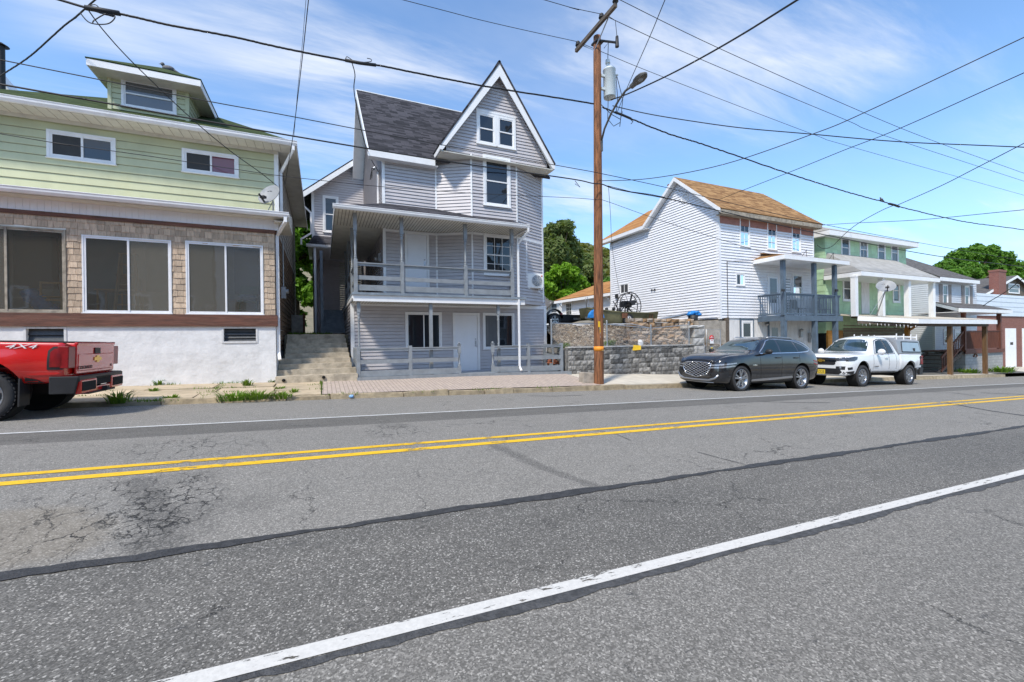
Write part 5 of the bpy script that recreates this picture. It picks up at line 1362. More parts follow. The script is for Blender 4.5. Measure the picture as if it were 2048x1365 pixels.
# balcony
BF = 13.75; b0, b1 = 21.0, PY(1684, 632, BF).x
bal_z = PY(1570, 633, BF).z
mb = MB(); mb.box(b0, b1, BF, QY - .002, bal_z - .04, bal_z + .06); mb.box(b0 - .02, b1 + .02, BF - .04, BF - .001, bal_z - .22, bal_z + .06); mb.box(b0 - .02, b0 + .02, BF, QY - .002, bal_z - .22, bal_z - .041); mb.box(b1 - .02, b1 + .02, BF, QY, bal_z - .22, bal_z - .041)
sd_ = M['graydark']
bl = mb.build('balcony', sd_, qh)
rfz = PY(1573, 521, BF).z
posts = [PY(p, 600, BF).x for p in (1570, 1632, 1673)]
for x in posts:
    mb = MB(); mb.box(x - .10, x + .10, BF - .02, BF + .18, zb(x) - .2, bal_z - .221); mb.box(x - .09, x + .09, BF + .0, BF + .17, bal_z + .061, rfz); mb.build('balcony_post', sd_, bl)
def pickets(par, p0, p1, z0, z1, step=.115, w=.032, m=sd_):
    mb = MB(); p0 = V(p0); p1 = V(p1); L = (p1 - p0).length; d = (p1 - p0) / L
    mb.beam(p0 + V((0, 0, z1)), p1 + V((0, 0, z1)), .10, .04); mb.beam(p0 + V((0, 0, z1 - .06)), p1 + V((0, 0, z1 - .06)), .035, .07); mb.beam(p0 + V((0, 0, z0 + .08)), p1 + V((0, 0, z0 + .08)), .035, .08)
    n = int(L / step)
    for i in range(1, n): p = p0 + d * (L * i / n); mb.box(p.x - w / 2, p.x + w / 2, p.y - w / 2, p.y + w / 2, z0 + .05, z1 - .03)
    return mb.build('railing', m, par)
rz = PY(1600, 588, BF).z
pickets(bl, (b0, QY - .05, 0), (b0, BF + .06, 0), bal_z + .06, rz); pickets(bl, (b0, BF + .06, 0), (posts[0] - .1, BF + .06, 0), bal_z + .06, rz)
pickets(bl, (posts[0] + .1, BF + .06, 0), (posts[1] - .1, BF + .06, 0), bal_z + .06, rz); pickets(bl, (posts[1] + .1, BF + .06, 0), (b1 - .05, BF + .06, 0), bal_z + .06, rz); pickets(bl, (b1 - .05, BF + .06, 0), (b1 - .05, QY, 0), bal_z + .06, rz)
r0x = b0 - .35; r1x = b1 + .3; rt = rfz + .22
mb = MB(); slab(mb, [(r0x, BF - .25, rt), (r1x, BF - .25, rt), (r1x - .6, QY, rt + .25), (r0x + .6, QY, rt + .42)], .03); slab(mb, [(r0x, BF - .25, rt), (r0x, QY, rt), (r0x + .6, QY, rt + .25)], .03); uvize(mb.build('balcony_roof', M['roofbrown'], bl))
mb = MB(); mb.box(r0x + .02, r1x - .02, BF - .22, QY - .02, rt - .2, rt - .17); mb.box(r0x, r1x, BF - .25, BF - .221, rt - .21, rt - .01); mb.box(r0x, r0x + .03, BF - .22, QY - .02, rt - .21, rt - .01); mb.box(r1x - .03, r1x, BF - .22, QY, rt - .21, rt - .01); mb.build('balcony_ceiling', M['white'], bl)
mb = MB()
for px, py in ((1530, 517), (1660, 515)):
    x = PY(1608 if px < 1600 else 1662, 520, BF).x; mb.tube([(x - .15, BF, rt + .06), (x + .2, BF, rt + .4), (x + .22, BF, rt + .05)], .012, 5); mb.tube([(x + .2, BF, rt + .4), (x + .24, BF, rt + .42)], .02, 5)
mb.build('service_bracket', M['black'], bl)
mb = MB()
for px in (1567, 1673):
    x = PY(px, 583, BF).x; mb.box(x - .22, x - .05, BF - .12, BF - .03, PY(px, 584, BF).z, PY(px, 581, BF).z + .04)
mb.build('security_camera', M['black'], bl)
# deck furniture on the balcony
def balcony_chair(x, lab):
    t_ = thing('patio_chair', lab, 'chair', (x, 14.6, bal_z + .06), 'dark chairs on the slate blue balcony'); z = bal_z + .06
    mb = MB(); mb.box(x - .25, x + .25, 14.4, 14.85, z + .40, z + .44); mb.build('seat', M['black'], t_)
    mb = MB(); mb.prism([(x - .25, 14.84, z + .45), (x + .25, 14.84, z + .45), (x + .25, 14.95, z + .95), (x - .25, 14.95, z + .95)], (0, .03, 0)); mb.build('backrest', M['black'], t_)
    for a in (-.23, .21):
        for b in (14.41, 14.82): mb = MB(); mb.box(x + a, x + a + .025, b, b + .025, z, z + .40); mb.build('leg', M['black'], t_)
balcony_chair(PY(1600, 600, 14.6).x, 'dark patio chair behind the balcony railing, between the first and second balcony posts')
balcony_chair(PY(1648, 600, 14.6).x, 'dark patio chair behind the balcony railing, between the second and third balcony posts')

# ================================================================== green two storey house
EYY = 15.3; EX0_, EX1_ = 27.05, 35.95; EB = 24.
eh = thing('house', 'green shingle sided house with pale gray roof, white porch posts and tan carport roof', 'house', (31.5, EYY, -.8))
ef = FY(EYY); ez1 = 7.48
ew = [rectY(1681, 471, 1699, 520, EYY), rectY(1718, 476, 1735, 523, EYY), rectY(1754, 480, 1770, 526, EYY), rectY(1781, 484, 1796, 528, EYY)]
lw = [rectY(1684, 552, 1703, 603, EYY), rectY(1784, 556, 1799, 606, EYY)]
pan = rectY(1721, 552, 1738, 628, EYY)
ez0 = 1.9
mb = MB(); mb.box(EX0_ + .01, EX1_ - .01, EYY + .01, EB, ez0 - .3, ez1 + .1); mb.build('wall', M['asbestos'], eh)
mb = MB(); shingle_wall(mb, ef, EX0_, EX1_, ez0, ez1, ew + lw + [pan], .36, .58, .62); shingle_wall(mb, FX(EX0_), EYY, EB, ez0, ez1, (), .36, .58, .62); mb.build('shingle_siding', M['asbestos'], eh)
for k, q in enumerate(ew): window(eh, ef, *q, 'hung', .07, .05, gm='glass', gm2='glass' if k == 0 else 'glassdim', sash=.04, grid=(1, 0) if k == 1 else (0, 0), sill=.03)
for q in lw: window(eh, ef, *q, 'hung', .10, .05, gm='glass', gm2='glassdim', sash=.05)
mb = MB(); ef.box(mb, pan[0], pan[1], 0, .04, pan[2], pan[3]); mb.build('covered_door', M['peel'], eh)
pe = 14.75; oh = .55; rx0, rx1 = EX0_ - .5, EX1_ + .35
ze_ = PY(1760, 477, pe).z + .08; s3 = .52; hwd = (EB + .5 - pe) / 2; ry = pe + hwd
mb = MB(); A, B2, C2, D2 = (rx0, pe, ze_), (rx1, pe, ze_), (rx1, EB + .5, ze_), (rx0, EB + .5, ze_); pz_ = ze_ + hwd * s3; p1_, p2_ = (rx0 + hwd * .28, ry, pz_ - .4), (rx1 - hwd * 1., ry, pz_ - .4)
for q in ([A, B2, p2_, p1_], [B2, C2, p2_], [C2, D2, p1_, p2_], [D2, A, p1_]): slab(mb, q, .06)
uvize(mb.build('roof', M['roofpale'], eh))
mb = MB(); mb.box(rx0, rx1, pe, pe + .03, ze_ - .30, ze_ - .03); mb.box(rx0, rx0 + .03, pe + .03, EB, ze_ - .30, ze_ - .03); mb.box(rx1 - .03, rx1, pe + .03, EB, ze_ - .30, ze_ - .03); mb.box(rx0 + .03, rx1 - .03, pe + .031, EYY - .01, ze_ - .28, ze_ - .25); mb.box(rx0 + .03, EX0_, EYY, EB, ze_ - .28, ze_ - .25); mb.build('fascia', M['white'], eh)
# upper porch roof
PFY = 13.7; uz = PY(1708, 552, PFY).z; px0 = 26.9; px1 = PY(1880, 560, PFY - .3).x
mb = MB(); top = PY(1720, 513, EYY).z + .0
slab(mb, [(px0, PFY - .3, uz + .24), (px1, PFY - .3, uz + .24), (px1 - .9, EYY, top), (px0 + .3, EYY, top)], .04); slab(mb, [(px0, PFY - .3, uz + .24), (px0 + .3, EYY, top), (px0, EYY, uz + .24)], .04); slab(mb, [(px1, PFY - .3, uz + .24), (px1, EYY, uz + .24), (px1 - .9, EYY, top)], .04)
uvize(mb.build('porch_roof', M['roofpale'], eh))
mb = MB(); mb.box(px0, px1, PFY - .31, PFY - .28, uz - .02, uz + .21); mb.box(px0, px0 + .03, PFY - .28, EYY, uz - .02, uz + .21); mb.box(px1 - .03, px1, PFY - .28, EYY, uz - .02, uz + .21); mb.box(px0 + .03, px1 - .03, PFY - .27, EYY - .01, uz + .0, uz + .03); mb.build('porch_fascia', M['white'], eh)
cz = PY(1836, 641, 12.0).z
slope_ = lambda y: cz + .10 + (y - 11.95) * .135
for p in (1709, 1763, 1815, 1864):
    x = PY(p, 600, PFY).x; mb = MB(); mb.box(x - .13, x + .13, PFY - .12, PFY + .12, slope_(PFY) - .05, uz); mb.box(x - .15, x + .15, PFY - .14, PFY + .14, uz - .08, uz - .001); mb.build('porch_post', M['white'], eh)
# carport roof over the pavement
kx0 = PY(1836, 646, 11.95).x; kx1 = PY(1993, 642, 11.95).x; kl = 26.9
mb = MB(); slab(mb, [(kx0, 11.95, slope_(11.95)), (kx1, 11.95, slope_(11.95)), (kx1, EYY, slope_(EYY)), (kl, EYY, slope_(EYY)), (kl, 13.6, slope_(13.6))], .06)
mb.build('carport_roof', M['rooftan'], eh)
mb = MB(); zf = slope_(11.95); mb.beam((kx0, 11.93, zf - .16), (kx1, 11.93, zf - .16), .03, .24)
mb.beam((kl, 13.6, slope_(13.6) - .16), (kx0, 11.93, zf - .16), .03, .24); mb.beam((kx1, 11.95, zf - .16), (kx1, EYY, slope_(EYY) - .16), .03, .24); mb.build('carport_fascia', M['white'], eh)
mb = MB(); mb.beam((kx0 + .2, 12.25, zf - .30), (kx1 - .3, 12.25, zf - .30), .1, .24); mb.beam((kl, 13.6, slope_(13.6) - .36), (kx0 + .1, 12.2, zf - .36), .06, .14)
for k in range(9): x = kx0 + .4 + (kx1 - kx0 - .8) * k / 8; mb.beam((x, 12.3, zf - .18), (x, EYY, slope_(EYY) - .18), .05, .14)
mb.build('carport_beam', M['oldwood'], eh)
for p in (1900, 1970):
    x = PY(p, 700, 12.3).x; mb = MB(); mb.box(x - .095, x + .095, 12.2, 12.4, walkz(x, 12.3) - .1, zf - .42); mb.build('carport_post', M['tanwood'], eh)
x = PY(1815, 700, 13.6).x; mb = MB(); mb.box(x - .1, x + .1, 13.5, 13.7, walkz(x, 13.6) - .1, slope_(13.6) - .1); mb.beam((x - .1, 13.55, slope_(13.6) - .9), (x + .7, 13.0, slope_(13.6) - .2), .1, .1); mb.build('carport_post', M['amber'], eh)
# ground storey under the carport
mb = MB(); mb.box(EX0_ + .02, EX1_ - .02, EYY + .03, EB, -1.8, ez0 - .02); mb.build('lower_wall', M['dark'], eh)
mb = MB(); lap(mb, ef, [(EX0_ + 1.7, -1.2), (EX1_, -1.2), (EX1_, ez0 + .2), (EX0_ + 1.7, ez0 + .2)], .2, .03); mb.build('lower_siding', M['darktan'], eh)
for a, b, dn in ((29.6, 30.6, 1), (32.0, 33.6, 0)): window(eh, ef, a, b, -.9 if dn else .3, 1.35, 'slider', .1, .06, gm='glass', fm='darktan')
mb = MB(); mb.box(EX0_ + .05, EX0_ + 1.55, EYY - .06, EYY + .02, -1.2, 1.75)
for k in range(22): z = -1.15 + k * .13; mb.box(EX0_ + .05, EX0_ + 1.55, EYY - .075, EYY - .06, z, z + .115)
mb.build('plank_screen', M['amber'], eh)
mb = MB()
for k in range(16):
    t_ = (k + .5) / 16; x = kl + (kx0 - kl) * t_; y = 13.6 + (11.93 - 13.6) * t_; z = slope_(y) - .38
    if k % 5 != 4: mb.tube([(x, y + .04, z), (x + .015, y + .04, z - .10 - .08 * R.random())], .012, 5)
mb.build('icicle_lights', M['white'], eh)
dsh = PY(1767, 575, 12.9); ds = thing('satellite_dish', 'gray satellite dish on a tripod on the tan carport roof of the green house', 'satellite dish', (dsh.x, 12.95, slope_(12.95)))
dish_parts(ds, (dsh.x, 12.8, dsh.z), (-.62, -.42, .62), .42, (dsh.x - .1, 13.2, slope_(13.2)))

# ================================================================== gray house with shutters
SY = 15.5; SX0, SX1 = PY(1868, 600, SY).x, PY(1952, 560, SY).x; SB = 24
gy = thing('house', 'pale gray sided house with taupe shutters and red brown railed porch on concrete blocks', 'house', (SX0 + 3, SY, -1.2))
sf_ = FY(SY); sz1 = PY(1910, 562, SY).z
shw = [rectY(1884, 569, 1895, 610, SY), rectY(1928, 572, 1938, 611, SY)]
mb = MB(); mb.box(SX0 + .01, SX1 - .01, SY + .01, SB, -1.6, sz1 + .2); mb.build('wall', M['whitev'], gy)
lowd = [rectY(1886, 659, 1895, 688, SY), rectY(1908, 659, 1922, 700, SY)]
mb = MB(); lap(mb, sf_, [(SX0, -.3), (SX1, -.3), (SX1, sz1), (SX0, sz1)], .15, .028, shw + lowd); lap(mb, FX(SX0), [(SY, -.3), (SB, -.3), (SB, sz1), (SY, sz1)], .15, .028); mb.build('siding', mat('pale_gray_siding', (.58, .60, .63), .5, .05, 2), gy)
mb = MB(); mb.box(SX0 + .03, SX1, SY - .02, SB, -2.2, -.32); mb.build('foundation', M['brick'], gy)
mb = MB(); sf_.box(mb, SX0 - .02, SX0 + .12, -.1, .035, -.3, sz1); mb.build('corner_board', M['white'], gy)
for q in shw:
    w_ = window(gy, sf_, *q, 'hung', .07, .05, gm='glass', sash=.05)
    for a, b in ((q[0] - .50, q[0] - .03), (q[1] + .03, q[1] + .50)):
        mb = MB(); sf_.box(mb, a, b, 0, .05, q[2], q[3])
        for k in range(14): z = q[2] + .1 + (q[3] - q[2] - .2) * k / 14; sf_.box(mb, a + .06, b - .06, .05, .056, z, z + .06)
        mb.build('shutter', M['shutter'], gy)
window(gy, sf_, *lowd[0], 'hung', .08, .05, gm='glass'); door(gy, sf_, lowd[1][0], lowd[1][1], .2, lowd[1][3], trim=.1, glass=(.2, .8, .5, .9))
se = SY - .5; sxa, sxb = SX0 - .35, PY(1960, 565, se).x; sez = PY(1900, 560, se).z + .05
mb = MB(); ap = sez + 3.0; slab(mb, [(sxa, se, sez + .12), (sxb, se, sez + .12), (sxb - .2, SY + 4.5, ap), (sxa, SY + 4.5, ap)], .07); slab(mb, [(sxa, SY + 4.5, ap), (sxb - .2, SY + 4.5, ap), (sxb, SB + .5, sez), (sxa, SB + .5, sez)], .07); uvize(mb.build('roof', M['roofmid'], gy))
mb = MB(); mb.box(sxa, sxb, se, se + .03, sez - .16, sez + .09); mb.box(sxa, sxb, se + .03, SY, sez - .14, sez - .11); mb.prism([(SX0, SY, sez - .2), (SX0, SY + 4.5, ap - .2), (SX0, SB, sez - .2)], (.05, 0, 0)); mb.build('fascia', M['white'], gy)
# its porch
sp = 13.3; spx0, spx1 = PY(1905, 620, sp).x, PY(2012, 628, sp).x; spz = PY(1960, 622, sp).z; wz = PY(1900, 606, SY).z
mb = MB(); slab(mb, [(spx0, sp - .3, spz + .1), (spx1, sp - .3, spz + .1), (SX1 + .6, SY, wz), (SX0 + .1, SY, wz)], .06); uvize(mb.build('porch_roof', M['roofmid'], gy))
mb = MB(); mb.box(spx0, spx1, sp - .33, sp - .3, spz - .14, spz + .08); mb.beam((spx0, sp - .3, spz - .03), (SX0 + .1, SY, wz - .16), .03, .2); mb.box(spx0 + .2, spx1 - .3, sp - .29, SY, spz - .15, spz - .12); mb.build('porch_fascia', M['white'], gy)
pdz = PY(1960, 701, sp).z; rzt = PY(1960, 662, sp).z; pxa = PY(1931, 690, sp).x; pxb = PY(2008, 690, sp).x
for p in (1931, 2002):
    x = PY(p, 690, sp).x; mb = MB(); mb.box(x - .1, x + .1, sp - .02, sp + .18, pdz, spz - .14); mb.build('porch_post', M['redwood'], gy)
pickets(gy, (pxa + .1, sp + .05, 0), (pxb - .15, sp + .05, 0), pdz + .05, rzt, .13, .05, M['redwood'])
mb = MB(); mb.box(pxa - .1, pxb, sp - .05, sp + .0, pdz - .2, pdz + .05); mb.box(pxa - .1, pxb, sp, SY - .01, pdz - .05, pdz); mb.build('porch_deck', M['redwood'], gy)
mb = MB(); mb.box(pxa + .1, pxb - .05, sp + .05, SY - .01, -2.4, pdz - .201); mb.build('block_wall', M['cmu'], gy)
mb = MB(); hx = PY(1912, 708, sp).x
hx = PY(1948, 708, sp).x; hz = PY(1948, 709, sp + .05).z
for k, pts in enumerate(([(0, .10), (.16, .10), (.16, -.14), (.02, -.16), (-.02, -.06)], [(.50, .12), (.34, .10), (.34, .0), (.50, -.04), (.50, -.15), (.34, -.18)])):
    mb.tube([(hx + a, sp + .02, hz + b) for a, b in pts], .028, 6)
mb.build('iron_bracket', M['rust'], gy)
# stairs up to it
sx_ = PY(1880, 720, sp + .3).x; n = 6
mb = MB(); rr_ = (pdz - (zb(40) - .1)) / n
for k in range(n):
    x = sx_ - .0 + .0; z = zb(40) - .1 + rr_ * (k + 1); y = sp + .1 + .0
    xx = sx_ - .9 + .30 * k
    mb.box(xx, xx + .34, sp + .15, SY - .3, z - .05, z)
mb.beam((sx_ - .9, sp + .12, zb(40)), (pxa, sp + .12, pdz - .1), .06, .24); mb.beam((sx_ - .9, SY - .3, zb(40)), (pxa, SY - .3, pdz - .1), .06, .24); mb.build('porch_stair', M['oldwood'], gy)
mb = MB(); a = V((sx_ - .5, sp + .05, zb(40) + 1.0)); b = V((pxa - .05, sp + .05, rzt)); mb.beam(a, b, .06, .12); mb.beam(a - V((0, 0, .85)), b - V((0, 0, .85)), .05, .1)
for k in range(14): p = a.lerp(b, (k + .5) / 14); mb.box(p.x - .025, p.x + .025, p.y - .02, p.y + .02, p.z - .88, p.z)
mb.build('stair_railing', M['redwood'], gy)

# ================================================================== brick garage and brown gabled house at the far right
KY = 17.0; kx = PY(1952, 640, KY).x
gg = thing('garage', 'red brick garage with white doors and pale sided upper band at the far right', 'garage', (kx + 8, KY, -1.6))
kf = FY(KY); kz1 = PY(2000, 590, KY).z; kzb = PY(2010, 633, KY).z
mb = MB(); mb.box(kx, kx + 30, KY, KY + 12, -4, kzb); mb.build('wall', M['brick'], gg)
mb = MB(); mb.box(kx - .05, kx + 30, KY - .06, KY + 12, kzb + .001, kz1); lap(mb, FY(KY - .061), [(kx - .05, kzb), (kx + 30, kzb), (kx + 30, kz1), (kx - .05, kz1)], .42, .03); lap(mb, FX(kx - .051), [(KY - .06, kzb), (KY + 12, kzb), (KY + 12, kz1), (KY - .06, kz1)], .42, .03); mb.build('upper_siding', M['paleblue'], gg)
dz = PY(2020, 657, KY).z
gd0 = PY(2010, 657, KY).x
for k in range(3):
    a = gd0 + k * 3.6; mb = MB(); b = a + 2.2
    for j in range(4): z0 = zb(a) - .2 + (dz - zb(a) + .2) * j / 4; z1 = zb(a) - .2 + (dz - zb(a) + .2) * (j + 1) / 4; kf.box(mb, a, b, 0, .04, z0 + .01, z1 - .01); kf.box(mb, a, b, 0, .03, z0 - .011, z0 + .011)
    g_ = mb.build('garage_door', M['white'], gg)
    mb = MB(); kf.box(mb, a + .9, a + 1.5, .04, .05, (zb(a) + dz) / 2 + .2, (zb(a) + dz) / 2 + .45); mb.build('pane', M['glass'], g_)
mb = MB(); c = PY(1996, 690, KY); mb.box(c.x - .01, c.x + .05, KY - .02, KY + .01, -3, dz); mb.build('joint_trim', M['brick'], gg)
BYY = 26.; bh = thing('house', 'brown sided gabled house with brick chimney behind the brick garage', 'house', (PY(2020, 600, BYY).x, BYY, -1))
a = PY(1952, 592, BYY); b = PY(2024, 552, BYY); hwid = b.x - a.x; cxm = b.x
mb = MB(); mb.prism([(a.x + .5, BYY, -2), (cxm + hwid - .5, BYY, -2), (cxm + hwid - .5, BYY, a.z), (cxm, BYY, b.z - .2), (a.x + .5, BYY, a.z)], (0, 9, 0)); mb.build('wall', M['brownside'], bh)
mb = MB(); lap(mb, FY(BYY - .01), [(a.x + .5, 0), (cxm + hwid - .5, 0), (cxm + hwid - .5, a.z + .1), (cxm, b.z - .15), (a.x + .5, a.z + .1)], .2, .03, [rectY(2016, 567, 2038, 588, BYY)]); mb.build('siding', M['brownside'], bh)
window(bh, FY(BYY - .01), *rectY(2016, 567, 2038, 588, BYY), 'hung', .12, .06, gm='glass')
mb = MB()
for s in (-1, 1): slab(mb, [(cxm + s * (hwid + .1), BYY - .5, a.z - .1), (cxm, BYY - .5, b.z), (cxm, BYY + 9.5, b.z), (cxm + s * (hwid + .1), BYY + 9.5, a.z - .1)], .12)
uvize(mb.build('roof', M['roofmid'], bh))
mb = MB()
for s in (-1, 1): mb.prism([(cxm + s * (hwid + .1), BYY - .53, a.z - .12), (cxm, BYY - .53, b.z - .02), (cxm, BYY - .53, b.z - .34), (cxm + s * (hwid + .1), BYY - .53, a.z - .44)], (0, .03, 0))
mb.build('rake_board', M['white'], bh, fix=True)
c0_, c1_ = PY(1989, 590, BYY - .6).x, PY(2004, 590, BYY - .6).x
mb = MB(); mb.box(c0_, c1_, BYY - 1.0, BYY - .1, -1, PY(1996, 545, BYY - .6).z); mb.box(c0_ - .06, c1_ + .06, BYY - 1.06, BYY - .04, PY(1996, 545, BYY - .6).z, PY(1996, 541, BYY - .6).z); mb.build('chimney', M['brick'], bh)

# ================================================================== long white outbuilding behind the white house, small house behind it
TY = 31.0; oz = landz(14, TY)
ob = thing('outbuilding', 'low white sided outbuilding with orange shingle roof behind the boat', 'outbuilding', (16, TY, oz))
tx0 = PY(1124, 610, TY).x
a = PY(1112, 600, TY - .4); e0 = PY(1224, 585, 25.5)
f0, f1 = V((tx0, TY, 0)), V((PY(1222, 600, 25.0).x + .05, 24.6, 0)); uu = (f1 - f0).normalized(); nn = V((uu.y, -uu.x, 0)); LL = (f1 - f0).length
of = Fr(f0, uu, nn); ozt = (a.z + e0.z) / 2 - .05
mb = MB(); mb.prism([f0 + V((0, 0, oz - 1)), f1 + V((0, 0, oz - 1)), f1 - nn * 6 + V((0, 0, oz - 1)), f0 - nn * 6 + V((0, 0, oz - 1))], (0, 0, ozt - oz + 1)); mb.build('wall', M['whitev'], ob)
mb = MB(); lap(mb, of, [(0, oz - .2), (LL, oz - .2), (LL, ozt), (0, ozt)], .16, .02); mb.build('siding', M['whitev'], ob)
window(ob, of, .55, 1.45, oz + .5, oz + 2.2, 'fixed', .1, .06, gm='glass', grid=(2, 4)); 
mb = MB(); c = nn * .45; q = [f0 + c - uu * .5 + V((0, 0, ozt)), f1 + c + V((0, 0, ozt)), f1 - nn * 3 + V((0, 0, ozt + 1.45)), f0 - nn * 3 + uu * 1.5 + V((0, 0, ozt + 1.45))]; slab(mb, q, .06); slab(mb, [q[0], q[3], f0 - nn * 6 - uu * .5 + V((0, 0, ozt))], .06); slab(mb, [q[3], q[2], f1 - nn * 6 + V((0, 0, ozt)), f0 - nn * 6 + V((0, 0, ozt))], .06); uvize(mb.build('roof', M['rooforange'], ob))
mb = MB(); mb.beam(q[0] - V((0, 0, .16)), q[1] - V((0, 0, .16)), .04, .2); mb.build('gutter', M['white'], ob)
mb = MB(); d_ = f1 + nn * .3 - uu * .6; pipe(mb, [d_ + V((0, 0, ozt - .25)), d_ - nn * .25 + uu * .2 + V((0, 0, ozt - .7)), d_ - nn * .25 + uu * .2 + V((0, 0, oz))], .09); mb.build('downspout', M['white'], ob)
HY = 45.; hp = PY(1096, 640, HY); hx0, hx1 = PY(1096, 600, HY).x, PY(1128, 600, HY).x; hz0 = PY(1100, 642, HY).z; hz1 = PY(1100, 612, HY).z; ha = PY(1122, 588, HY)
sh = thing('house', 'small distant white house with gray roof beyond the lot', 'house', ((hx0 + hx1) / 2, HY, hz0))
mb = MB(); mb.box(hx0, hx1 + 2, HY, HY + 7, hz0 - 2, hz1); mb.prism([(hx0 + .8, HY, hz1), (hx1 + 2, HY, hz1), (ha.x, HY, ha.z)], (0, 7, 0)); mb.build('wall', M['white'], sh)
mb = MB(); slab(mb, [(hx0 - .4, HY - .4, hz1 - .3), (ha.x, HY - .4, ha.z + .1), (ha.x, HY + 7, ha.z + .1), (hx0 - .4, HY + 7, hz1 - .3)], .15); slab(mb, [(hx1 + 2.4, HY - .4, hz1 - .1), (ha.x, HY - .4, ha.z + .1), (ha.x, HY + 7, ha.z + .1), (hx1 + 2.4, HY + 7, hz1 - .1)], .15); uvize(mb.build('roof', M['roofmid'], sh))
window(sh, FY(HY), hx0 + .3, hx0 + 1.3, hz0 + .9, hz0 + 2.2, 'hung', .1, .06, gm='glassdim')
# ================================================================== retaining wall, bank, stones, fence
RWY = 14.6; rwx0, rwx1 = 8.95, PY(1388, 700, RWY).x
RZt = 1.08
def rough_block(mb, x0, x1, y0, y1, z0, z1, rough=.02, nx=3, nz=2):
    """split faced block: front face broken into a small irregular grid"""
    vs = []; g = .004
    for j in range(nz + 1):
        for i in range(nx + 1):
            ed = i in (0, nx) or j in (0, nz)
            vs.append((x0 + g + (x1 - x0 - 2 * g) * i / nx, y0 - (R.uniform(.2, 1.) * rough if not ed else -R.uniform(0, .3) * rough), z0 + g + (z1 - z0 - 2 * g) * j / nz))
    n = nx + 1
    mb.add(vs, [(j * n + i, j * n + i + 1, (j + 1) * n + i + 1, (j + 1) * n + i) for j in range(nz) for i in range(nx)])
    a, b, c, d = vs[0], vs[nx], vs[-1], vs[nz * n]
    mb.add([a, b, c, d, (a[0], y1, a[2]), (b[0], y1, b[2]), (c[0], y1, c[2]), (d[0], y1, d[2])], [(0, 4, 5, 1), (1, 5, 6, 2), (2, 6, 7, 3), (3, 7, 4, 0)])
mb = MB(); z = -.45; r = 0
while z < RZt - .05:
    h = min(.205, RZt - z); x = rwx0 - R.uniform(0, .3)
    while x < rwx1:
        L = R.choice((.22, .32, .42, .42)); xe = min(x + L, rwx1)
        if xe - x > .06 and xe > rwx0: rough_block(mb, max(x, rwx0), xe, RWY, RWY + .3, z, z + h, .035, 4, 3)
        x = xe
    z += h; r += 1
rough_block(mb, 8.85, 8.95, RWY + .02, 16.6, -.4, RZt, .02)
rw = mb.build('retaining_wall', M['block']); tag(rw, 'low gray split face block retaining wall along the pavement', 'wall')
mb = MB(); x = rwx0
while x < rwx1: xe = min(x + R.uniform(.5, .8), rwx1); mb.box(x + .004, xe - .004, RWY - .04, RWY + .30, RZt + .001, RZt + .06); x = xe
mb.build('cap', M['graystone'], rw)
for px, y_, lab in ((1102, 15.1, 'terracotta pot at the right end of the gray porch fence, nearer the road'), (1108, 15.6, 'terracotta pot at the right end of the gray porch fence, nearer the house wall')):
    x = 8.70; mb = MB(); mb.lathe([(0, 0), (.09, 0), (.13, .24), (.145, .24), (.145, .29), (.12, .29), (.11, .24), (0, .22)], (x, y_, .2), (0, 0, 1), 14)
    for k in range(14): a = R.random() * 6.28; mb.ball((x + .07 * cos(a), y_ + .07 * sin(a), .52 + .1 * R.random()), .05, 5, 3, .5)
    tag(mb.build('flower_pot', M['clay']), lab, 'flower pot')
# rubble bank behind it
bankz = lambda x, y: 1.02 + (2.08 - 1.02) * max(0, min(1, (y - 14.95) / 1.7)) + .05 * sin(x * 3.1 + y * 2) * (1 if y > 15 else 0)
mb = MB(); gridsheet(mb, rng(8.9, 18.2, .3), [14.88, 15.2, 15.6, 16.0, 16.4, 16.7, 17.2, 18.2], bankz); struct(mb, 'embankment', M['rubblegnd'])
mb = MB()
for k in range(1500):
    x = R.uniform(8.95, 15.4); y = R.uniform(14.95, 16.9); s = R.choice((.02, .03, .04, .045, .06)) * R.uniform(.7, 1.3)
    mb.ball((x, y, bankz(x, y) + s * .2), s, 5, 3, .7, (R.uniform(.8, 1.6), 1, R.uniform(.5, 1)), False)
o = struct(mb, 'rubble', mat('rubble', (.17, .118, .07), .9, .3, 9, island=.7, isl2=(.25, .21, .16)), 'stuff'); 
# field stone wall right of the bank, with dressed pier
swx0, swx1 = PY(1306, 680, 15.3).x, PY(1387, 680, 15.3).x
mb = MB(); mb.box(swx0 - 1.2, swx1 + .3, 15.42, 15.8, .4, 2.15); sw = mb.build('stone_wall', M['rubblegnd']); tag(sw, 'tumbled tan field stone wall left of the white house corner', 'wall')
mb = MB(); z = 1.06
while z < 2.2:
    x = swx0 - 1.3 + (z - 1.06) * -.1; h = R.uniform(.13, .24)
    while x < swx1 - .1:
        L = R.uniform(.18, .52); rough_block(mb, x, min(x + L, swx1), 15.32 - R.uniform(0, .12), 15.5, z, z + h * R.uniform(.85, 1.05), .07, 3, 3); x += L + .015
    z += h
for k in range(70): mb.ball((R.uniform(swx0 - 1.6, swx1 - .2), R.uniform(14.95, 15.3), R.uniform(1.02, 1.4)), R.uniform(.07, .16), 6, 4, .6, (1.3, 1, .75), False)
mb.build('stone', M['stone'], sw)
mb = MB(); px0_, px1_ = PY(1385, 680, 14.75).x, PY(1409, 680, 14.75).x; z = -.3
for h, (a, b) in zip((.50, .42, .46, .36, .44, .16), ((0, 1), (.0, .98), (.02, 1), (.0, .95), (.15, 1), (-.3, 1))):
    rough_block(mb, px0_ + (px1_ - px0_) * a, px0_ + (px1_ - px0_) * b, 14.72, 15.3, z, z + h - .02, .06, 5, 3); z += h
mb.build('pier', M['graystone'], sw)
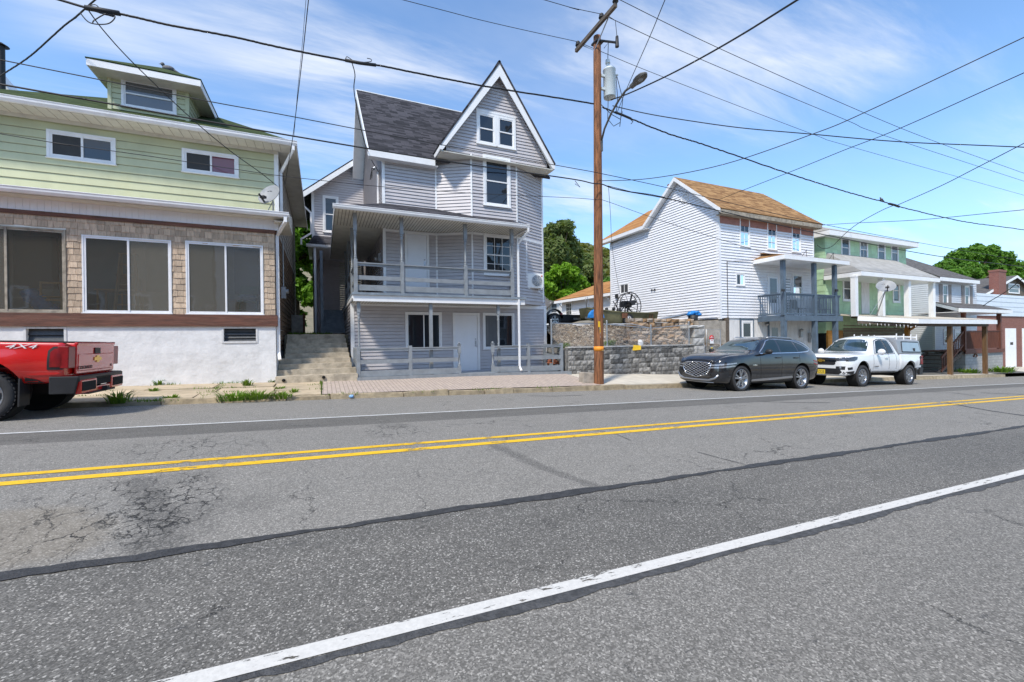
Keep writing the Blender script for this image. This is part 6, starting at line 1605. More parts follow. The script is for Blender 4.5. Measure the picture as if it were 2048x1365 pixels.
mb = MB(); mb.box(px1_ + .03, QX0 + .3, 15.12, 15.5, -.5, 2.26); tag(mb.build('concrete_wall', M['conc']), 'stained tan concrete wall between the stone pier and the white house', 'wall')
# gate with its signs
g0_, g1_ = PY(1413, 690, 14.85).x, PY(1441, 690, 14.85).x; gzt = PY(1420, 659, 14.85).z; gzb = zb(17.5) + .05
gt = thing('gate', 'narrow chain link gate with two signs in front of the concrete wall', 'gate', (g0_, 14.85, gzb))
def mesh_panel(mb, fr_, u0, u1, z0, z1, p=.062, r=.0028):
    """diamond wire mesh: every wire is a zigzag strand"""
    n = int((u1 - u0) / p); m_ = int((z1 - z0) / p)
    for i in range(n + 1):
        pts = []
        for j in range(m_ + 1): pts.append(fr_.p(u0 + (i + (j % 2)) * p, (j % 2) * .004, z0 + j * p))
        mb.tube(pts, r, 3, False)
def mesh_wires(mb, fr_, u0, u1, z0, z1, p=.066, r=.0021):
    H = z1 - z0; W = u1 - u0; n = int((W + H) / p)
    for i in range(n):
        s = i * p
        for sg in (0, 1):
            a_u, a_z = (s, 0) if s < W else (W, s - W)
            b_u, b_z = (s - H, H) if s > H else (0, s)
            if abs(a_u - b_u) < .02: continue
            if sg: a_u, b_u = W - a_u, W - b_u
            p0 = fr_.p(u0 + a_u, .004 * sg, z0 + a_z); p1 = fr_.p(u0 + b_u, .004 * sg, z0 + b_z)
            mb.cyl(p0, p1, r, n=3, cap=False, sm=False)
M['wire'] = mat('galvanised_wire', (.50, .51, .52), .5, .08, 8, metal=.3)
gf = FY(14.85)
mb = MB(); mb.tube([(g0_, 14.85, gzb), (g0_, 14.85, gzt), (g1_, 14.85, gzt), (g1_, 14.85, gzb), (g0_, 14.85, gzb)], .022); mb.tube([(g0_ - .12, 14.85, gzb - .2), (g0_ - .12, 14.85, PY(1410, 690, 14.85).z)], .03); mb.build('frame', M['metal'], gt)
mb = MB(); mesh_wires(mb, gf, g0_, g1_, gzb, gzt); mb.build('mesh', M['wire'], gt)
s0 = PY(1424, 681, 14.8)
mb = MB(); mb.lathe([(0, 0), (.16, 0), (.16, .006), (0, .007)], (s0.x, 14.82, s0.z + .10), (0, -1, 0), 8); mb.cur = 1; mb.box(s0.x - .12, s0.x + .12, 14.808, 14.815, s0.z - .16, s0.z + .04)
mb.cur = 0
mb.box(s0.x - .05, s0.x + .05, 14.800, 14.807, s0.z + -.02, s0.z + .0); mb.cur = 1; mb.box(s0.x - .10, s0.x + .10, 14.803, 14.812, s0.z + .11, s0.z + .13); mb.box(s0.x - .02, s0.x + .02, 14.803, 14.812, s0.z + .15, s0.z + .2)
sg = mb.build('warning_sign', [M['sred'], M['white']]); tag(sg, 'red and white warning sign on the narrow gate', 'sign')
mb = MB(); mb.prism([(s0.x - .11, 14.82, s0.z - .28), (s0.x + .11, 14.82, s0.z - .28), (s0.x + .11, 14.82, s0.z - .44), (s0.x, 14.82, s0.z - .54), (s0.x - .11, 14.82, s0.z - .44)], (0, .006, 0)); mb.cur = 1; mb.box(s0.x - .06, s0.x + .06, 14.813, 14.819, s0.z - .44, s0.z - .34)
tag(mb.build('pale_sign', [M['dish'], M['plate']]), 'small pale shield sign below the red warning sign', 'sign')
# chain link fence on top of the retaining wall
FYC = 14.78
fn = thing('chain_link_fence', 'galvanised chain link fence on top of the block retaining wall', 'fence', (11, FYC, RZt))
fpx = [PY(p, 690, FYC).x for p in (1103, 1214, 1302, 1378)]
fzt = [PY(p, y, FYC).z for p, y in ((1103, 647), (1214, 649), (1302, 657), (1378, 650))]
for x, zt in zip(fpx, fzt):
    mb = MB(); mb.cyl((x, FYC, RZt), (x, FYC, zt + .12), .034, n=8); mb.ball((x, FYC, zt + .13), .04, 8, 5); mb.build('post', M['metal'], fn)
mb = MB()
for i in range(3): mb.cyl((fpx[i], FYC, fzt[i]), (fpx[i + 1], FYC, fzt[i + 1]), .02, n=6)
mb.build('rail', M['metal'], fn)
mb = MB()
for i in range(3): mesh_wires(mb, FY(FYC), fpx[i], fpx[i + 1], RZt + .07, min(fzt[i], fzt[i + 1]))
mb.build('mesh', M['wire'], fn)
mb = MB(); a = PY(1262, 652, 14.9); mb.tube([(fpx[2], FYC, fzt[2]), (fpx[2] - .8, FYC + .3, fzt[2] + .2), (fpx[2] - 1.6, FYC + 1.2, fzt[2] + .22)], .02); mb.build('brace', M['metal'], fn)
yp = rectY(1265, 691, 1280, 701, 14.6); mb = MB(); mb.hexa([(yp[0], 14.55, yp[2]), (yp[1], 14.53, yp[2] + .02), (yp[1], 14.7, yp[2] + .05), (yp[0], 14.72, yp[2] + .03), (yp[0] + .02, 14.56, yp[3]), (yp[1] + .01, 14.55, yp[3] - .02), (yp[1] + .01, 14.6, yp[3]), (yp[0] + .02, 14.61, yp[3] + .01)])
tag(mb.build('yellow_panel', M['yellow']), 'bright yellow plastic piece lying on the retaining wall cap', 'panel')
wr_ = PY(1281, 690, 14.95); mb = MB(); mb.ball((wr_.x, 14.95, RZt + .15), .15, 7, 5, .5, (1, .8, 1), False); tag(mb.build('rock', M['white']), 'white painted rock beside the yellow plastic piece', 'rock')
# concrete block at the pole foot
mb = MB(); q = PY(1178, 768, 12.55); q0, q1 = PY(1166, 768, 12.5).x, PY(1189, 768, 12.5).x
for (a, b, c, d, e, f) in ((q0, q1, 12.45, 12.78, walkz(q0, 12.5) - .1, PY(1178, 745, 12.5).z),): mb.hexa([(a, c, e), (b, c, e), (b, d, e), (a, d, e), (a + .02, c + .02, f), (b - .03, c + .01, f - .04), (b - .02, d - .02, f - .02), (a + .01, d - .01, f)])
tag(mb.build('concrete_block', M['conc'], bevel=.02), 'worn concrete block standing against the foot of the utility pole', 'block')

# ================================================================== boat on its trailer
BYB = 18.6; lotz = 2.1
bx_a, bx_b = PY(1165, 625, BYB).x, PY(1293, 620, BYB).x
bt = thing('airboat', 'camouflage green flat bottomed airboat with caged propeller parked on a trailer', 'boat', ((bx_a + bx_b) / 2, BYB, lotz))
zt_, zbm = PY(1240, 628, BYB).z, PY(1240, 646, BYB).z
L = bx_b - bx_a
secs = []
for f, zt0, zb0, wt, wb_ in ((0, .26, .22, .35, .2), (.06, .20, .02, .60, .42), (.18, .10, -.06, .85, .65), (.4, .02, -.08, .95, .78), (.7, 0, -.08, .95, .78), (.93, .0, -.06, .93, .75), (1.0, .08, .16, .93, .8)):
    x = bx_a + L * f; secs.append([(x, BYB - wt, zt_ + zt0), (x, BYB - wb_, zbm + zb0), (x, BYB + wb_, zbm + zb0), (x, BYB + wt, zt_ + zt0), (x, BYB + wt - .05, zt_ + zt0 - .01), (x, BYB + wb_ - .05, zbm + zb0 + .08), (x, BYB - wb_ + .05, zbm + zb0 + .08), (x, BYB - wt + .05, zt_ + zt0 - .01)])
vs = [p for s_ in secs for p in s_]; mb = MB(); m_ = len(secs)
mb.add(vs, [(i * 8 + k, i * 8 + (k + 1) % 8, (i + 1) * 8 + (k + 1) % 8, (i + 1) * 8 + k) for i in range(m_ - 1) for k in range(8)] + [(0, 1, 2, 3), tuple((m_ - 1) * 8 + k for k in (3, 2, 1, 0))])
for i in range(1, 6): mb.beam(vs[i * 8], vs[(i - 1) * 8], .06, .05)
hull = mb.build('hull', M['olive'], bt)
mb = MB()
for f in (.52, .86, .90): x = bx_a + L * f; mb.beam((x, BYB - .93, zt_ - .02), (x + .05, BYB - .80, zbm), .03, .03)
mb.box(bx_a + L * .42, bx_a + L * .50, BYB - .97, BYB - .94, zbm + .2, zt_); each(mb, 'hull_rib', M['rust'], hull)
pc = PY(1258, 612, BYB); pr = (PY(1258, 587, BYB).z - PY(1258, 640, BYB).z) / 2; pcz = pc.z
mb = MB(); n = 28
for rr_ in (1., .97): mb.tube([(pc.x + rr_ * pr * cos(2 * pi * k / n), BYB - (.12 if rr_ == 1 else -.14), pcz + rr_ * pr * sin(2 * pi * k / n)) for k in range(n + 1)], .026, 6)
for k in range(10): a = 2 * pi * k / 10 + .2; mb.tube([(pc.x + .2 * cos(a), BYB - .05, pcz + .2 * sin(a)), (pc.x + pr * cos(a), BYB - .12, pcz + pr * sin(a))], .014, 5); mb.tube([(pc.x + pr * cos(a), BYB - .12, pcz + pr * sin(a)), (pc.x + .97 * pr * cos(a), BYB + .14, pcz + .97 * pr * sin(a))], .012, 5)
mb.build('propeller_cage', M['black'], bt)
mb = MB()
for sg_ in (1, -1):
    d = V((sin(.35), 0, cos(.35))) * sg_; mb.hexa([V((pc.x, BYB - .02, pcz)) + d * .08 + V((a, b, 0)) for a, b in ((-.04, -.02), (.04, -.02), (.04, .02), (-.04, .02))] + [V((pc.x, BYB, pcz)) + d * pr * .92 + V((a, b, 0)) for a, b in ((-.07, -.02), (.05, .0), (.05, .03), (-.07, .02))])
mb.cyl((pc.x, BYB - .12, pcz), (pc.x, BYB + .1, pcz), .09); mb.build('propeller', M['black'], bt)
mb = MB(); mb.box(pc.x - .22, pc.x + .28, BYB + .1, BYB + .5, pcz - .05, pcz + .28); mb.cyl((pc.x + .1, BYB - .25, pcz + .15), (pc.x + .1, BYB + .55, pcz + .15), .14); mb.cyl((pc.x + .33, BYB - .1, pcz + .2), (pc.x + .33, BYB + .5, pcz + .2), .09); mb.ball((pc.x - .62, BYB + .1, pcz - .45), .2, 8, 6, .4); mb.box(pc.x - .9, pc.x - .4, BYB - .2, BYB + .3, zt_ - .1, zt_ + .1); mb.build('engine', M['black'], bt)
mb = MB()
for a in (-.28, .30):
    mb.beam((pc.x + a * 1.3, BYB, zt_ - .15), (pc.x + a * .2, BYB + .2, pcz), .06, .06); mb.beam((pc.x + a * 1.6, BYB + .5, zt_ - .15), (pc.x + a * .2, BYB + .3, pcz), .05, .05)
mb.tube([(pc.x - 1.15, BYB - .3, zt_), (pc.x - 1.0, BYB - .3, zt_ + .25), (pc.x - 1.28, BYB - .3, zt_ + .62)], .03); mb.tube([(pc.x - 1.1, BYB + .2, zt_), (pc.x - .6, BYB + .1, zt_ + .9), (pc.x - .3, BYB, pcz + .3)], .02)
mb.build('engine_frame', M['black'], bt)
mb = MB(); x = bx_a + .25
for k in range(14): x2 = bx_a + .3 + k * .14; mb.ball((x2, BYB - .55 + .2 * (k % 3), zt_ + .12 + .09 * (k % 2)), .085, 7, 5, .4)
mb.build('decoys', M['black'], bt)
mb = MB(); mb.tube([(bx_a + .15, BYB - .2, zt_ + .2), (bx_a + .05, BYB - .2, zt_ + .75), (bx_a + .45, BYB + .2, zt_ + .85), (bx_a + .6, BYB + .2, zt_ + .1)], .018); mb.build('bow_rail', M['metal'], bt)
tr = thing('boat_trailer', 'galvanised boat trailer with blue mudguard under the airboat', 'trailer', ((bx_a + bx_b) / 2, BYB, lotz))
mb = MB()
for s in (-.55, .55): mb.beam((bx_a - .2, BYB + s, lotz + .42), (bx_b - .4, BYB + s, lotz + .42), .08, .1)
for k in range(5): x = bx_a + .4 + (L - .9) * k / 4; mb.beam((x, BYB - .6, lotz + .48), (x, BYB + .6, lotz + .48), .07, .07); mb.box(x - .06, x + .06, BYB - .62, BYB - .5, lotz + .5, zbm - .02)
mb.beam((bx_b - .4, BYB - .5, lotz + .42), (bx_b + .9, BYB, lotz + .38), .08, .08); mb.beam((bx_b - .4, BYB + .5, lotz + .42), (bx_b + .9, BYB, lotz + .38), .08, .08); mb.box(bx_b - .5, bx_b - .4, BYB - .06, BYB + .06, lotz, lotz + .5); mb.build('frame', M['metal'], tr)
def wheel(par, c, r, w_, out=-1, rim='rim', spokes=5, tm='rubber', rimf=.62, loc=False):
    """tyre with rim and spokes as children; axis along y"""
    c = V(c); ax = V((0, out, 0))
    mb = MB(); h = w_ / 2
    mb.lathe([(r * rimf, -h * .8), (r * .80, -h), (r * .95, -h * .92), (r * .992, -h * .62), (r, -h * .2), (r, h * .2), (r * .992, h * .62), (r * .95, h * .92), (r * .80, h), (r * rimf, h * .8), (r * rimf, -h * .8)], c, ax, 32)
    for k in range(40):
        a = 2 * pi * k / 40; d = V((cos(a), 0, sin(a))); t = V((-sin(a), 0, cos(a)))
        for s in (-1, 1): mb.hexa([c + d * r * .985 + t * q[0] * .018 * r * 2.2 + ax * (h * .5 * s + q[1] * h * .35) + d * q[2] * .012 for q in ((-1, -1, 0), (1, -1, 0), (1, 1, 0), (-1, 1, 0), (-1, -1, 1), (1, -1, 1), (1, 1, 1), (-1, 1, 1))])
    wo = mb.build('wheel', M[tm], par)
    mb = MB(); R0 = r * rimf
    mb.lathe([(R0 * 1.0, h * .82), (R0 * .97, h * .86), (R0 * .90, h * .70), (R0 * .88, -h * .5), (0, -h * .5)], c, ax, 32); mb.cur = 1
    mb.lathe([(R0 * .62, h * .05), (R0 * .62, h * .1), (R0 * .15, h * .1)], c, ax, 24); mb.cur = 0
    for k in range(spokes):
        a = 2 * pi * k / spokes + pi / 2; 
        for da in (-.16, .16):
            d0 = V((cos(a + da * .6), 0, sin(a + da * .6))); d1 = V((cos(a + da * 1.25), 0, sin(a + da * 1.25))); t = V((-sin(a), 0, cos(a)))
            wi, wo_ = R0 * .085, R0 * .085
            p = [c + d0 * R0 * .16 - t * wi + ax * h * .45, c + d0 * R0 * .16 + t * wi + ax * h * .45, c + d1 * R0 * .93 + t * wo_ + ax * h * .45, c + d1 * R0 * .93 - t * wo_ + ax * h * .45]
            q = [x + ax * h * (.22 if i < 2 else .27) for i, x in enumerate(p)]; mb.hexa(p + q)
    mb.lathe([(0, h * .45), (R0 * .24, h * .45), (R0 * .22, h * .72), (R0 * .10, h * .78), (0, h * .78)], c, ax, 16)
    for k in range(5): a = 2 * pi * k / 5; mb.ball(c + V((cos(a) * R0 * .16, 0, sin(a) * R0 * .16)) + ax * h * .76, R0 * .03, 5, 3)
    mb.build('rim', [M[rim], M['dark']], wo)
    return wo
for s in (-.85, .85): wheel(tr, ((bx_a + bx_b) / 2 + .1, BYB + s, lotz + .32), .32, .2, -1 if s < 0 else 1, 'white')
mxw = (bx_a + bx_b) / 2 + .1
fb = PY(1193, 636, BYB - .9).x
mb = MB(); mb.tube([(fb + .42 * cos(t * pi / 8), BYB - .85, lotz + .40 + .42 * sin(t * pi / 8)) for t in range(9)], .03); mb.prism([(fb + .42 * cos(t * pi / 8), BYB - .98, lotz + .40 + .42 * sin(t * pi / 8)) for t in range(9)], (0, .26, 0)); mb.build('mudguard', M['blue'], tr)
# black utility trailer at the left of the lot
ut0, ut1 = PY(1097, 640, 19.6).x, PY(1161, 640, 19.6).x; uz0, uz1 = PY(1130, 640, 19.6).z, PY(1130, 632, 19.6).z
ut = thing('utility_trailer', 'black steel utility trailer parked behind the fence beside the lavender house', 'trailer', ((ut0 + ut1) / 2, 19.8, lotz))
mb = MB(); mb.box(ut0 - 1.2, ut1, 19.4, 19.46, uz0 - .1, uz1 + .05); mb.box(ut0 - 1.2, ut1, 20.9, 20.96, uz0 - .1, uz1 + .05); mb.box(ut1 - .06, ut1, 19.46, 20.9, uz0 - .1, uz1 + .05); mb.box(ut0 - 1.2, ut1 - .06, 19.461, 20.9, uz0 - .15, uz0 - .1); mb.beam((ut1, 20.2, uz0 - .1), (ut1 + 1.1, 20.2, uz0 - .15), .08, .08); mb.build('bed', M['black'], ut)
wx = PY(1108, 650, 19.3).x; wheel(ut, (wx, 19.25, lotz + .36), .36, .2, -1, 'rim')
mb = MB(); pts = [(wx + .46 * cos(t * pi / 8), 19.12, lotz + .44 + .46 * sin(t * pi / 8)) for t in range(9)]
for a, b in zip(pts, pts[1:]): mb.hexa([a, b, (b[0], 19.40, b[2]), (a[0], 19.40, a[2]), (a[0], 19.12, a[2] + .03), (b[0], 19.12, b[2] + .03), (b[0], 19.40, b[2] + .03), (a[0], 19.40, a[2] + .03)])
mb.build('mudguard', M['black'], ut)
mb = MB(); mb.box(wx + .28, wx + .40, 19.09, 19.12, lotz + .62, lotz + .72); mb.build('tail_light', M['tail'], ut)
# boards, blue buckets and lumber on the lot edge
mb = MB()
for k in range(5): x = PY(1140 + 6 * k, 645, 17.6).x; mb.beam((x, 17.4 + .1 * k, 2.2 + .03 * k), (x + 1.4, 17.7 + .08 * k, 2.26 + .04 * k), .18, .04)
tag(mb.build('lumber', M['tanback']), 'loose pale boards piled behind the fence in front of the utility trailer', 'lumber')
mb = MB(); x = PY(1250, 645, 17.3).x; mb.box(x - .8, x + .6, 17.2, 17.6, 2.12, 2.2); tag(mb.build('white_panel', M['white']), 'white panel lying at the lot edge below the airboat stern', 'panel')
# pipe, blocks and blue tarp by the white house
mb = MB(); a = PY(1288, 646, 16.6); b = PY(1375, 628, 16.2); mb.cyl(a, b, .07, n=10); tag(mb.build('pipe', M['metal']), 'long gray pipe leaning along the lot edge towards the blue tarp', 'pipe')
def cinder(px, py, Y, lab):
    mb = MB(); p = PY(px, py, Y); x, z = p.x, 2.12
    mb.box(x - .2, x + .2, Y, Y + .2, z, z + .03); mb.box(x - .2, x + .2, Y, Y + .2, z + .16, z + .19)
    for q in (-.2, -.015, .17): mb.box(x + q, x + q + .03, Y, Y + .2, z + .03, z + .16)
    tag(mb.build('cinder_block', M['cmu']), lab, 'block', 'gray cinder blocks under the leaning pipe')
cinder(1352, 640, 16.0, 'gray cinder block under the leaning pipe, left of the other'); cinder(1366, 640, 16.1, 'gray cinder block under the leaning pipe, right one beside the dark bucket')
p = PY(1386, 642, 15.9); mb = MB(); mb.lathe([(0, 0), (.20, 0), (.25, .45), (.23, .45), (.19, .02), (0, .02)], (p.x, 15.9, 2.12), (0, 0, 1), 14); tag(mb.build('bucket', M['black']), 'dark bucket under the blue tarp at the end of the stone wall', 'bucket')
mb = MB()
for k in range(6): mb.ball((p.x + R.uniform(-.22, .28), 15.9 + R.uniform(-.15, .15), 2.62 + R.uniform(-.05, .1)), R.uniform(.12, .2), 8, 6, .5, (1.3, 1, .7))
tag(mb.build('tarp', M['blue']), 'bright blue tarp bundled over a bucket by the white house', 'tarp')

# ================================================================== utility pole with transformer, street lamp
pb = V((8.82, 12.36, 0)); pz0 = walkz(8.82, 12.3) - .3; PTOP = 12.05
up_ = thing('utility_pole', 'tall brown wooden utility pole with crossarm and orange band beside the pavement', 'utility pole', (pb.x, pb.y, pz0 + .3))
mb = MB(); n = 14; ht = [pz0, 1, 2.5, 4, 6, 8, 10, 11.2, PTOP]
mb.lathe([((.175 - .045 * (z - pz0) / (PTOP - pz0)) * (1 + .015 * sin(z * 3)), z - pz0) for z in ht] + [(0, PTOP - pz0 + .03)], (pb.x, pb.y, pz0), (.011, 0, 1), 16)
pole = mb.build('pole', M['polewood'], up_)
PXc = lambda z: pb.x + .011 * (z - pz0)
mb = MB(); oz_ = PY(1197, 698, 12.2).z; mb.lathe([(.172, 0), (.176, .0), (.176, .16), (.172, .16)], (PXc(oz_), pb.y, oz_ - .08), (0, 0, 1), 16); mb.build('orange_band', M['orange'], up_)
mb = MB()
for yy, hh, ww, mm in ((649, .10, .10, 1), (659, .13, .045, 1), (657, .04, .06, 0), (667, .035, .035, 0), (674, .035, .035, 0)):
    p = PY(1202, yy, 12.2); mb.cur = mm; mb.hexa([(p.x - ww, 12.195, p.z - hh), (p.x + ww * .6, 12.21, p.z - hh), (p.x + ww * .6, 12.24, p.z - hh), (p.x - ww, 12.225, p.z - hh), (p.x - ww, 12.195, p.z + hh), (p.x + ww * .6, 12.21, p.z + hh), (p.x + ww * .6, 12.24, p.z + hh), (p.x - ww, 12.225, p.z + hh)])
mb.build('number_tag', [M['metal'], M['yellow']], up_)
ax_ = PXc(12.0) - .0; a1 = PX(1233, 11, ax_ - .18); a2 = PX(1153, 102, ax_ - .18)
za = (a1.z + a2.z) / 2
mb = MB(); mb.beam((ax_ - .20, a1.y, za), (ax_ - .20, a2.y, za), .10, .125); mb.build('crossarm', M['oldwood'], up_)
mb = MB(); mb.beam((ax_ - .13, a2.y - .4, za - .05), (ax_ - .12, pb.y, za - .62), .03, .03); mb.beam((ax_ - .13, a1.y + .5, za - .05), (ax_ - .12, pb.y, za - .62), .03, .03); mb.build('brace', M['metal'], up_)
ins = []
for px, py in ((1231, 6), (1203, 33), (1156, 88)):
    q = PX(px, py + 4, ax_ - .2); mb = MB(); mb.lathe([(.03, 0), (.03, .05), (.10, .06), (.09, .10), (.05, .11), (.085, .13), (.07, .18), (.04, .21), (0, .22)], (ax_ - .2, q.y, za + .06), (0, 0, 1), 10); mb.build('insulator', M['black'], up_); ins.append(V((ax_ - .2, q.y, za + .25)))
mb = MB(); cz_ = PY(1208, 92, 12.36).z; mb.beam((PXc(cz_), 12.2, cz_), (PXc(cz_) + .62, 12.05, cz_), .06, .05); mb.box(PXc(cz_) - .15, PXc(cz_) + .15, 12.19, 12.51, cz_ - .03, cz_ + .03); mb.cyl((PXc(cz_) + .62, 12.05, cz_ - .15), (PXc(cz_) + .62, 12.05, cz_ + .22), .07, .05); mb.tube([(PXc(cz_) + .62, 12.05, cz_ + .22), (PXc(cz_) + .6, 12.1, cz_ + .8), (PXc(cz_) + .2, 12.1, cz_ + .9)], .01, 4); mb.build('cutout', M['black'], up_)
tt, tb = PY(1219, 142, 12.3).z, PY(1219, 196, 12.3).z; txc = PY(1219, 170, 12.3).x; trr = .215
tf = mb = MB(); mb.lathe([(0, -.0), (trr * .96, 0), (trr, .02), (trr, tt - tb - .03), (trr * 1.05, tt - tb - .02), (trr * 1.05, tt - tb + .02), (trr * .9, tt - tb + .06), (0, tt - tb + .09)], (txc, 12.3, tb), (0, 0, 1), 22); mb.cyl((txc - .06, 12.3, tt + .05), (txc - .06, 12.3, tt + .24), .06, .045, 10); mb.cyl((txc - .06, 12.3, tt + .24), (txc - .06, 12.3, tt + .36), .09, .08, 10)
for z in (tb + .25, tt - .25): mb.box(txc - trr - .14, txc - trr + .02, 12.26, 12.34, z - .04, z + .04)
for k in range(3): a = -.6 + .5 * k; mb.cyl((txc + trr * cos(a), 12.3 + trr * sin(a), tt - .18), (txc + (trr + .09) * cos(a), 12.3 + (trr + .09) * sin(a), tt - .18), .03, n=7)
tfm = mb.build('transformer', M['transf'], up_)
mb = MB(); x = txc + trr + .08
for pts in ([(txc - .06, 12.3, tt + .36), (txc - .1, 12.2, tt + .9), (PXc(cz_) + .1, 12.1, cz_ - .3)], [(x, 12.3, tt - .18), (x + .05, 12.3, tt - .9), (x - .05, 12.25, tb - .5)], [(x - .05, 12.2, tt - .18), (x + .2, 12.2, tb), (x + .05, 12.2, tb - 1.0)], [(PXc(7), 12.15, tb - .4), (txc - .1, 12.1, tb - .7), (txc + .3, 12.1, tb - .8), (x + .1, 12.1, tb - .5)], [(txc - .2, 12.12, tb - .1), (txc - .25, 12.1, tb - .9), (txc, 12.1, tb - 1.1), (txc + .3, 12.1, tb - .9)]): mb.tube(pts, .012, 4)
mb.build('lead_wire', M['cable'], up_)
lp = thing('street_lamp', 'bronze street lamp arm reaching out from the utility pole below the transformer', 'street lamp', (PXc(8), 12.2, PX(1204, 285, 8.95).z))
X_ = 8.98; arm = [PX(px, py, X_) for px, py in ((1203, 282), (1209, 258), (1222, 228), (1238, 200), (1251, 182), (1262, 174))]
mb = MB(); mb.tube(arm, .035, 8); mb.tube([arm[0] + V((0, .15, -.15)), arm[0]], .035, 8); mb.box(X_ - .06, X_ + .06, arm[0].y, arm[0].y + .25, arm[0].z - .35, arm[0].z + .1); mb.build('arm', M['flagbronze'], lp)
h0 = arm[-1]; h1 = PX(1292, 146, X_); d = (h1 - h0).normalized(); sd2 = V((1, 0, 0)); un = sd2.cross(d)
prof = [(0, .07), (.25, .09), (.42, .16), (.62, .19), (.85, .15), (1, .05)]; LL = (h1 - h0).length; rings = []
for f, w_ in prof:
    c = h0 + d * LL * f; hh = .06 * (1 if f < .9 else .5); rings += [c + sd2 * w_ - un * .0, c + sd2 * w_ * .8 + un * hh, c - sd2 * w_ * .8 + un * hh, c - sd2 * w_, c - sd2 * w_ * .8 - un * hh * .7, c + sd2 * w_ * .8 - un * hh * .7]
if un.z < 0: pass
mb = MB(); n = 6; m_ = len(prof); mb.add(rings, [(i * n + k, i * n + (k + 1) % n, (i + 1) * n + (k + 1) % n, (i + 1) * n + k) for i in range(m_ - 1) for k in range(n)] + [tuple(range(n)), tuple((m_ - 1) * n + k for k in range(n))]); mb.cyl(h0 + d * LL * .6 + V((0, 0, .05)), h0 + d * LL * .6 + V((0, 0, .13)), .05)
hd = mb.build('lamp_head', M['flagbronze'], lp, fix=True)
dn = un if un.z < 0 else -un
mb = MB(); c = h0 + d * LL * .64; mb.lathe([(0, .068), (.07, .066), (.10, .05), (.10, .03)], c, dn, 12); mb.build('lens', M['acgrille'], hd)

# ================================================================== overhead wires
def smooth(P, k=7):
    q = []
    for i in range(len(P) - 1):
        p0 = P[max(i - 1, 0)]; p1 = P[i]; p2 = P[i + 1]; p3 = P[min(i + 2, len(P) - 1)]
        for j in range(k):
            t = j / k; q.append(.5 * ((2 * p1) + (p2 - p0) * t + (2 * p0 - 5 * p1 + 4 * p2 - p3) * t * t + (3 * p1 - p0 - 3 * p2 + p3) * t ** 3))
    return q + [P[-1]]
def wire(lab, P, r, ext0=0, ext1=0, parts=(), cat='wire', name='overhead_wire', lump=0):
    P = [V(p) for p in P]
    if ext0: P = [P[0] + (P[0] - P[1]).normalized() * ext0] + P
    if ext1: P = P + [P[-1] + (P[-1] - P[-2]).normalized() * ext1]
    mb = MB(); q = smooth(P)
    if lump:
        q2 = []
        for a, b in zip(q, q[1:]):
            for j in range(4): q2.append(a.lerp(b, j / 4) + V((0, 0, R.uniform(-lump, lump))))
        q = q2 + [q[-1]]
    mb.tube(q, r, 5); o = mb.build(name, M['cable']); tag(o, lab, cat)
    for pts in parts: m2 = MB(); m2.tube(pts[0], pts[1], 5); m2.build('splice', M['cable'], o)
    return o
def onY(pts, Y): return [PY(x, y, Y) for x, y in pts]
def onD(pts, d0, d1):
    x0, x1 = pts[0], pts[-1]; L = sqrt((x1[0] - x0[0]) ** 2 + (x1[1] - x0[1]) ** 2); out = []
    for p in pts: f = sqrt((p[0] - x0[0]) ** 2 + (p[1] - x0[1]) ** 2) / L; out.append(PD(p[0], p[1], 1 / ((1 - f) / d0 + f / d1)))
    return out
dp_ = pb.x * sin(TH) + pb.y * cos(TH)
wire('top wire right of the pole, from the end insulator of the crossarm nearest the road', [ins[0]] + onY([(1438, 97), (1728, 226), (1877, 286), (2048, 347)], ins[0].y), .011, 0, 25)
wire('top wire right of the pole, from the middle insulator of the crossarm', [ins[1]] + onY([(1399, 118), (1691, 240), (1767, 271), (2048, 363)], ins[1].y), .011, 0, 25)
wire('top wire right of the pole, from the crossarm insulator nearest the houses', [ins[2]] + onY([(1208, 106), (1328, 155), (1626, 269), (1709, 296), (2048, 391)], ins[2].y), .010, 0, 25)
wire('top wire left of the pole, ending at the crossarm insulator nearest the houses', onY([(805, 0), (980, 45)], ins[2].y) + [ins[2]], .010, 12, 0)
wire('short top wire left of the pole, ending at the middle crossarm insulator', onY([(1088, 0), (1140, 15)], ins[1].y) + [ins[1]], .010, 14, 0)
YS = 12.15
z1 = onY([(118, 0), (185, 20), (240, 28), (342, 51), (461, 73), (564, 96), (695, 122), (762, 132), (821, 144), (912, 162), (1000, 178), (1140, 200), (1187, 208)], YS)
sp1 = onY([(170, 16), (200, 21), (240, 28)], YS); sp2 = onY([(690, 121), (720, 127), (752, 131)], YS)
loops = [(smooth(onY([(160, 26), (180, 46), (215, 48), (230, 34), (215, 27), (190, 40), (185, 46)], YS - .02)), .012), (smooth(onY([(172, 14), (190, 10), (200, 18)], YS)), .010), (smooth(onY([(692, 122), (694, 114), (712, 124), (740, 124), (742, 119), (734, 117)], YS)), .010)]
wire('thick twisted cable left of the pole, with two taped splices and loose loops', z1, .026, 10, 0, [(sp1, .055), (sp2, .045)] + loops, lump=.004)
z2 = onY([(1205, 215), (1262, 238), (1340, 269), (1415, 292), (1573, 346), (1689, 383), (1767, 404), (1800, 414), (1925, 443), (2048, 460)], YS)
wire('thick wavy cable right of the pole dipping above the green house, with a taped splice', z2, .026, 0, 25, [(onY([(1778, 408), (1790, 411), (1798, 414)], YS), .06), (onY([(1230, 225), (1246, 231), (1262, 238)], YS), .042), (onY([(1260, 238), (1266, 244), (1262, 248)], YS), .015)], lump=.012)
wire('thick cable climbing from the transformer to the top edge right of the street lamp', onD([(1222, 200), (1258, 187), (1328, 155), (1399, 118), (1486, 68), (1595, 0)], dp_, 8.5), .022, 0, 4)
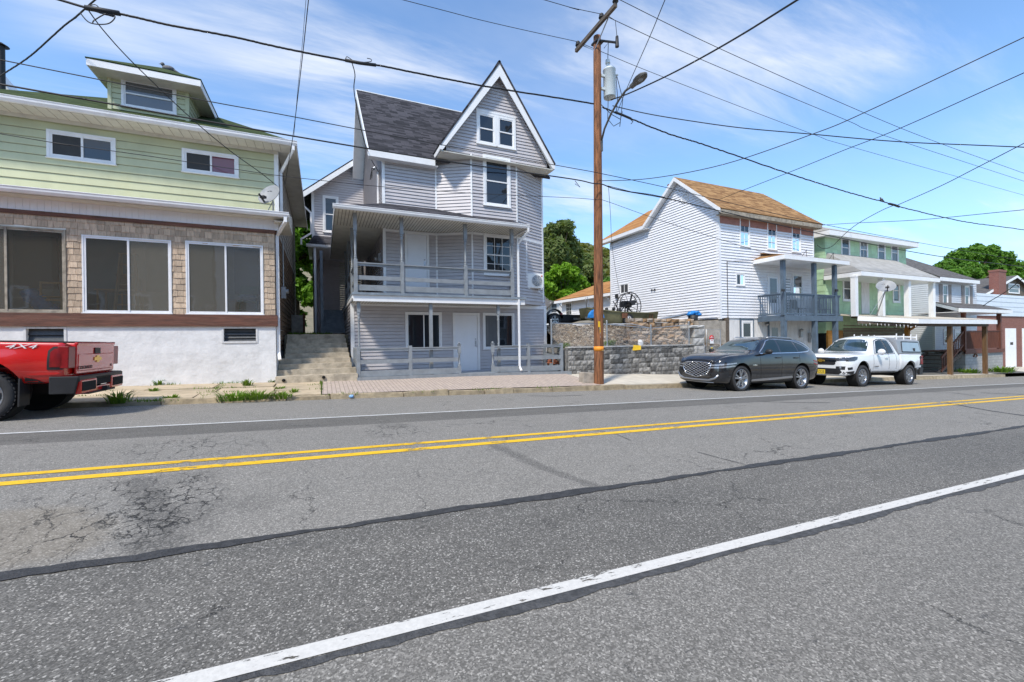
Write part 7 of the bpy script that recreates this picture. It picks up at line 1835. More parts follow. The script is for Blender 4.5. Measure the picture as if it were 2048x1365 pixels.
wire('slack cable running nearly level from the transformer to the right edge', onD([(1225, 212), (1290, 227), (1366, 240), (1480, 256), (1614, 268), (1800, 284), (2048, 295)], dp_, 13), .016, 0, 12)
wire('thin cable from the pole over the white house, climbing to the upper right edge', onD([(1204, 362), (1303, 357), (1448, 329), (1624, 269), (1728, 226), (2048, 75)], dp_, 9), .012, 0, 5)
wire('thin cable climbing from the orange roof of the white house to the right edge', onD([(1434, 401), (1581, 344), (1690, 300), (1800, 257), (2048, 146)], 21.5, 11), .013, 0, 6)
wire('cable climbing from the splice above the green house to the right edge', onD([(1794, 411), (1880, 373), (1951, 337), (2048, 287)], 20.5, 15), .016, 0, 6)
wire('service cable sagging from the splice down to the green house corner', onD([(1788, 411), (1762, 422), (1717, 447), (1690, 468), (1664, 493), (1645, 497), (1634, 490)], 20.5, 24.5), .016)
wire('thin cable behind the green house roof rising gently to the right edge', onD([(1628, 452), (1700, 447), (1840, 440), (2048, 420)], 27, 18), .014, 0, 8)
YT = 12.12
wire('upper of the three telephone cables crossing the photo, passing the dormer window', onY([(0, 120), (205, 161), (427, 205), (560, 229), (721, 260), (877, 289), (1140, 336), (1204, 348), (1330, 375), (1442, 402), (1560, 430), (1700, 460), (1900, 497), (2048, 522)], YT), .012, 12, 20)
wire('thickest of the three telephone cables crossing the photo, passing below the dormer', onY([(0, 169), (180, 201), (362, 234), (588, 273), (762, 302), (947, 331), (1140, 358), (1184, 367), (1204, 369), (1225, 377), (1258, 384), (1336, 398), (1442, 423), (1634, 467), (1871, 512), (2048, 534)], YT - .03), .020, 12, 20, [(onY([(1215, 372), (1262, 384), (1300, 389), (1330, 395)], YT - .06), .012), (onY([(1150, 362), (1160, 375), (1150, 368)], YT - .06), .012)])
wire('lowest and thinnest telephone cable, crossing the pale green siding and the lavender bay', onY([(0, 268), (108, 286), (300, 313), (478, 340), (569, 353), (765, 374), (947, 387), (1140, 396), (1192, 400), (1210, 402), (1306, 436), (1420, 473), (1542, 510)], YT), .008, 12, 0)
wire('cable dropping from the splice at the upper left to the left edge', onD([(170, 18), (150, 36), (125, 55), (60, 113), (0, 153)], 11, 13), .020, 5, 2.5, lump=.004)
wire('service cable dropping from the upper left splice across the dormer to the house corner', onD([(176, 20), (210, 65), (270, 130), (380, 235), (460, 302), (520, 345), (556, 374)], 9.5, 13.9), .013)
wire('service cable hanging from the taped splice to the mast of the lavender house', onD([(704, 126), (710, 150), (708, 180), (716, 230), (728, 280), (742, 318), (757, 344)], 11.9, 16.2), .014)
wire('near vertical cable from the top edge to the right corner of the pale green house', onD([(617, 0), (607, 95), (596, 190), (586, 272), (578, 320), (570, 370)], 9, 14.2), .010, 4, 0)
wire('faint second cable beside the near vertical one, left of the lavender house', onD([(612, 0), (604, 95), (595, 185), (588, 275)], 9, 14.0), .005, 4, 0)
wire('taut cable from the top edge right of the pole down to the lamp arm', onD([(1330, 0), (1299, 75), (1253, 179), (1233, 229)], 9, dp_), .010, 4, 0)
wire('thin cable hanging from the telephone cable past the orange rear roof to the boat', onD([(1217, 374), (1221, 430), (1224, 490), (1232, 545), (1240, 590)], dp_, 22), .008)
wire('thin cable from the brick garage roof to the right edge', onD([(1943, 630), (1975, 606), (2010, 585), (2048, 556)], 33, 26), .025, 0, 3)
bq = PY(1763, 404, YS); bird((bq.x, YS, bq.z + .03), 'dark bird perched on the thick wavy cable above the green house', .9)
# ================================================================== vehicles (built nose to -X; x runs from the nose to the tail)
def pch(tab):
    """smooth interpolation of a table {x: (values)} without overshoot"""
    xs = sorted(tab); ys = [tab[x] for x in xs]; n = len(xs); K = len(ys[0])
    def slope(i, k):
        if i in (0, n - 1): return 0 if i else (ys[1][k] - ys[0][k]) / (xs[1] - xs[0]) * .8
        a = (ys[i][k] - ys[i - 1][k]) / (xs[i] - xs[i - 1]); b = (ys[i + 1][k] - ys[i][k]) / (xs[i + 1] - xs[i])
        return 0 if a * b <= 0 else 2 * a * b / (a + b)
    def f(x):
        if x <= xs[0]: return ys[0]
        if x >= xs[-1]: return ys[-1]
        i = max(j for j in range(n) if xs[j] <= x); i = min(i, n - 2); h = xs[i + 1] - xs[i]; t = (x - xs[i]) / h
        return [(1 + 2 * t) * (1 - t) ** 2 * ys[i][k] + t * (1 - t) ** 2 * h * slope(i, k) + t * t * (3 - 2 * t) * ys[i + 1][k] + t * t * (t - 1) * h * slope(i + 1, k) for k in range(K)]
    return f


def loft(sections, close_ends=True):
    mb = MB(); n = len(sections[0]); vs = [p for s in sections for p in s]; m_ = len(sections)
    fs = [(i * n + k, (i + 1) * n + k, (i + 1) * n + (k + 1) % n, i * n + (k + 1) % n) for i in range(m_ - 1) for k in range(n)]
    if close_ends: fs += [tuple(range(n)), tuple((m_ - 1) * n + k for k in range(n))[::-1]]
    mb.add(vs, fs, True); return mb


def carve(o, cutters, sub=1):
    """round the surface and cut wheel openings, leaving a plain mesh"""
    if sub: md = o.modifiers.new('s', 'SUBSURF'); md.levels = sub; md.render_levels = sub
    tmp = []
    for mb in cutters:
        c = mb.build('cut', M['dark'], None, fix=True); c.parent = o.parent; tmp.append(c)
        md = o.modifiers.new('b', 'BOOLEAN'); md.object = c; md.operation = 'DIFFERENCE'; md.solver = 'EXACT'
    bpy.context.view_layer.update()
    dg = bpy.context.evaluated_depsgraph_get()
    me = bpy.data.meshes.new_from_object(o.evaluated_get(dg))
    o.modifiers.clear(); o.data = me
    for c in tmp: bpy.data.objects.remove(c)
    me.polygons.foreach_set('use_smooth', [True] * len(me.polygons))
    try: me.set_sharp_from_angle(angle=radians(42))
    except Exception: pass
    bm = bmesh.new(); bm.from_mesh(me); bv = BVHTree.FromBMesh(bm); bm.free()
    return bv


def decal(bv, poly, proj, off=.006, st=.06, edge=.02):
    """a fitted panel: the flat outline is laid on the body surface along the projection direction"""
    out = []
    n = len(poly)
    for i in range(n):
        a, b = V(poly[i]), V(poly[(i + 1) % n]); k = max(1, int((b - a).length / st))
        out += [a.lerp(b, j / k) for j in range(k)]
    xs = [p[0] for p in out]; ys = [p[1] for p in out]; no = len(out); pts = list(out)
    def inside(q):
        c = False
        for i in range(no):
            a, b = out[i], out[i - 1]
            if (a[1] > q[1]) != (b[1] > q[1]) and q[0] < (b[0] - a[0]) * (q[1] - a[1]) / (b[1] - a[1]) + a[0]: c = not c
        return c
    x = min(xs) + st / 2
    while x < max(xs):
        y = min(ys) + st / 2
        while y < max(ys):
            q = V((x, y))
            if inside(q) and min((q - o_).length for o_ in out) > st * .45: pts.append(q)
            y += st
        x += st
    r = geometry.delaunay_2d_cdt(pts, [(i, (i + 1) % no) for i in range(no)], [], 1, 1e-5)
    mb = MB(); P = []; last = None
    for q in r[0]:
        o_, d = proj(q[0], q[1]); h = bv.ray_cast(V(o_), V(d))
        if h[0] is None: P.append(None); continue
        P.append((h[0], V(d).normalized()))
    vs = []; idx = {}
    for i, p in enumerate(P):
        if p: idx[i] = len(vs); vs.append(p[0] - p[1] * off)
    fs = [tuple(idx[i] for i in f) for f in r[2] if all(i in idx for i in f)]
    cnt = {}
    for f in fs:
        for a, b in zip(f, f[1:] + f[:1]):
            k = (min(a, b), max(a, b)); cnt[k] = cnt.get(k, 0) + 1
    mb.add(vs, fs, True)
    sk = {}; v2 = []; inv = {v: k for k, v in idx.items()}
    f2 = []
    for (a, b), c in cnt.items():
        if c == 1:
            q = [vs[a], vs[b], vs[b] + P[inv[b]][1] * (off + edge), vs[a] + P[inv[a]][1] * (off + edge)]; o_ = len(v2); v2 += q; f2.append((o_, o_ + 1, o_ + 2, o_ + 3))
    mb.add(v2, f2)
    return mb
NEAR = lambda a, b: ((a, -4, b), (0, 1, 0))
FAR = lambda a, b: ((a, 4, b), (0, -1, 0))
FRONT = lambda a, b: ((-3, a, b), (1, 0, 0))
REAR = lambda a, b: ((9, a, b), (-1, 0, 0))
def stripe(pts, w):
    L = []; Rr = []
    for i, p in enumerate(pts):
        p = V(p); d = (V(pts[min(i + 1, len(pts) - 1)]) - V(pts[max(i - 1, 0)])).normalized(); n = V((-d.y, d.x)) * w / 2; L.append(p + n); Rr.append(p - n)
    return L + Rr[::-1]


def section(x, f):
    zb_, wb, wm, zs__, ws, zr, wr, zcn = f
    H = [(0, zb_), (wb * .55, zb_), (wb - .05, zb_ + .01), (wb, zb_ + .07), (wm - .015, zb_ + .28 * (zs__ - zb_)), (wm, zb_ + .52 * (zs__ - zb_)), (wm - .008, zb_ + .76 * (zs__ - zb_)), (ws + .012, zs__ - .03), (ws - .012, zs__ + .012),
         (ws + (wr - ws) * .35 + .018, zs__ + (zr - zs__) * .34), (ws + (wr - ws) * .68 + .020, zs__ + (zr - zs__) * .68), (wr + .012, zr - .035), (wr - .05, zr + .008), (wr - .22, zr + (zcn - zr) * .55), (wr * .33, zr + (zcn - zr) * .94), (0, zcn)]
    return [(x, -y, z) for y, z in H] + [(x, y, z) for y, z in H[-2:0:-1]]


def arch(x, z, r, y0, y1):
    mb = MB(); mb.cyl((x, y0, z), (x, y1, z), r, n=40); return mb
def liner(x, z, r, y0, y1):
    mb = MB(); n = 24
    a = [(x + r * cos(pi * 2 * k / n), y0, z + r * sin(pi * 2 * k / n)) for k in range(n)]; b = [(p[0], y1, p[2]) for p in a]
    mb.add(a + b, [(i, (i + 1) % n, n + (i + 1) % n, n + i) for i in range(n)], True); mb.add(b, [tuple(range(n))]); return mb


def put(name, label, cat, x, yc, sc_):
    z = roadz(x, yc); sl = .033
    return thing(name, label, cat, (x, yc, z), None, True, (0, math.atan(sl), 0)), sc_
SCL = 1.085
def fin(root): root.scale = (SCL, SCL, SCL)
def text(par, body, m, size, loc, rot, name='lettering', ext=.003, shear=0, wscale=1.):
    cu = bpy.data.curves.new(name, 'FONT'); cu.body = body; cu.size = size; cu.extrude = ext; cu.align_x = 'CENTER'; cu.align_y = 'CENTER'; cu.shear = shear
    o = bpy.data.objects.new(name, cu); C.objects.link(o); bpy.context.view_layer.update()
    me = bpy.data.meshes.new_from_object(o.evaluated_get(bpy.context.evaluated_depsgraph_get())); bpy.data.objects.remove(o)
    me.transform(Matrix.Translation(loc) @ rot.to_4x4() @ Matrix.Diagonal((wscale, 1, 1, 1)))
    me.materials.clear(); me.materials.append(m)
    o = bpy.data.objects.new(name, me); C.objects.link(o); o.parent = par; return o
NEARROT = Matrix(((1, 0, 0), (0, 0, -1), (0, 1, 0)))          # text read from the near (-Y) side
REARROT = Matrix(((0, 0, 1), (1, 0, 0), (0, 1, 0)))           # read from behind the tail (+X)
FRONTROT = Matrix(((0, 0, -1), (-1, 0, 0), (0, 1, 0)))        # read from ahead of the nose (-X)

# ------------------------------------------------------------------ dark gray SUV
fx_ = PR(1484, 783); SXN = fx_.x - .90 * SCL
car, _ = put('parked_car', 'dark gray SUV with large mesh grille parked in front of the white house', 'car', SXN, fx_.y + .96 * SCL, 1)
body = pch({0: (.34, .52, .60, .74, .54, .80, .42, .83), .05: (.27, .74, .79, .84, .72, .90, .58, .935), .18: (.24, .86, .90, .90, .83, .97, .68, 1.01), .45: (.22, .90, .955, .95, .90, 1.03, .74, 1.07), .9: (.22, .92, .985, 1.00, .935, 1.07, .79, 1.115), 1.4: (.23, .92, .975, 1.035, .935, 1.10, .82, 1.15), 1.62: (.23, .92, .97, 1.045, .93, 1.16, .80, 1.21),
            2.3: (.23, .92, .97, 1.07, .925, 1.585, .635, 1.64), 2.9: (.23, .92, .97, 1.085, .925, 1.655, .65, 1.705), 3.5: (.23, .92, .975, 1.10, .925, 1.655, .65, 1.705), 4.1: (.24, .92, .985, 1.13, .915, 1.63, .64, 1.68), 4.5: (.27, .90, .97, 1.15, .89, 1.565, .62, 1.61), 4.76: (.31, .86, .93, 1.13, .86, 1.36, .66, 1.39), 4.90: (.38, .80, .86, 1.0, .78, 1.08, .62, 1.11), 4.94: (.46, .66, .72, .88, .62, .92, .48, .95)})
_b = body
def body(x):
    f = list(_b(x)); k = max(0, min(1, (x - .03) / .3)); r_ = max(0, min(1, (4.6 - x) / .5)); h = 1 - max(0, min(1, (x - 1.5) / .7))
    f[3] += .075 * k * r_; f[5] += .06 * k * h; f[7] += .06 * k * h; return f
xs = [0, .02, .05, .1, .18, .3, .45] + rng(.6, 4.5, .13)[0:] + [4.62, 4.72, 4.80, 4.86, 4.90, 4.925, 4.94]
mb = loft([section(x, body(x)) for x in sorted(set(xs))])
bo = mb.build('body', M['graypaintcar'], car, fix=True)
WXF, WXR, WR_ = .90, 3.855, .405
bv = carve(bo, [arch(x, WR_ + .02, .445, y0, y1) for x in (WXF, WXR) for y0, y1 in ((-1.2, -.62), (.62, 1.2))])
for x in (WXF, WXR):
    for s in (-1, 1): liner(x, WR_ + .02, .44, s * .95, s * .60).build('wheel_well', M['dark'], car)
    for s in (-1, 1): wheel(car, (x, s * .835, WR_), WR_, .265, s, 'rim', 5, rimf=.75)
def P_(name, poly, pr, m, off=.006, st=.06, par=None, lab=None): return decal(bv, poly, pr, off, st).build(name, M[m], par or car, lab)
ws_ = P_('windshield', [(-.74, 1.266), (-.40, 1.256), (0, 1.253), (.40, 1.256), (.74, 1.266), (.60, 1.560), (.3, 1.600), (0, 1.610), (-.3, 1.600), (-.60, 1.560)], FRONT, 'carglass', .004)
sw_ = [[(1.92, 1.185), (2.78, 1.205), (2.80, 1.60), (2.62, 1.60), (2.42, 1.535)], [(2.86, 1.207), (3.72, 1.225), (3.64, 1.58), (3.3, 1.61), (2.88, 1.61)], [(3.79, 1.228), (4.26, 1.275), (4.44, 1.34), (4.22, 1.50), (3.72, 1.585)]]
for pr, sgn in ((NEAR, -1), (FAR, 1)):
    for q in sw_: P_('side_window', q, pr, 'sideglass', .004)
    P_('window_trim', stripe([(1.80, 1.160), (2.4, 1.170), (3.0, 1.185), (3.7, 1.202), (4.26, 1.240), (4.43, 1.285), (4.26, 1.390)], .022), pr, 'chrome', .008, .05)
    P_('window_trim', stripe([(1.80, 1.190), (2.10, 1.360), (2.40, 1.560), (2.62, 1.612), (3.0, 1.618), (3.4, 1.600), (3.70, 1.585), (4.06, 1.480), (4.26, 1.390)], .016), pr, 'chrome', .008, .05)
    P_('sill_trim', [(1.38, .36), (1.9, .385), (2.6, .41), (3.34, .45), (3.40, .39), (2.6, .345), (1.9, .315), (1.38, .30)], pr, 'satin', .012)
    P_('sill', [(1.36, .285), (3.40, .335), (3.40, .24), (1.36, .24)], pr, 'black', .008)
    for xx, a, b in ((2.83, 1.17, .40), (3.75, 1.19, .62), (1.75, 1.12, .40)): P_('door_gap', stripe([(xx, a), (xx + (.02 if xx < 2 else -.02), (a + b) / 2), (xx + (.05 if xx < 2 else -.04), b)], .009), pr, 'dark', .003, .08)
    for xx in (2.62, 3.55):
        h = bv.ray_cast(V((xx, sgn * 4, 1.03)), V((0, -sgn, 0)))[0]
        mb = MB(); mb.box(xx - .11, xx + .11, h.y + sgn * .028 - .012, h.y + sgn * .028 + .012, 1.018, 1.045); mb.box(xx - .1, xx - .08, min(h.y, h.y + sgn * .02), max(h.y, h.y + sgn * .02), 1.02, 1.04); mb.build('door_handle', M['graypaintcar'], car)
    h = bv.ray_cast(V((1.98, sgn * 4, 1.08)), V((0, -sgn, 0)))[0]
    mb = MB(); mb.ball((1.96, h.y + sgn * .16, 1.22), .11, 12, 8, 0, (.75, 1.1, .72)); mb.beam((2.0, h.y - sgn * .02, 1.15), (1.98, h.y + sgn * .12, 1.17), .09, .05); mb.build('wing_mirror', M['black'], car)
    # two thin lamp strips wrapping the corner
    for z in (.80, .725):
        P_('headlight', [(.10, z - .022), (.66, z + .045), (.66, z + .075), (.10, z + .028)], pr, 'lamp', .006, .05)
    P_('marker_vent', [(1.36, .80), (1.52, .775), (1.62, .80), (1.50, .825)], pr, 'chrome', .006, .04)
    P_('tail_light', [(4.50, .97), (4.86, .90), (4.86, .86), (4.50, .925)], pr, 'tail', .006, .04); P_('tail_light', [(4.50, .88), (4.86, .81), (4.86, .77), (4.50, .835)], pr, 'tail', .006, .04)
for s in (-1, 1):
    for z in (.79, .715): P_('headlight', [(s * .45, z - .03), (s * .84, z - .012), (s * .84, z + .032), (s * .48, z + .008)], FRONT, 'lamp', .006, .05)
crest = [(-.56, .82), (-.36, .86), (0, .87), (.36, .86), (.56, .82), (.53, .66), (.43, .50), (0, .40), (-.43, .50), (-.53, .66)]
gr = P_('grille', crest, FRONT, 'dark', .004)
fmx = lambda pts, m, w_, off, par: [P_('grille_bar', stripe(p, w_), FRONT, m, off, .05, par) for p in pts]
mb = MB()
def fpt(y, z, off=.02):
    h = bv.ray_cast(V((-3, y, z)), V((1, 0, 0)))[0]; return V((h.x - off, y, z)) if h else None
def ingrill(y, z):
    c = False; n = len(crest)
    for i in range(n):
        a, b = crest[i], crest[i - 1]
        if (a[1] > z) != (b[1] > z) and y < (b[0] - a[0]) * (z - a[1]) / (b[1] - a[1]) + a[0]: c = not c
    return c
for sg in (-1, 1):
    for k in range(-16, 17):
        seg = []
        for j in range(0, 41):
            y = -.58 + 1.16 * j / 40; z = .62 + sg * y * .45 + k * .075
            if ingrill(y, z):
                p = fpt(y, z, .012)
                if p: seg.append(p)
            elif len(seg) > 1: mb.tube(seg, .010, 4); seg = []
            else: seg = []
        if len(seg) > 1: mb.tube(seg, .010, 4)
mb.build('grille_mesh', M['chrome'], gr)
rim_ = [fpt(*c, .016) for c in crest]; rim_ = [p for p in rim_ if p]
mb = MB(); mb.tube(rim_ + rim_[:1], .014, 6); mb.build('grille_frame', M['chrome'], gr)
P_('air_intake', [(-.62, .375), (.62, .375), (.56, .285), (-.56, .285)], FRONT, 'black', .006)
for s in (-1, 1): P_('air_intake', [(s * .52, .56), (s * .78, .60), (s * .80, .42), (s * .66, .42)], FRONT, 'black', .006)
for s, pr in ((-1, NEAR), (1, FAR)): P_('air_intake', [(.08, .56), (.34, .60), (.36, .42), (.10, .40)], pr, 'black', .006)
mb = MB(); pts = [fpt(y, z, .02) for y, z in ((-.80, .50), (-.70, .40), (-.5, .335), (0, .325), (.5, .335), (.70, .40), (.80, .50))]; mb.tube([p for p in pts if p], .034, 6); pts = [fpt(y, z, .015) for y, z in ((-.60, .262), (0, .255), (.60, .262))]; mb.tube([p for p in pts if p], .018, 6); mb.build('bumper_trim', M['satin'], car)
P_('rear_window', [(-.58, 1.45), (.58, 1.45), (.66, 1.20), (-.66, 1.20)], REAR, 'carglass', .005)
P_('rear_bumper', [(-.74, .62), (.74, .62), (.70, .42), (-.70, .42)], REAR, 'black', .008)
mb = MB(); mb.box(.3, 4.6, -.62, .62, .20, .32); mb.build('underbody', M['dark'], car)
mb = MB()
for s in (-.30, .30): mb.box(1.98, 2.0, s - .12, s + .12, 1.25, 1.27)
for s in (-.55, .55): mb.tube([(2.5, s * 1.12, 1.665), (2.7, s * 1.16, 1.70), (3.7, s * 1.14, 1.675), (3.95, s * 1.1, 1.61)], .016, 6)
mb.build('roof_rail', M['satin'], car)
P_('license_plate_holder', [(-.22, .345), (.22, .345), (.22, .30), (-.22, .30)], FRONT, 'dark', .012)
for o in car.children_recursive:
    q = o
    while q.parent is not car: q = q.parent
    if q.name.startswith('wheel') and 'well' not in q.name: continue
    for v in o.data.vertices: v.co.z *= 1.045
fin(car)

# ------------------------------------------------------------------ pickups
def pickup(label, X, Y, pm, cap=False, name='pickup_truck'):
    root, _ = put(name, label, 'pickup truck', X, Y, 1)
    body = pch({0: (.46, .50, .58, .88, .52, .93, .44, .96), .05: (.38, .70, .76, .96, .70, 1.01, .60, 1.04), .16: (.35, .84, .88, 1.0, .82, 1.06, .70, 1.10), .5: (.40, .90, .945, 1.06, .89, 1.105, .74, 1.145), 1.0: (.44, .90, .95, 1.085, .90, 1.125, .78, 1.17), 1.42: (.46, .90, .935, 1.10, .90, 1.155, .78, 1.20),
                2.08: (.46, .90, .93, 1.115, .895, 1.64, .61, 1.715), 2.6: (.46, .90, .93, 1.12, .895, 1.71, .63, 1.785), 3.1: (.46, .90, .93, 1.125, .89, 1.70, .625, 1.775), 3.34: (.46, .90, .93, 1.13, .885, 1.65, .61, 1.72), 3.44: (.46, .90, .925, 1.13, .88, 1.36, .68, 1.38), 3.47: (.47, .89, .915, 1.10, .86, 1.14, .74, 1.15)})
    xs = sorted(set([0, .02, .05, .1, .16, .3] + rng(.5, 3.3, .14) + [3.34, 3.39, 3.44, 3.455, 3.47]))
    bo = loft([section(x, body(x)) for x in xs]).build('cab', M[pm], root, fix=True)
    WF, WR__, r = .96, 4.22, .405
    bv = carve(bo, [arch(WF, r + .03, .46, y0, y1) for y0, y1 in ((-1.2, -.60), (.60, 1.2))])
    # load bed with flared fenders
    def bs(x, fl):
        H = [(0, .52), (.80, .52), (.86, .56), (.885 + fl, .66), (.925 + fl, .80), (.925 + fl * .7, .93), (.905, 1.02), (.90, 1.10), (.885, 1.135), (.85, 1.14), (.81, 1.13), (.80, 1.05), (.78, .72), (0, .70)]
        return [(x, -y, z) for y, z in H] + [(x, y, z) for y, z in H[-2:0:-1]]
    secs = []
    for x in rng(3.50, 5.29, .09):
        d = abs(x - WR__); fl = .042 * max(0, 1 - (max(0, d - .34) / .26)) if d > .34 else .042
        secs.append(bs(x, fl))
    bd = loft(secs).build('load_bed', M[pm], root, fix=True)
    bv2 = carve(bd, [arch(WR__, r + .03, .47, y0, y1) for y0, y1 in ((-1.3, -.60), (.60, 1.3))])
    for x in (WF, WR__):
        for s in (-1, 1):
            liner(x, r + .03, .455, s * .90, s * .58).build('wheel_well', M['dark'], root); wheel(root, (x, s * .80, r), r, .26, s, 'rim', 6, rimf=.67)
            mb = MB(); mb.box(x + .44, x + .46, s * .80 - .13, s * .80 + .13, .22, .62); mb.build('mud_flap', M['black'], root)
    def P_(nm, poly, pr, m, off=.006, st=.06, par=None, b=None, lab=None): return decal(b or bv, poly, pr, off, st).build(nm, M[m], par or root, lab)
    P_('windshield', [(-.72, 1.215), (-.3, 1.205), (.3, 1.205), (.72, 1.215), (.585, 1.60), (.3, 1.645), (-.3, 1.645), (-.585, 1.60)], FRONT, 'carglass', .004)
    for pr, sgn in ((NEAR, -1), (FAR, 1)):
        P_('side_window', [(1.86, 1.15), (2.66, 1.16), (2.62, 1.63), (2.46, 1.63), (2.22, 1.57)], pr, 'sideglass', .004)
        P_('side_window', [(2.74, 1.16), (3.14, 1.175), (3.05, 1.62), (2.70, 1.63)], pr, 'sideglass', .004)
        P_('window_surround', stripe([(1.76, 1.13), (2.7, 1.135), (3.2, 1.15), (3.12, 1.64), (2.7, 1.655), (2.42, 1.65), (2.16, 1.58), (1.78, 1.15)], .022), pr, 'black', .005, .05)
        P_('window_surround', stripe([(2.70, 1.15), (2.66, 1.64)], .05), pr, 'black', .0055, .05)
        for pts in ([(1.66, 1.09), (1.64, .7), (1.60, .52)], [(2.70, 1.12), (2.72, .8), (2.70, .52)], [(1.60, .52), (3.2, .52)], [(3.22, 1.13), (3.24, .8), (3.20, .52)]): P_('door_gap', stripe(pts, .011), pr, 'dark', .003, .08)
        h = bv.ray_cast(V((2.5, sgn * 4, 1.0)), V((0, -sgn, 0)))[0]; mb = MB(); mb.box(2.40, 2.60, h.y + sgn * .03 - .012, h.y + sgn * .03 + .012, .985, 1.015); mb.box(2.41, 2.43, min(h.y, h.y + sgn * .03), max(h.y, h.y + sgn * .03), .99, 1.01); mb.box(2.57, 2.59, min(h.y, h.y + sgn * .03), max(h.y, h.y + sgn * .03), .99, 1.01); mb.build('door_handle', M[pm], root)
        h = bv.ray_cast(V((1.9, sgn * 4, 1.10)), V((0, -sgn, 0)))[0]; mb = MB(); mb.ball((1.86, h.y + sgn * .17, 1.20), .125, 12, 8, 0, (.72, 1., .85)); mb.beam((1.92, h.y - sgn * .02, 1.12), (1.88, h.y + sgn * .14, 1.13), .09, .05); mb.build('wing_mirror', M[pm], root)
        P_('headlight', [(.10, .86), (.12, .985), (.46, 1.03), (.62, 1.02), (.56, .93), (.40, .88)], pr, 'lampdark', .006, .05)
        P_('rocker', [(1.45, .51), (3.45, .51), (3.45, .44), (1.45, .44)], pr, 'black', .01)
        P_('tail_light', [(5.02, .74), (5.28, .74), (5.28, 1.09), (5.10, 1.08), (5.03, 1.02)], pr, 'black', .008, .05, None, bv2)
        P_('tail_light', [(5.06, .78), (5.288, .78), (5.288, 1.06), (5.12, 1.05), (5.065, 1.0)], pr, 'tail', .014, .05, None, bv2)
        P_('bumper_cover', [(.06, .52), (.42, .55), (.46, .44), (.06, .38)], pr, 'black', .006, .06)
        P_('fog_lamp', [(.12, .66), (.30, .68), (.32, .60), (.14, .575)], pr, 'black', .006, .04)
        P_('bed_crease', stripe([(4.75, .665), (5.25, .675)], .014), pr, pm, .010, .06, None, bv2)
        P_('rear_cladding', [(4.70, .52), (5.0, .52), (4.86, .60), (4.72, .63)], pr, 'black', .010, .05, None, bv2)
    for s in (-1, 1):
        P_('headlight', [(s * .50, .87), (s * .50, .97), (s * .80, 1.01), (s * .86, .95), (s * .80, .88)], FRONT, 'lampdark', .006, .05)
        P_('fog_lamp', [(s * .52, .60), (s * .52, .69), (s * .80, .70), (s * .78, .58)], FRONT, 'black', .006, .05)
        q = fh = bv.ray_cast(V((-3, s * .66, .64)), V((1, 0, 0)))[0]
        mb = MB(); mb.lathe([(0, 0), (.04, 0), (.045, .015), (0, .02)], (q.x - .005, s * .66, .64), (-1, 0, 0), 12); mb.build('fog_lamp', M['lamp'], root)
    g = P_('grille', [(-.50, .97), (.50, .97), (.50, .76), (.44, .73), (-.44, .73), (-.50, .76)], FRONT, 'black', .005)
    P_('grille_bar', [(-.54, .905), (.54, .905), (.54, .845), (-.54, .845)], FRONT, 'chrome', .012, .06, g)
    P_('grille_bar', [(-.50, .985), (.50, .985), (.48, .965), (-.48, .965)], FRONT, 'chrome', .010, .06, g)
    fh = bv.ray_cast(V((-3, 0, .875)), V((1, 0, 0)))[0]; bx = fh.x - .02
    bow = lambda c, h: [(-.135, -.028), (-.045, -.028), (-.055, -.055), (.045, -.055), (.055, -.028), (.135, -.028), (.125, .028), (.045, .028), (.055, .055), (-.045, .055), (-.055, .028), (-.125, .028)]
    mb = MB(); mb.prism([(bx, y, .875 + z) for y, z in bow(0, 0)], (-.018, 0, 0)); mb.build('emblem', M['gold'], g)
    P_('air_intake', [(-.62, .62), (.62, .62), (.70, .50), (.60, .42), (-.60, .42), (-.70, .50)], FRONT, 'black', .006)
    if cap:
        q = bv.ray_cast(V((-3, .0, .50)), V((1, 0, 0)))[0]
        mb = MB(); mb.box(q.x - .03, q.x - .015, -.16, .16, .42, .565); pl_ = mb.build('license_plate', M['plate'], root)
        text(pl_, 'KD2S', M['letterdark'], .12, (q.x - .032, 0, .49), FRONTROT)
    # tailgate, bumper
    mb = MB(); mb.box(5.292, 5.335, -.70, .70, .66, 1.12); mb.box(5.300, 5.345, -.66, .66, .70, .97); mb.box(5.29, 5.35, -.70, .70, 1.10, 1.145); tg = mb.build('tailgate', M[pm], root, bevel=.015)
    mb = MB(); mb.box(5.336, 5.352, -.10, .10, .965, 1.06); mb.build('handle', M['black'], tg)
    mb = MB(); mb.prism([(5.346, y, .88 + z) for y, z in bow(0, 0)], (.012, 0, 0)); mb.build('emblem', M['gold'], tg)
    text(tg, 'COLORADO', M['letterdark'], .075, (5.348, -.42, .755), REARROT, wscale=1.1); text(tg, 'LT', M['letterdark'], .06, (5.348, .55, .755), REARROT)
    for s in (-1, 1):
        mb = MB(); mb.box(5.16, 5.322, min(s * .705, s * .918), max(s * .705, s * .918), .76, 1.085); mb.build('tail_light', M['tail'], root, bevel=.01)
    mb = MB(); mb.box(5.32, 5.46, -.86, .80, .555, .635); mb.hexa([(5.05, -.91, .38), (5.40, -.88, .38), (5.40, -.83, .38), (5.05, -.84, .38), (5.05, -.92, .64), (5.46, -.88, .64), (5.46, -.83, .64), (5.05, -.84, .64)]); mb.hexa([(5.05, .84, .47), (5.38, .80, .47), (5.38, .85, .47), (5.05, .91, .47), (5.05, .84, .64), (5.42, .80, .64), (5.42, .85, .64), (5.05, .92, .64)]); bm_ = mb.build('rear_bumper', M['black'], root, bevel=.012)
    mb = MB(); mb.box(5.38, 5.475, -.83, -.28, .37, .585); mb.box(5.38, 5.475, .28, .78, .37, .585); mb.box(5.36, 5.46, -.28, .28, .37, .45); mb.build('bumper_panel', M[pm], bm_, bevel=.02)
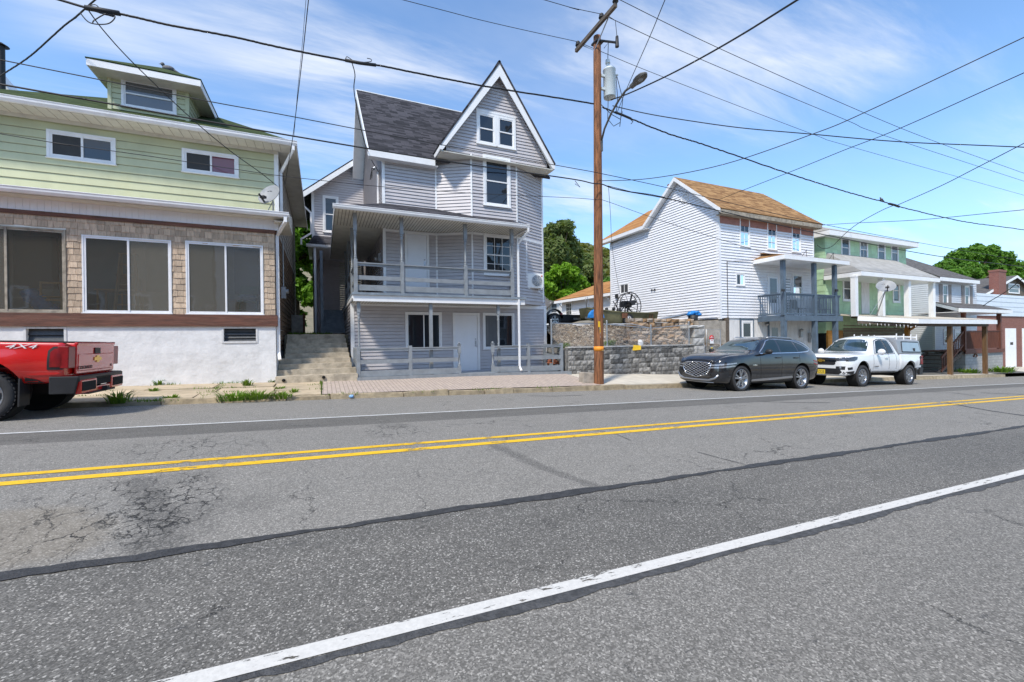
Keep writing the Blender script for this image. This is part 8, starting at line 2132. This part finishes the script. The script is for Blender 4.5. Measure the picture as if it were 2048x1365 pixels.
    mb = MB(); mb.box(5.35, 5.46, -.28, .28, .47, .60); mb.box(5.470, 5.484, -.80, -.34, .41, .55); mb.box(5.470, 5.484, .34, .76, .41, .55); mb.build('bumper_recess', M['dark'], bm_)
    mb = MB(); mb.box(5.1, 5.45, -.5, .5, .34, .42); mb.cyl((5.05, .35, .40), (5.35, .35, .38), .035); mb.box(5.30, 5.54, -.05, .05, .36, .43); mb.cyl((4.35, 0, .42), (5.05, 0, .42), .36, .36, 16) if False else None; mb.cyl((4.86, 0, .36), (4.86, 0, .50), .36, .36, 22); mb.build('spare_wheel', M['rubber'], root)
    mb = MB(); mb.box(.3, 5.2, -.50, .50, .36, .52); mb.cyl((.9, -.7, .38), (.9, .7, .38), .06); mb.cyl((4.22, -.7, .38), (4.22, .7, .38), .07); mb.build('chassis', M['dark'], root)
    mb = MB(); mb.box(3.52, 5.28, -.86, -.815, 1.136, 1.155); mb.build('bed_rail', M['black'], root); mb = MB(); mb.box(3.52, 5.28, .815, .86, 1.136, 1.155); mb.build('bed_rail', M['black'], root)
    if not cap:
        text(root, '4X4', M['letter'], .088, (4.66, -.912, 1.075), NEARROT, shear=.4, wscale=2.5)
    else:
        text(root, '4X4', M['letterdark'], .07, (5.12, -.932, 1.01), NEARROT, shear=.3, wscale=1.8); text(root, 'COLORADO', M['letterdark'], .05, (1.80, -.944, .70), NEARROT)
    if cap:
        am = M['aluminium']
        def cs(x, k): H = [(.885, 1.14), (.885, 1.17), (.80, 1.62), (.70, 1.70), (.35, 1.745), (0, 1.755)]; return [(x, -y * k, z) for y, z in H] + [(x, y * k, z) for y, z in H[-2::-1]]
        cp = loft([cs(3.50, .97), cs(3.56, 1), cs(4.4, 1), cs(5.22, 1), cs(5.30, .985)]).build('truck_cap', am, root, fix=True)
        for p in cp.data.polygons: p.use_smooth = False
        bm = bmesh.new(); bm.from_mesh(cp.data); b3 = BVHTree.FromBMesh(bm); bm.free()
        for pr in (NEAR, FAR):
            decal(b3, [(3.70, 1.20), (5.20, 1.20), (5.12, 1.60), (3.78, 1.60)], pr, .012, .1).build('cap_frame', M['black'], cp); decal(b3, [(3.74, 1.235), (5.16, 1.235), (5.085, 1.565), (3.815, 1.565)], pr, .018, .1).build('cap_door', M['satin'], cp)
            h = b3.ray_cast(V((4.62, -4 if pr is NEAR else 4, 1.30)), V((0, 1 if pr is NEAR else -1, 0)))[0]; mb = MB(); s_ = -1 if pr is NEAR else 1; mb.box(4.57, 4.67, min(h.y, h.y + s_ * .035), max(h.y, h.y + s_ * .035), 1.25, 1.36); mb.build('cap_latch', M['black'], cp)
        decal(b3, [(-.66, 1.26), (.66, 1.26), (.58, 1.60), (-.58, 1.60)], lambda a, b: ((-3, a, b), (1, 0, 0)), .01, .1).build('cap_window', M['carglass'], cp)
        mb = MB()
        for x in (3.62, 4.16, 4.70, 5.22): mb.beam((x, -.74, 1.79), (x, .74, 1.79), .03, .035); [mb.box(x - .014, x + .014, s * .74 - .014, s * .74 + .014, 1.66, 1.88) for s in (-1, 1)]
        for s in (-.70, .70): mb.beam((3.55, s, 1.765), (5.28, s, 1.765), .03, .035)
        mb.build('ladder_rack', M['white'], cp)
    for o in [c for c in root.children_recursive]:
        q = o
        while q.parent is not root: q = q.parent
        if q.name.startswith('wheel') and 'well' not in q.name: continue
        for v in o.data.vertices:
            v.co.z *= 1.10
            if v.co.x > 4.75: v.co.x = 4.75 + (v.co.x - 4.75) * .85
    fin(root); return root
wf_ = PR(1727, 774); pickup('white extended cab pickup with gray cap and ladder rack parked behind the dark gray SUV', wf_.x - .96 * SCL, wf_.y + .93 * SCL, 'whitepaint', True)
RWX = -5.22
pickup('red pickup truck cut by the left edge, parked in front of the pale green house', RWX - 4.22 * SCL, 10.0 + .93 * SCL, 'redpaint')
# ================================================================== trees and plants
def blob_leaves(mb, blobs, n, size, fill=.55, aspect=1.7, droop=.0):
    tot = sum(b[1] ** 2 for b in blobs)
    for (c, r, sq) in blobs:
        k = int(n * r * r / tot)
        for _ in range(k):
            d = V((R.gauss(0, 1), R.gauss(0, 1), R.gauss(0, 1))).normalized(); rr = r * (fill + (1 - fill) * R.random() ** .6) * (1 + .22 * sin(d.x * 7 + c[0]) * cos(d.z * 6 + c[1]))
            p = V(c) + V((d.x * rr * sq[0], d.y * rr * sq[1], d.z * rr * sq[2])); s = size * R.uniform(.6, 1.4)
            n_ = (d + V((R.gauss(0, .7), R.gauss(0, .7), R.gauss(.35, .7)))).normalized(); a = n_.orthogonal().normalized(); a = (Matrix.Rotation(R.random() * 6.28, 3, n_) @ a); b = n_.cross(a); a = a * s * aspect * .5; b = b * s * .5; f = n_ * s * .18
            mb.add([p - a, p - b * .9 + f * .4, p + a - f, p + b * .9 + f * .4], [(0, 1, 2, 3)])
def tree(name, label, base, h, trunk_r, blobs, n, size, lm, fill=.5, aspect=1.7, limbs=8, group=None):
    t_ = thing(name, label, 'tree', base, group); b = V(base); top = max(c[2] for c, r, q in blobs)
    mb = MB(); pts = [b + V((.02 * k * sin(k * 2.), .02 * k * cos(k), (top - b.z) * .82 * k / 8)) for k in range(9)]; mb.tube(pts, [trunk_r * (1 - .10 * k) for k in range(9)], 9)
    for k, (c, r, q) in enumerate(blobs[:limbs]):
        c = V(c); st = pts[min(8, max(1, int(8 * (c.z - b.z - r * .7) / (top - b.z))))]; m_ = st.lerp(c, .55) + V((0, 0, -.08 * (c - st).length)); mb.tube([st, m_, c], [trunk_r * .42, trunk_r * .25, trunk_r * .08], 6)
        for j in range(4): d = V((R.gauss(0, 1), R.gauss(0, 1), R.gauss(.3, .8))).normalized() * r * .8; mb.tube([m_.lerp(c, .5), c + d], [trunk_r * .14, trunk_r * .03], 4)
    mb.build('trunk', M['bark'], t_)
    mb = MB(); blob_leaves(mb, blobs, n, size, fill, aspect); mb.build('crown', M[lm], t_)
    return t_
def rblobs(c, rx, ry, rz, n, r0, r1, low=-1.):
    out = []
    for k in range(n):
        while True:
            d = V((R.uniform(-1, 1), R.uniform(-1, 1), R.uniform(low, 1)))
            if d.length < 1: break
        out.append(((c[0] + d.x * rx, c[1] + d.y * ry, c[2] + d.z * rz), R.uniform(r0, r1), (1, 1, .8)))
    return out
# maple between the two houses
q = PY(604, 560, 31); z0 = landz(q.x, 31)
tree('maple_tree', 'leafy green maple tree seen in the gap between the pale green and lavender houses', (q.x - .3, 31, z0), 9, .22, rblobs((q.x - .2, 31, z0 + 4.6), 2.6, 2.2, 4.0, 26, .7, 1.25, -.95), 26000, .26, 'leafmaple', .35)
# tall dark open crowned tree
q = PY(1122, 560, 52); z0 = landz(q.x, 52)
bl = []
for px, py, r in ((1100, 470, 1.3), (1130, 462, 1.4), (1112, 500, 1.7), (1140, 495, 1.5), (1095, 510, 1.5), (1128, 530, 1.8), (1150, 525, 1.3), (1100, 545, 1.7), (1140, 560, 1.6), (1115, 575, 1.8), (1088, 490, 1.0), (1120, 455, .8), (1136, 452, .7), (1104, 457, .7), (1155, 505, .8)):
    p = PY(px, py, 52 + R.uniform(-2, 2)); bl.append((tuple(p), r, (1, 1, 1.15)))
tree('spruce_tree', 'tall dark olive tree behind the small bright green tree', (q.x, 52, z0), 16, .35, bl, 15000, .30, 'leafdark', .1, 2.6, 15)
# bright young tree
q = PY(1130, 600, 40); z0 = landz(q.x, 40); bl = []
for px, py, r in ((1100, 555, .75), (1118, 545, .8), (1140, 548, .8), (1158, 560, .7), (1095, 575, .8), (1120, 570, 1.0), (1145, 575, .9), (1170, 580, .7), (1108, 590, .8), (1135, 592, .9), (1160, 592, .8), (1132, 532, .45), (1150, 540, .4), (1112, 534, .35), (1172, 570, .4), (1090, 560, .45), (1128, 540, .5)):
    p = PY(px, py, 40 + R.uniform(-1.2, 1.2)); bl.append((tuple(p), r, (1.1, 1, .75)))
tree('young_tree', 'small bright yellow green tree behind the white outbuilding', (q.x, 40, z0), 5, .12, bl, 9000, .27, 'leafbright', .2, 1.9, 17)
q = PY(1172, 570, 60); z0 = landz(q.x, 60); bl = []
for px, py, r in ((1170, 520, 1.2), (1180, 540, 1.8), (1160, 550, 1.7), (1185, 575, 2.0), (1195, 555, 1.4), (1165, 580, 1.9), (1150, 575, 1.5), (1198, 585, 1.5)): p = PY(px, py, 60 + R.uniform(-2, 2)); bl.append((tuple(p), r, (1, 1, 1)))
tree('evergreen_tree', 'dark rounded tree behind the utility pole, left of the white house', (q.x, 60, z0), 10, .25, bl, 8000, .32, 'leafdark', .2, 2)
q = PY(1213, 580, 50); z0 = landz(q.x, 50); bl = [(tuple(PY(px, py, 50)), r, (1, 1, .9)) for px, py, r in ((1208, 575, .9), (1216, 568, 1.0), (1213, 590, 1.1))]
tree('shrub', 'deep green bush between the utility pole and the white house wall', (q.x, 50, z0), 3, .08, bl, 3500, .22, 'leafdeep', .3)
# big rounded maple on the right
TYR = 46; q = PY(1955, 620, TYR); z0 = landz(q.x, TYR); bl = []
for px, py, r in ((1890, 535, 2.2), (1915, 518, 2.6), (1945, 510, 2.8), (1975, 510, 2.8), (2005, 518, 2.6), (2030, 535, 2.3), (1880, 560, 2.0), (1905, 555, 3.0), (1940, 545, 3.4), (1980, 545, 3.4), (2015, 560, 3.0), (1925, 580, 3.0), (1965, 585, 3.2), (2000, 590, 3.0), (2045, 555, 2.2), (1955, 498, 1.6), (1925, 504, 1.3), (1985, 497, 1.3), (1895, 585, 2.6), (2040, 585, 2.4)):
    p = PY(px, py, TYR + R.uniform(-3, 3)); bl.append((tuple(p), r * .82, (1, 1, .85)))
tree('maple_tree', 'big rounded deep green maple rising behind the gray house and brown gabled house', (q.x, TYR, z0), 12, .5, bl, 34000, .46, 'leafdeep', .45, 1.6, 20)
# wooded hill far behind
mb = MB()
for k in range(2600):
    Y = R.uniform(90, 330); X = R.uniform(.25, 1.2) * Y
    z = landz(X, Y); r = R.uniform(2.2, 4.2)
    for j in range(9):
        d = V((R.gauss(0, 1), R.gauss(0, 1), abs(R.gauss(0, 1)))).normalized() * r; p = V((X, Y, z + 2)) + d; n_ = (d.normalized() + V((R.gauss(0, .5), R.gauss(0, .5), .4))).normalized(); a = n_.orthogonal().normalized() * 1.5; b = n_.cross(a); mb.add([p - a, p - b, p + a, p + b], [(0, 1, 2, 3)])
struct(mb, 'forest', M['leafhill'], 'stuff', 'spring green wooded hillside far behind the lot', 'forest')
# weeds on the pavement and kerb
def tuft(x, y, z, n, h, sp, label, broad=.012):
    mb = MB()
    for k in range(n):
        a = R.random() * 6.28; rr = sp * sqrt(R.random()); bx, by = x + rr * cos(a), y + rr * sin(a) * .7; d = V((cos(a) * R.uniform(.1, .7), sin(a) * R.uniform(.1, .7), 1)).normalized(); hh = h * R.uniform(.4, 1.1); w_ = broad * R.uniform(.6, 1.5); s = V((-sin(a), cos(a), 0)) * w_
        p0 = V((bx, by, z - .01)); p1 = p0 + d * hh * .6; p2 = p0 + d * hh + V((cos(a), sin(a), -.3)) * hh * .3; mb.add([p0 - s, p0 + s, p1 + s * 1.1, p1 - s * 1.1, p2], [(0, 1, 2, 3), (3, 2, 4)])
    tag(mb.build('weed', M['grass']), label, 'weed', 'weeds growing in the pavement and kerb')
for px, py, Y, n, h, sp, lab in ((238, 806, None, 90, .32, .20, 'grass tuft at the kerb just right of the red pickup bumper'), (470, 800, None, 170, .24, .38, 'largest bushy weed clump at the kerb below the right porch window'), (512, 798, None, 150, .26, .34, 'bushy weed clump at the kerb between the largest clump and the steps'), (563, 797, None, 100, .22, .24, 'weed clump at the kerb in front of the concrete steps'),
                                (495, 772, None, 60, .24, .12, 'tall weed against the whitewashed wall near its right corner'), (318, 770, None, 40, .2, .10, 'small weed at the foot of the whitewashed wall, middle of the wall'), (408, 767, None, 22, .12, .08, 'tiny weed at the foot of the whitewashed wall under the right porch window'), (342, 797, None, 55, .12, .16, 'low weed patch on the pavement joint right of the red pickup'), (308, 782, None, 26, .12, .10, 'small grass patch in the pavement joint close to the red pickup'),
                                (560, 778, None, 40, .10, .14, 'low weeds in the pavement joint before the left end of the steps'), (588, 785, None, 45, .14, .10, 'weed in the joint left of the last flagstone'), (543, 765, None, 26, .13, .10, 'small weed at the corner of the whitewashed wall beside the steps')):
    d = ray(px, py); lo, hi = 3, 40
    for _ in range(40):
        m_ = (lo + hi) / 2; p = CAM + d * m_
        zz_ = walkz(p.x, p.y) if p.y > CURBY + .1 else roadz(p.x, p.y) + .02
        if p.z > zz_: lo = m_
        else: hi = m_
    tuft(p.x, p.y, p.z, n, h, sp, lab)
for px, Y, n, h, sp, lab in ((1882, 15.0, 160, .5, .5, 'leafy weeds growing under the porch stairs of the gray house'), (1935, 13.1, 120, .32, .8, 'weeds along the foot of the concrete block wall, left of the second carport post'), (2000, 13.0, 160, .5, .9, 'bushy weeds at the right end of the concrete block wall')):
    x = PY(px, 735, Y).x; tuft(x, Y, walkz(x, Y), n, h, sp, lab, .03)
for px, Y, lab in ((1128, 15.0, 'green weed behind the chain link fence left of the utility pole'), (1208, 15.0, 'green weed behind the chain link fence just right of the utility pole'), (1222, 15.1, 'low green weed on the bank right of the utility pole')):
    x = PY(px, 690, Y).x; tuft(x, Y, bankz(x, Y), 70, .34, .22, lab, .018)
# grass in the joints and the back yards
mb = MB()
def blades(x, y, z, h):
    a = R.random() * 6.28; s = V((cos(a), sin(a), 0)) * .012; p = V((x, y, z)); mb.add([p - s, p + s, p + V((R.gauss(0, .3), R.gauss(0, .3), 1)) * h], [(0, 1, 2)])
for k in range(1500):
    if R.random() < .6: y = R.choice((12.93, 13.74)) + R.gauss(0, .025); x = R.uniform(-6, PB0)
    else: y = R.uniform(12.1, 14.7); x = PB0 + R.gauss(-.02, .025) if R.random() < .3 else R.choice((-1.05, -2.6, -3.9)) + R.gauss(0, .05)
    if sin(x * 2.3 + y) + R.gauss(0, .4) > .3: blades(x, y, walkz(x, y) - .02, R.uniform(.03, .09))
for k in range(1400):
    x = R.choice((R.gauss(-2.2, .9), R.uniform(-5, 8))); blades(x, CURBY + .1 + R.gauss(0, .06), zc(x) - .02, R.uniform(.03, .10)) if sin(x * 3.1) + R.gauss(0, .5) > .4 else None
for k in range(500):
    x = R.uniform(-6, GX1); blades(x, GY - R.uniform(.01, .06), walkz(x, GY) - .02, R.uniform(.03, .11)) if sin(x * 4.3) + R.gauss(0, .5) > .5 else None
for k in range(5000):
    y = R.uniform(19, 30); x = R.uniform(-1.5, .4); blades(x, y, landz(x, y), R.uniform(.08, .2))
struct(mb, 'grass', M['grass'], 'stuff')
# gate, posts in the gap between the houses
mb = MB(); x = PY(600, 650, 22).x; mb.box(x - .35, x + .12, 22, 22.06, 1.8, 2.75); tag(mb.build('panel', M['conc']), 'gray standing panel at the back of the gap above the concrete steps', 'panel')
mb = MB(); x = PY(608, 650, 23).x; mb.box(x - .05, x + .05, 23, 23.1, 1.8, 2.9); tag(mb.build('post', M['rust']), 'rusty post beside the gray panel in the gap between the houses', 'post')
# blue litter on the kerb
p = PR(702, 795); mb = MB()
for k in range(3): mb.ball((p.x + R.uniform(-.05, .05), CURBY + .02, roadz(p.x, 11.9) + .06), R.uniform(.03, .05), 6, 4, .6)
tag(mb.build('litter', mat('litter_blue', (.25, .45, .75), .5, .4, 20)), 'crumpled blue and white wrapper on the kerb in front of the lavender house', 'litter')
# ================================================================== houses across the street, behind the viewer
for k, (x0, x1, h, rf, wm) in enumerate(((-27, -17.6, 9.3, 'roofgreen', 'brownside'), (-17, -8.0, 10.4, 'roofmid', 'tanback'), (-7.8, .5, 10.8, 'roofgray', 'whitev'), (1.8, 9.4, 8.0, 'roofmid', 'brick'), (11, 20, 8.2, 'roofgreen', 'grayside'))):
    y1, y0 = -11.5, -21.; z0 = gx((x0 + x1) / 2) - .2
    t_ = thing('house', ('brown gabled house across the street, farthest left', 'tan gabled house across the street, opposite the sun porch', 'white gabled house across the street, opposite the lavender house', 'brick gabled house across the street, opposite the utility pole', 'gray gabled house across the street, opposite the white house')[k], 'house', ((x0 + x1) / 2, y1, z0))
    mb = MB(); mb.prism([(x0, y1, z0), (x1, y1, z0), (x1, y1, z0 + h), ((x0 + x1) / 2, y1, z0 + h + 3.4), (x0, y1, z0 + h)], (0, y0 - y1, 0)); mb.build('wall', M[wm], t_, fix=True)
    mb = MB(); xm = (x0 + x1) / 2
    for s in (-1, 1): slab(mb, [(xm + s * ((x1 - x0) / 2 + .4), y1 + .4, z0 + h - .3), (xm, y1 + .4, z0 + h + 3.5), (xm, y0, z0 + h + 3.5), (xm + s * ((x1 - x0) / 2 + .4), y0, z0 + h - .3)], .1)
    uvize(mb.build('roof', M[rf], t_)); f_ = Fr((0, y1, 0), (-1, 0, 0), (0, 1, 0))
    for zz_ in (.9, 3.6):
        for xx in (x0 + 1.2, xm - .5, x1 - 2.2): window(t_, f_, -xx - 1, -xx, z0 + zz_, z0 + zz_ + 1.6, 'hung', .1, .05)
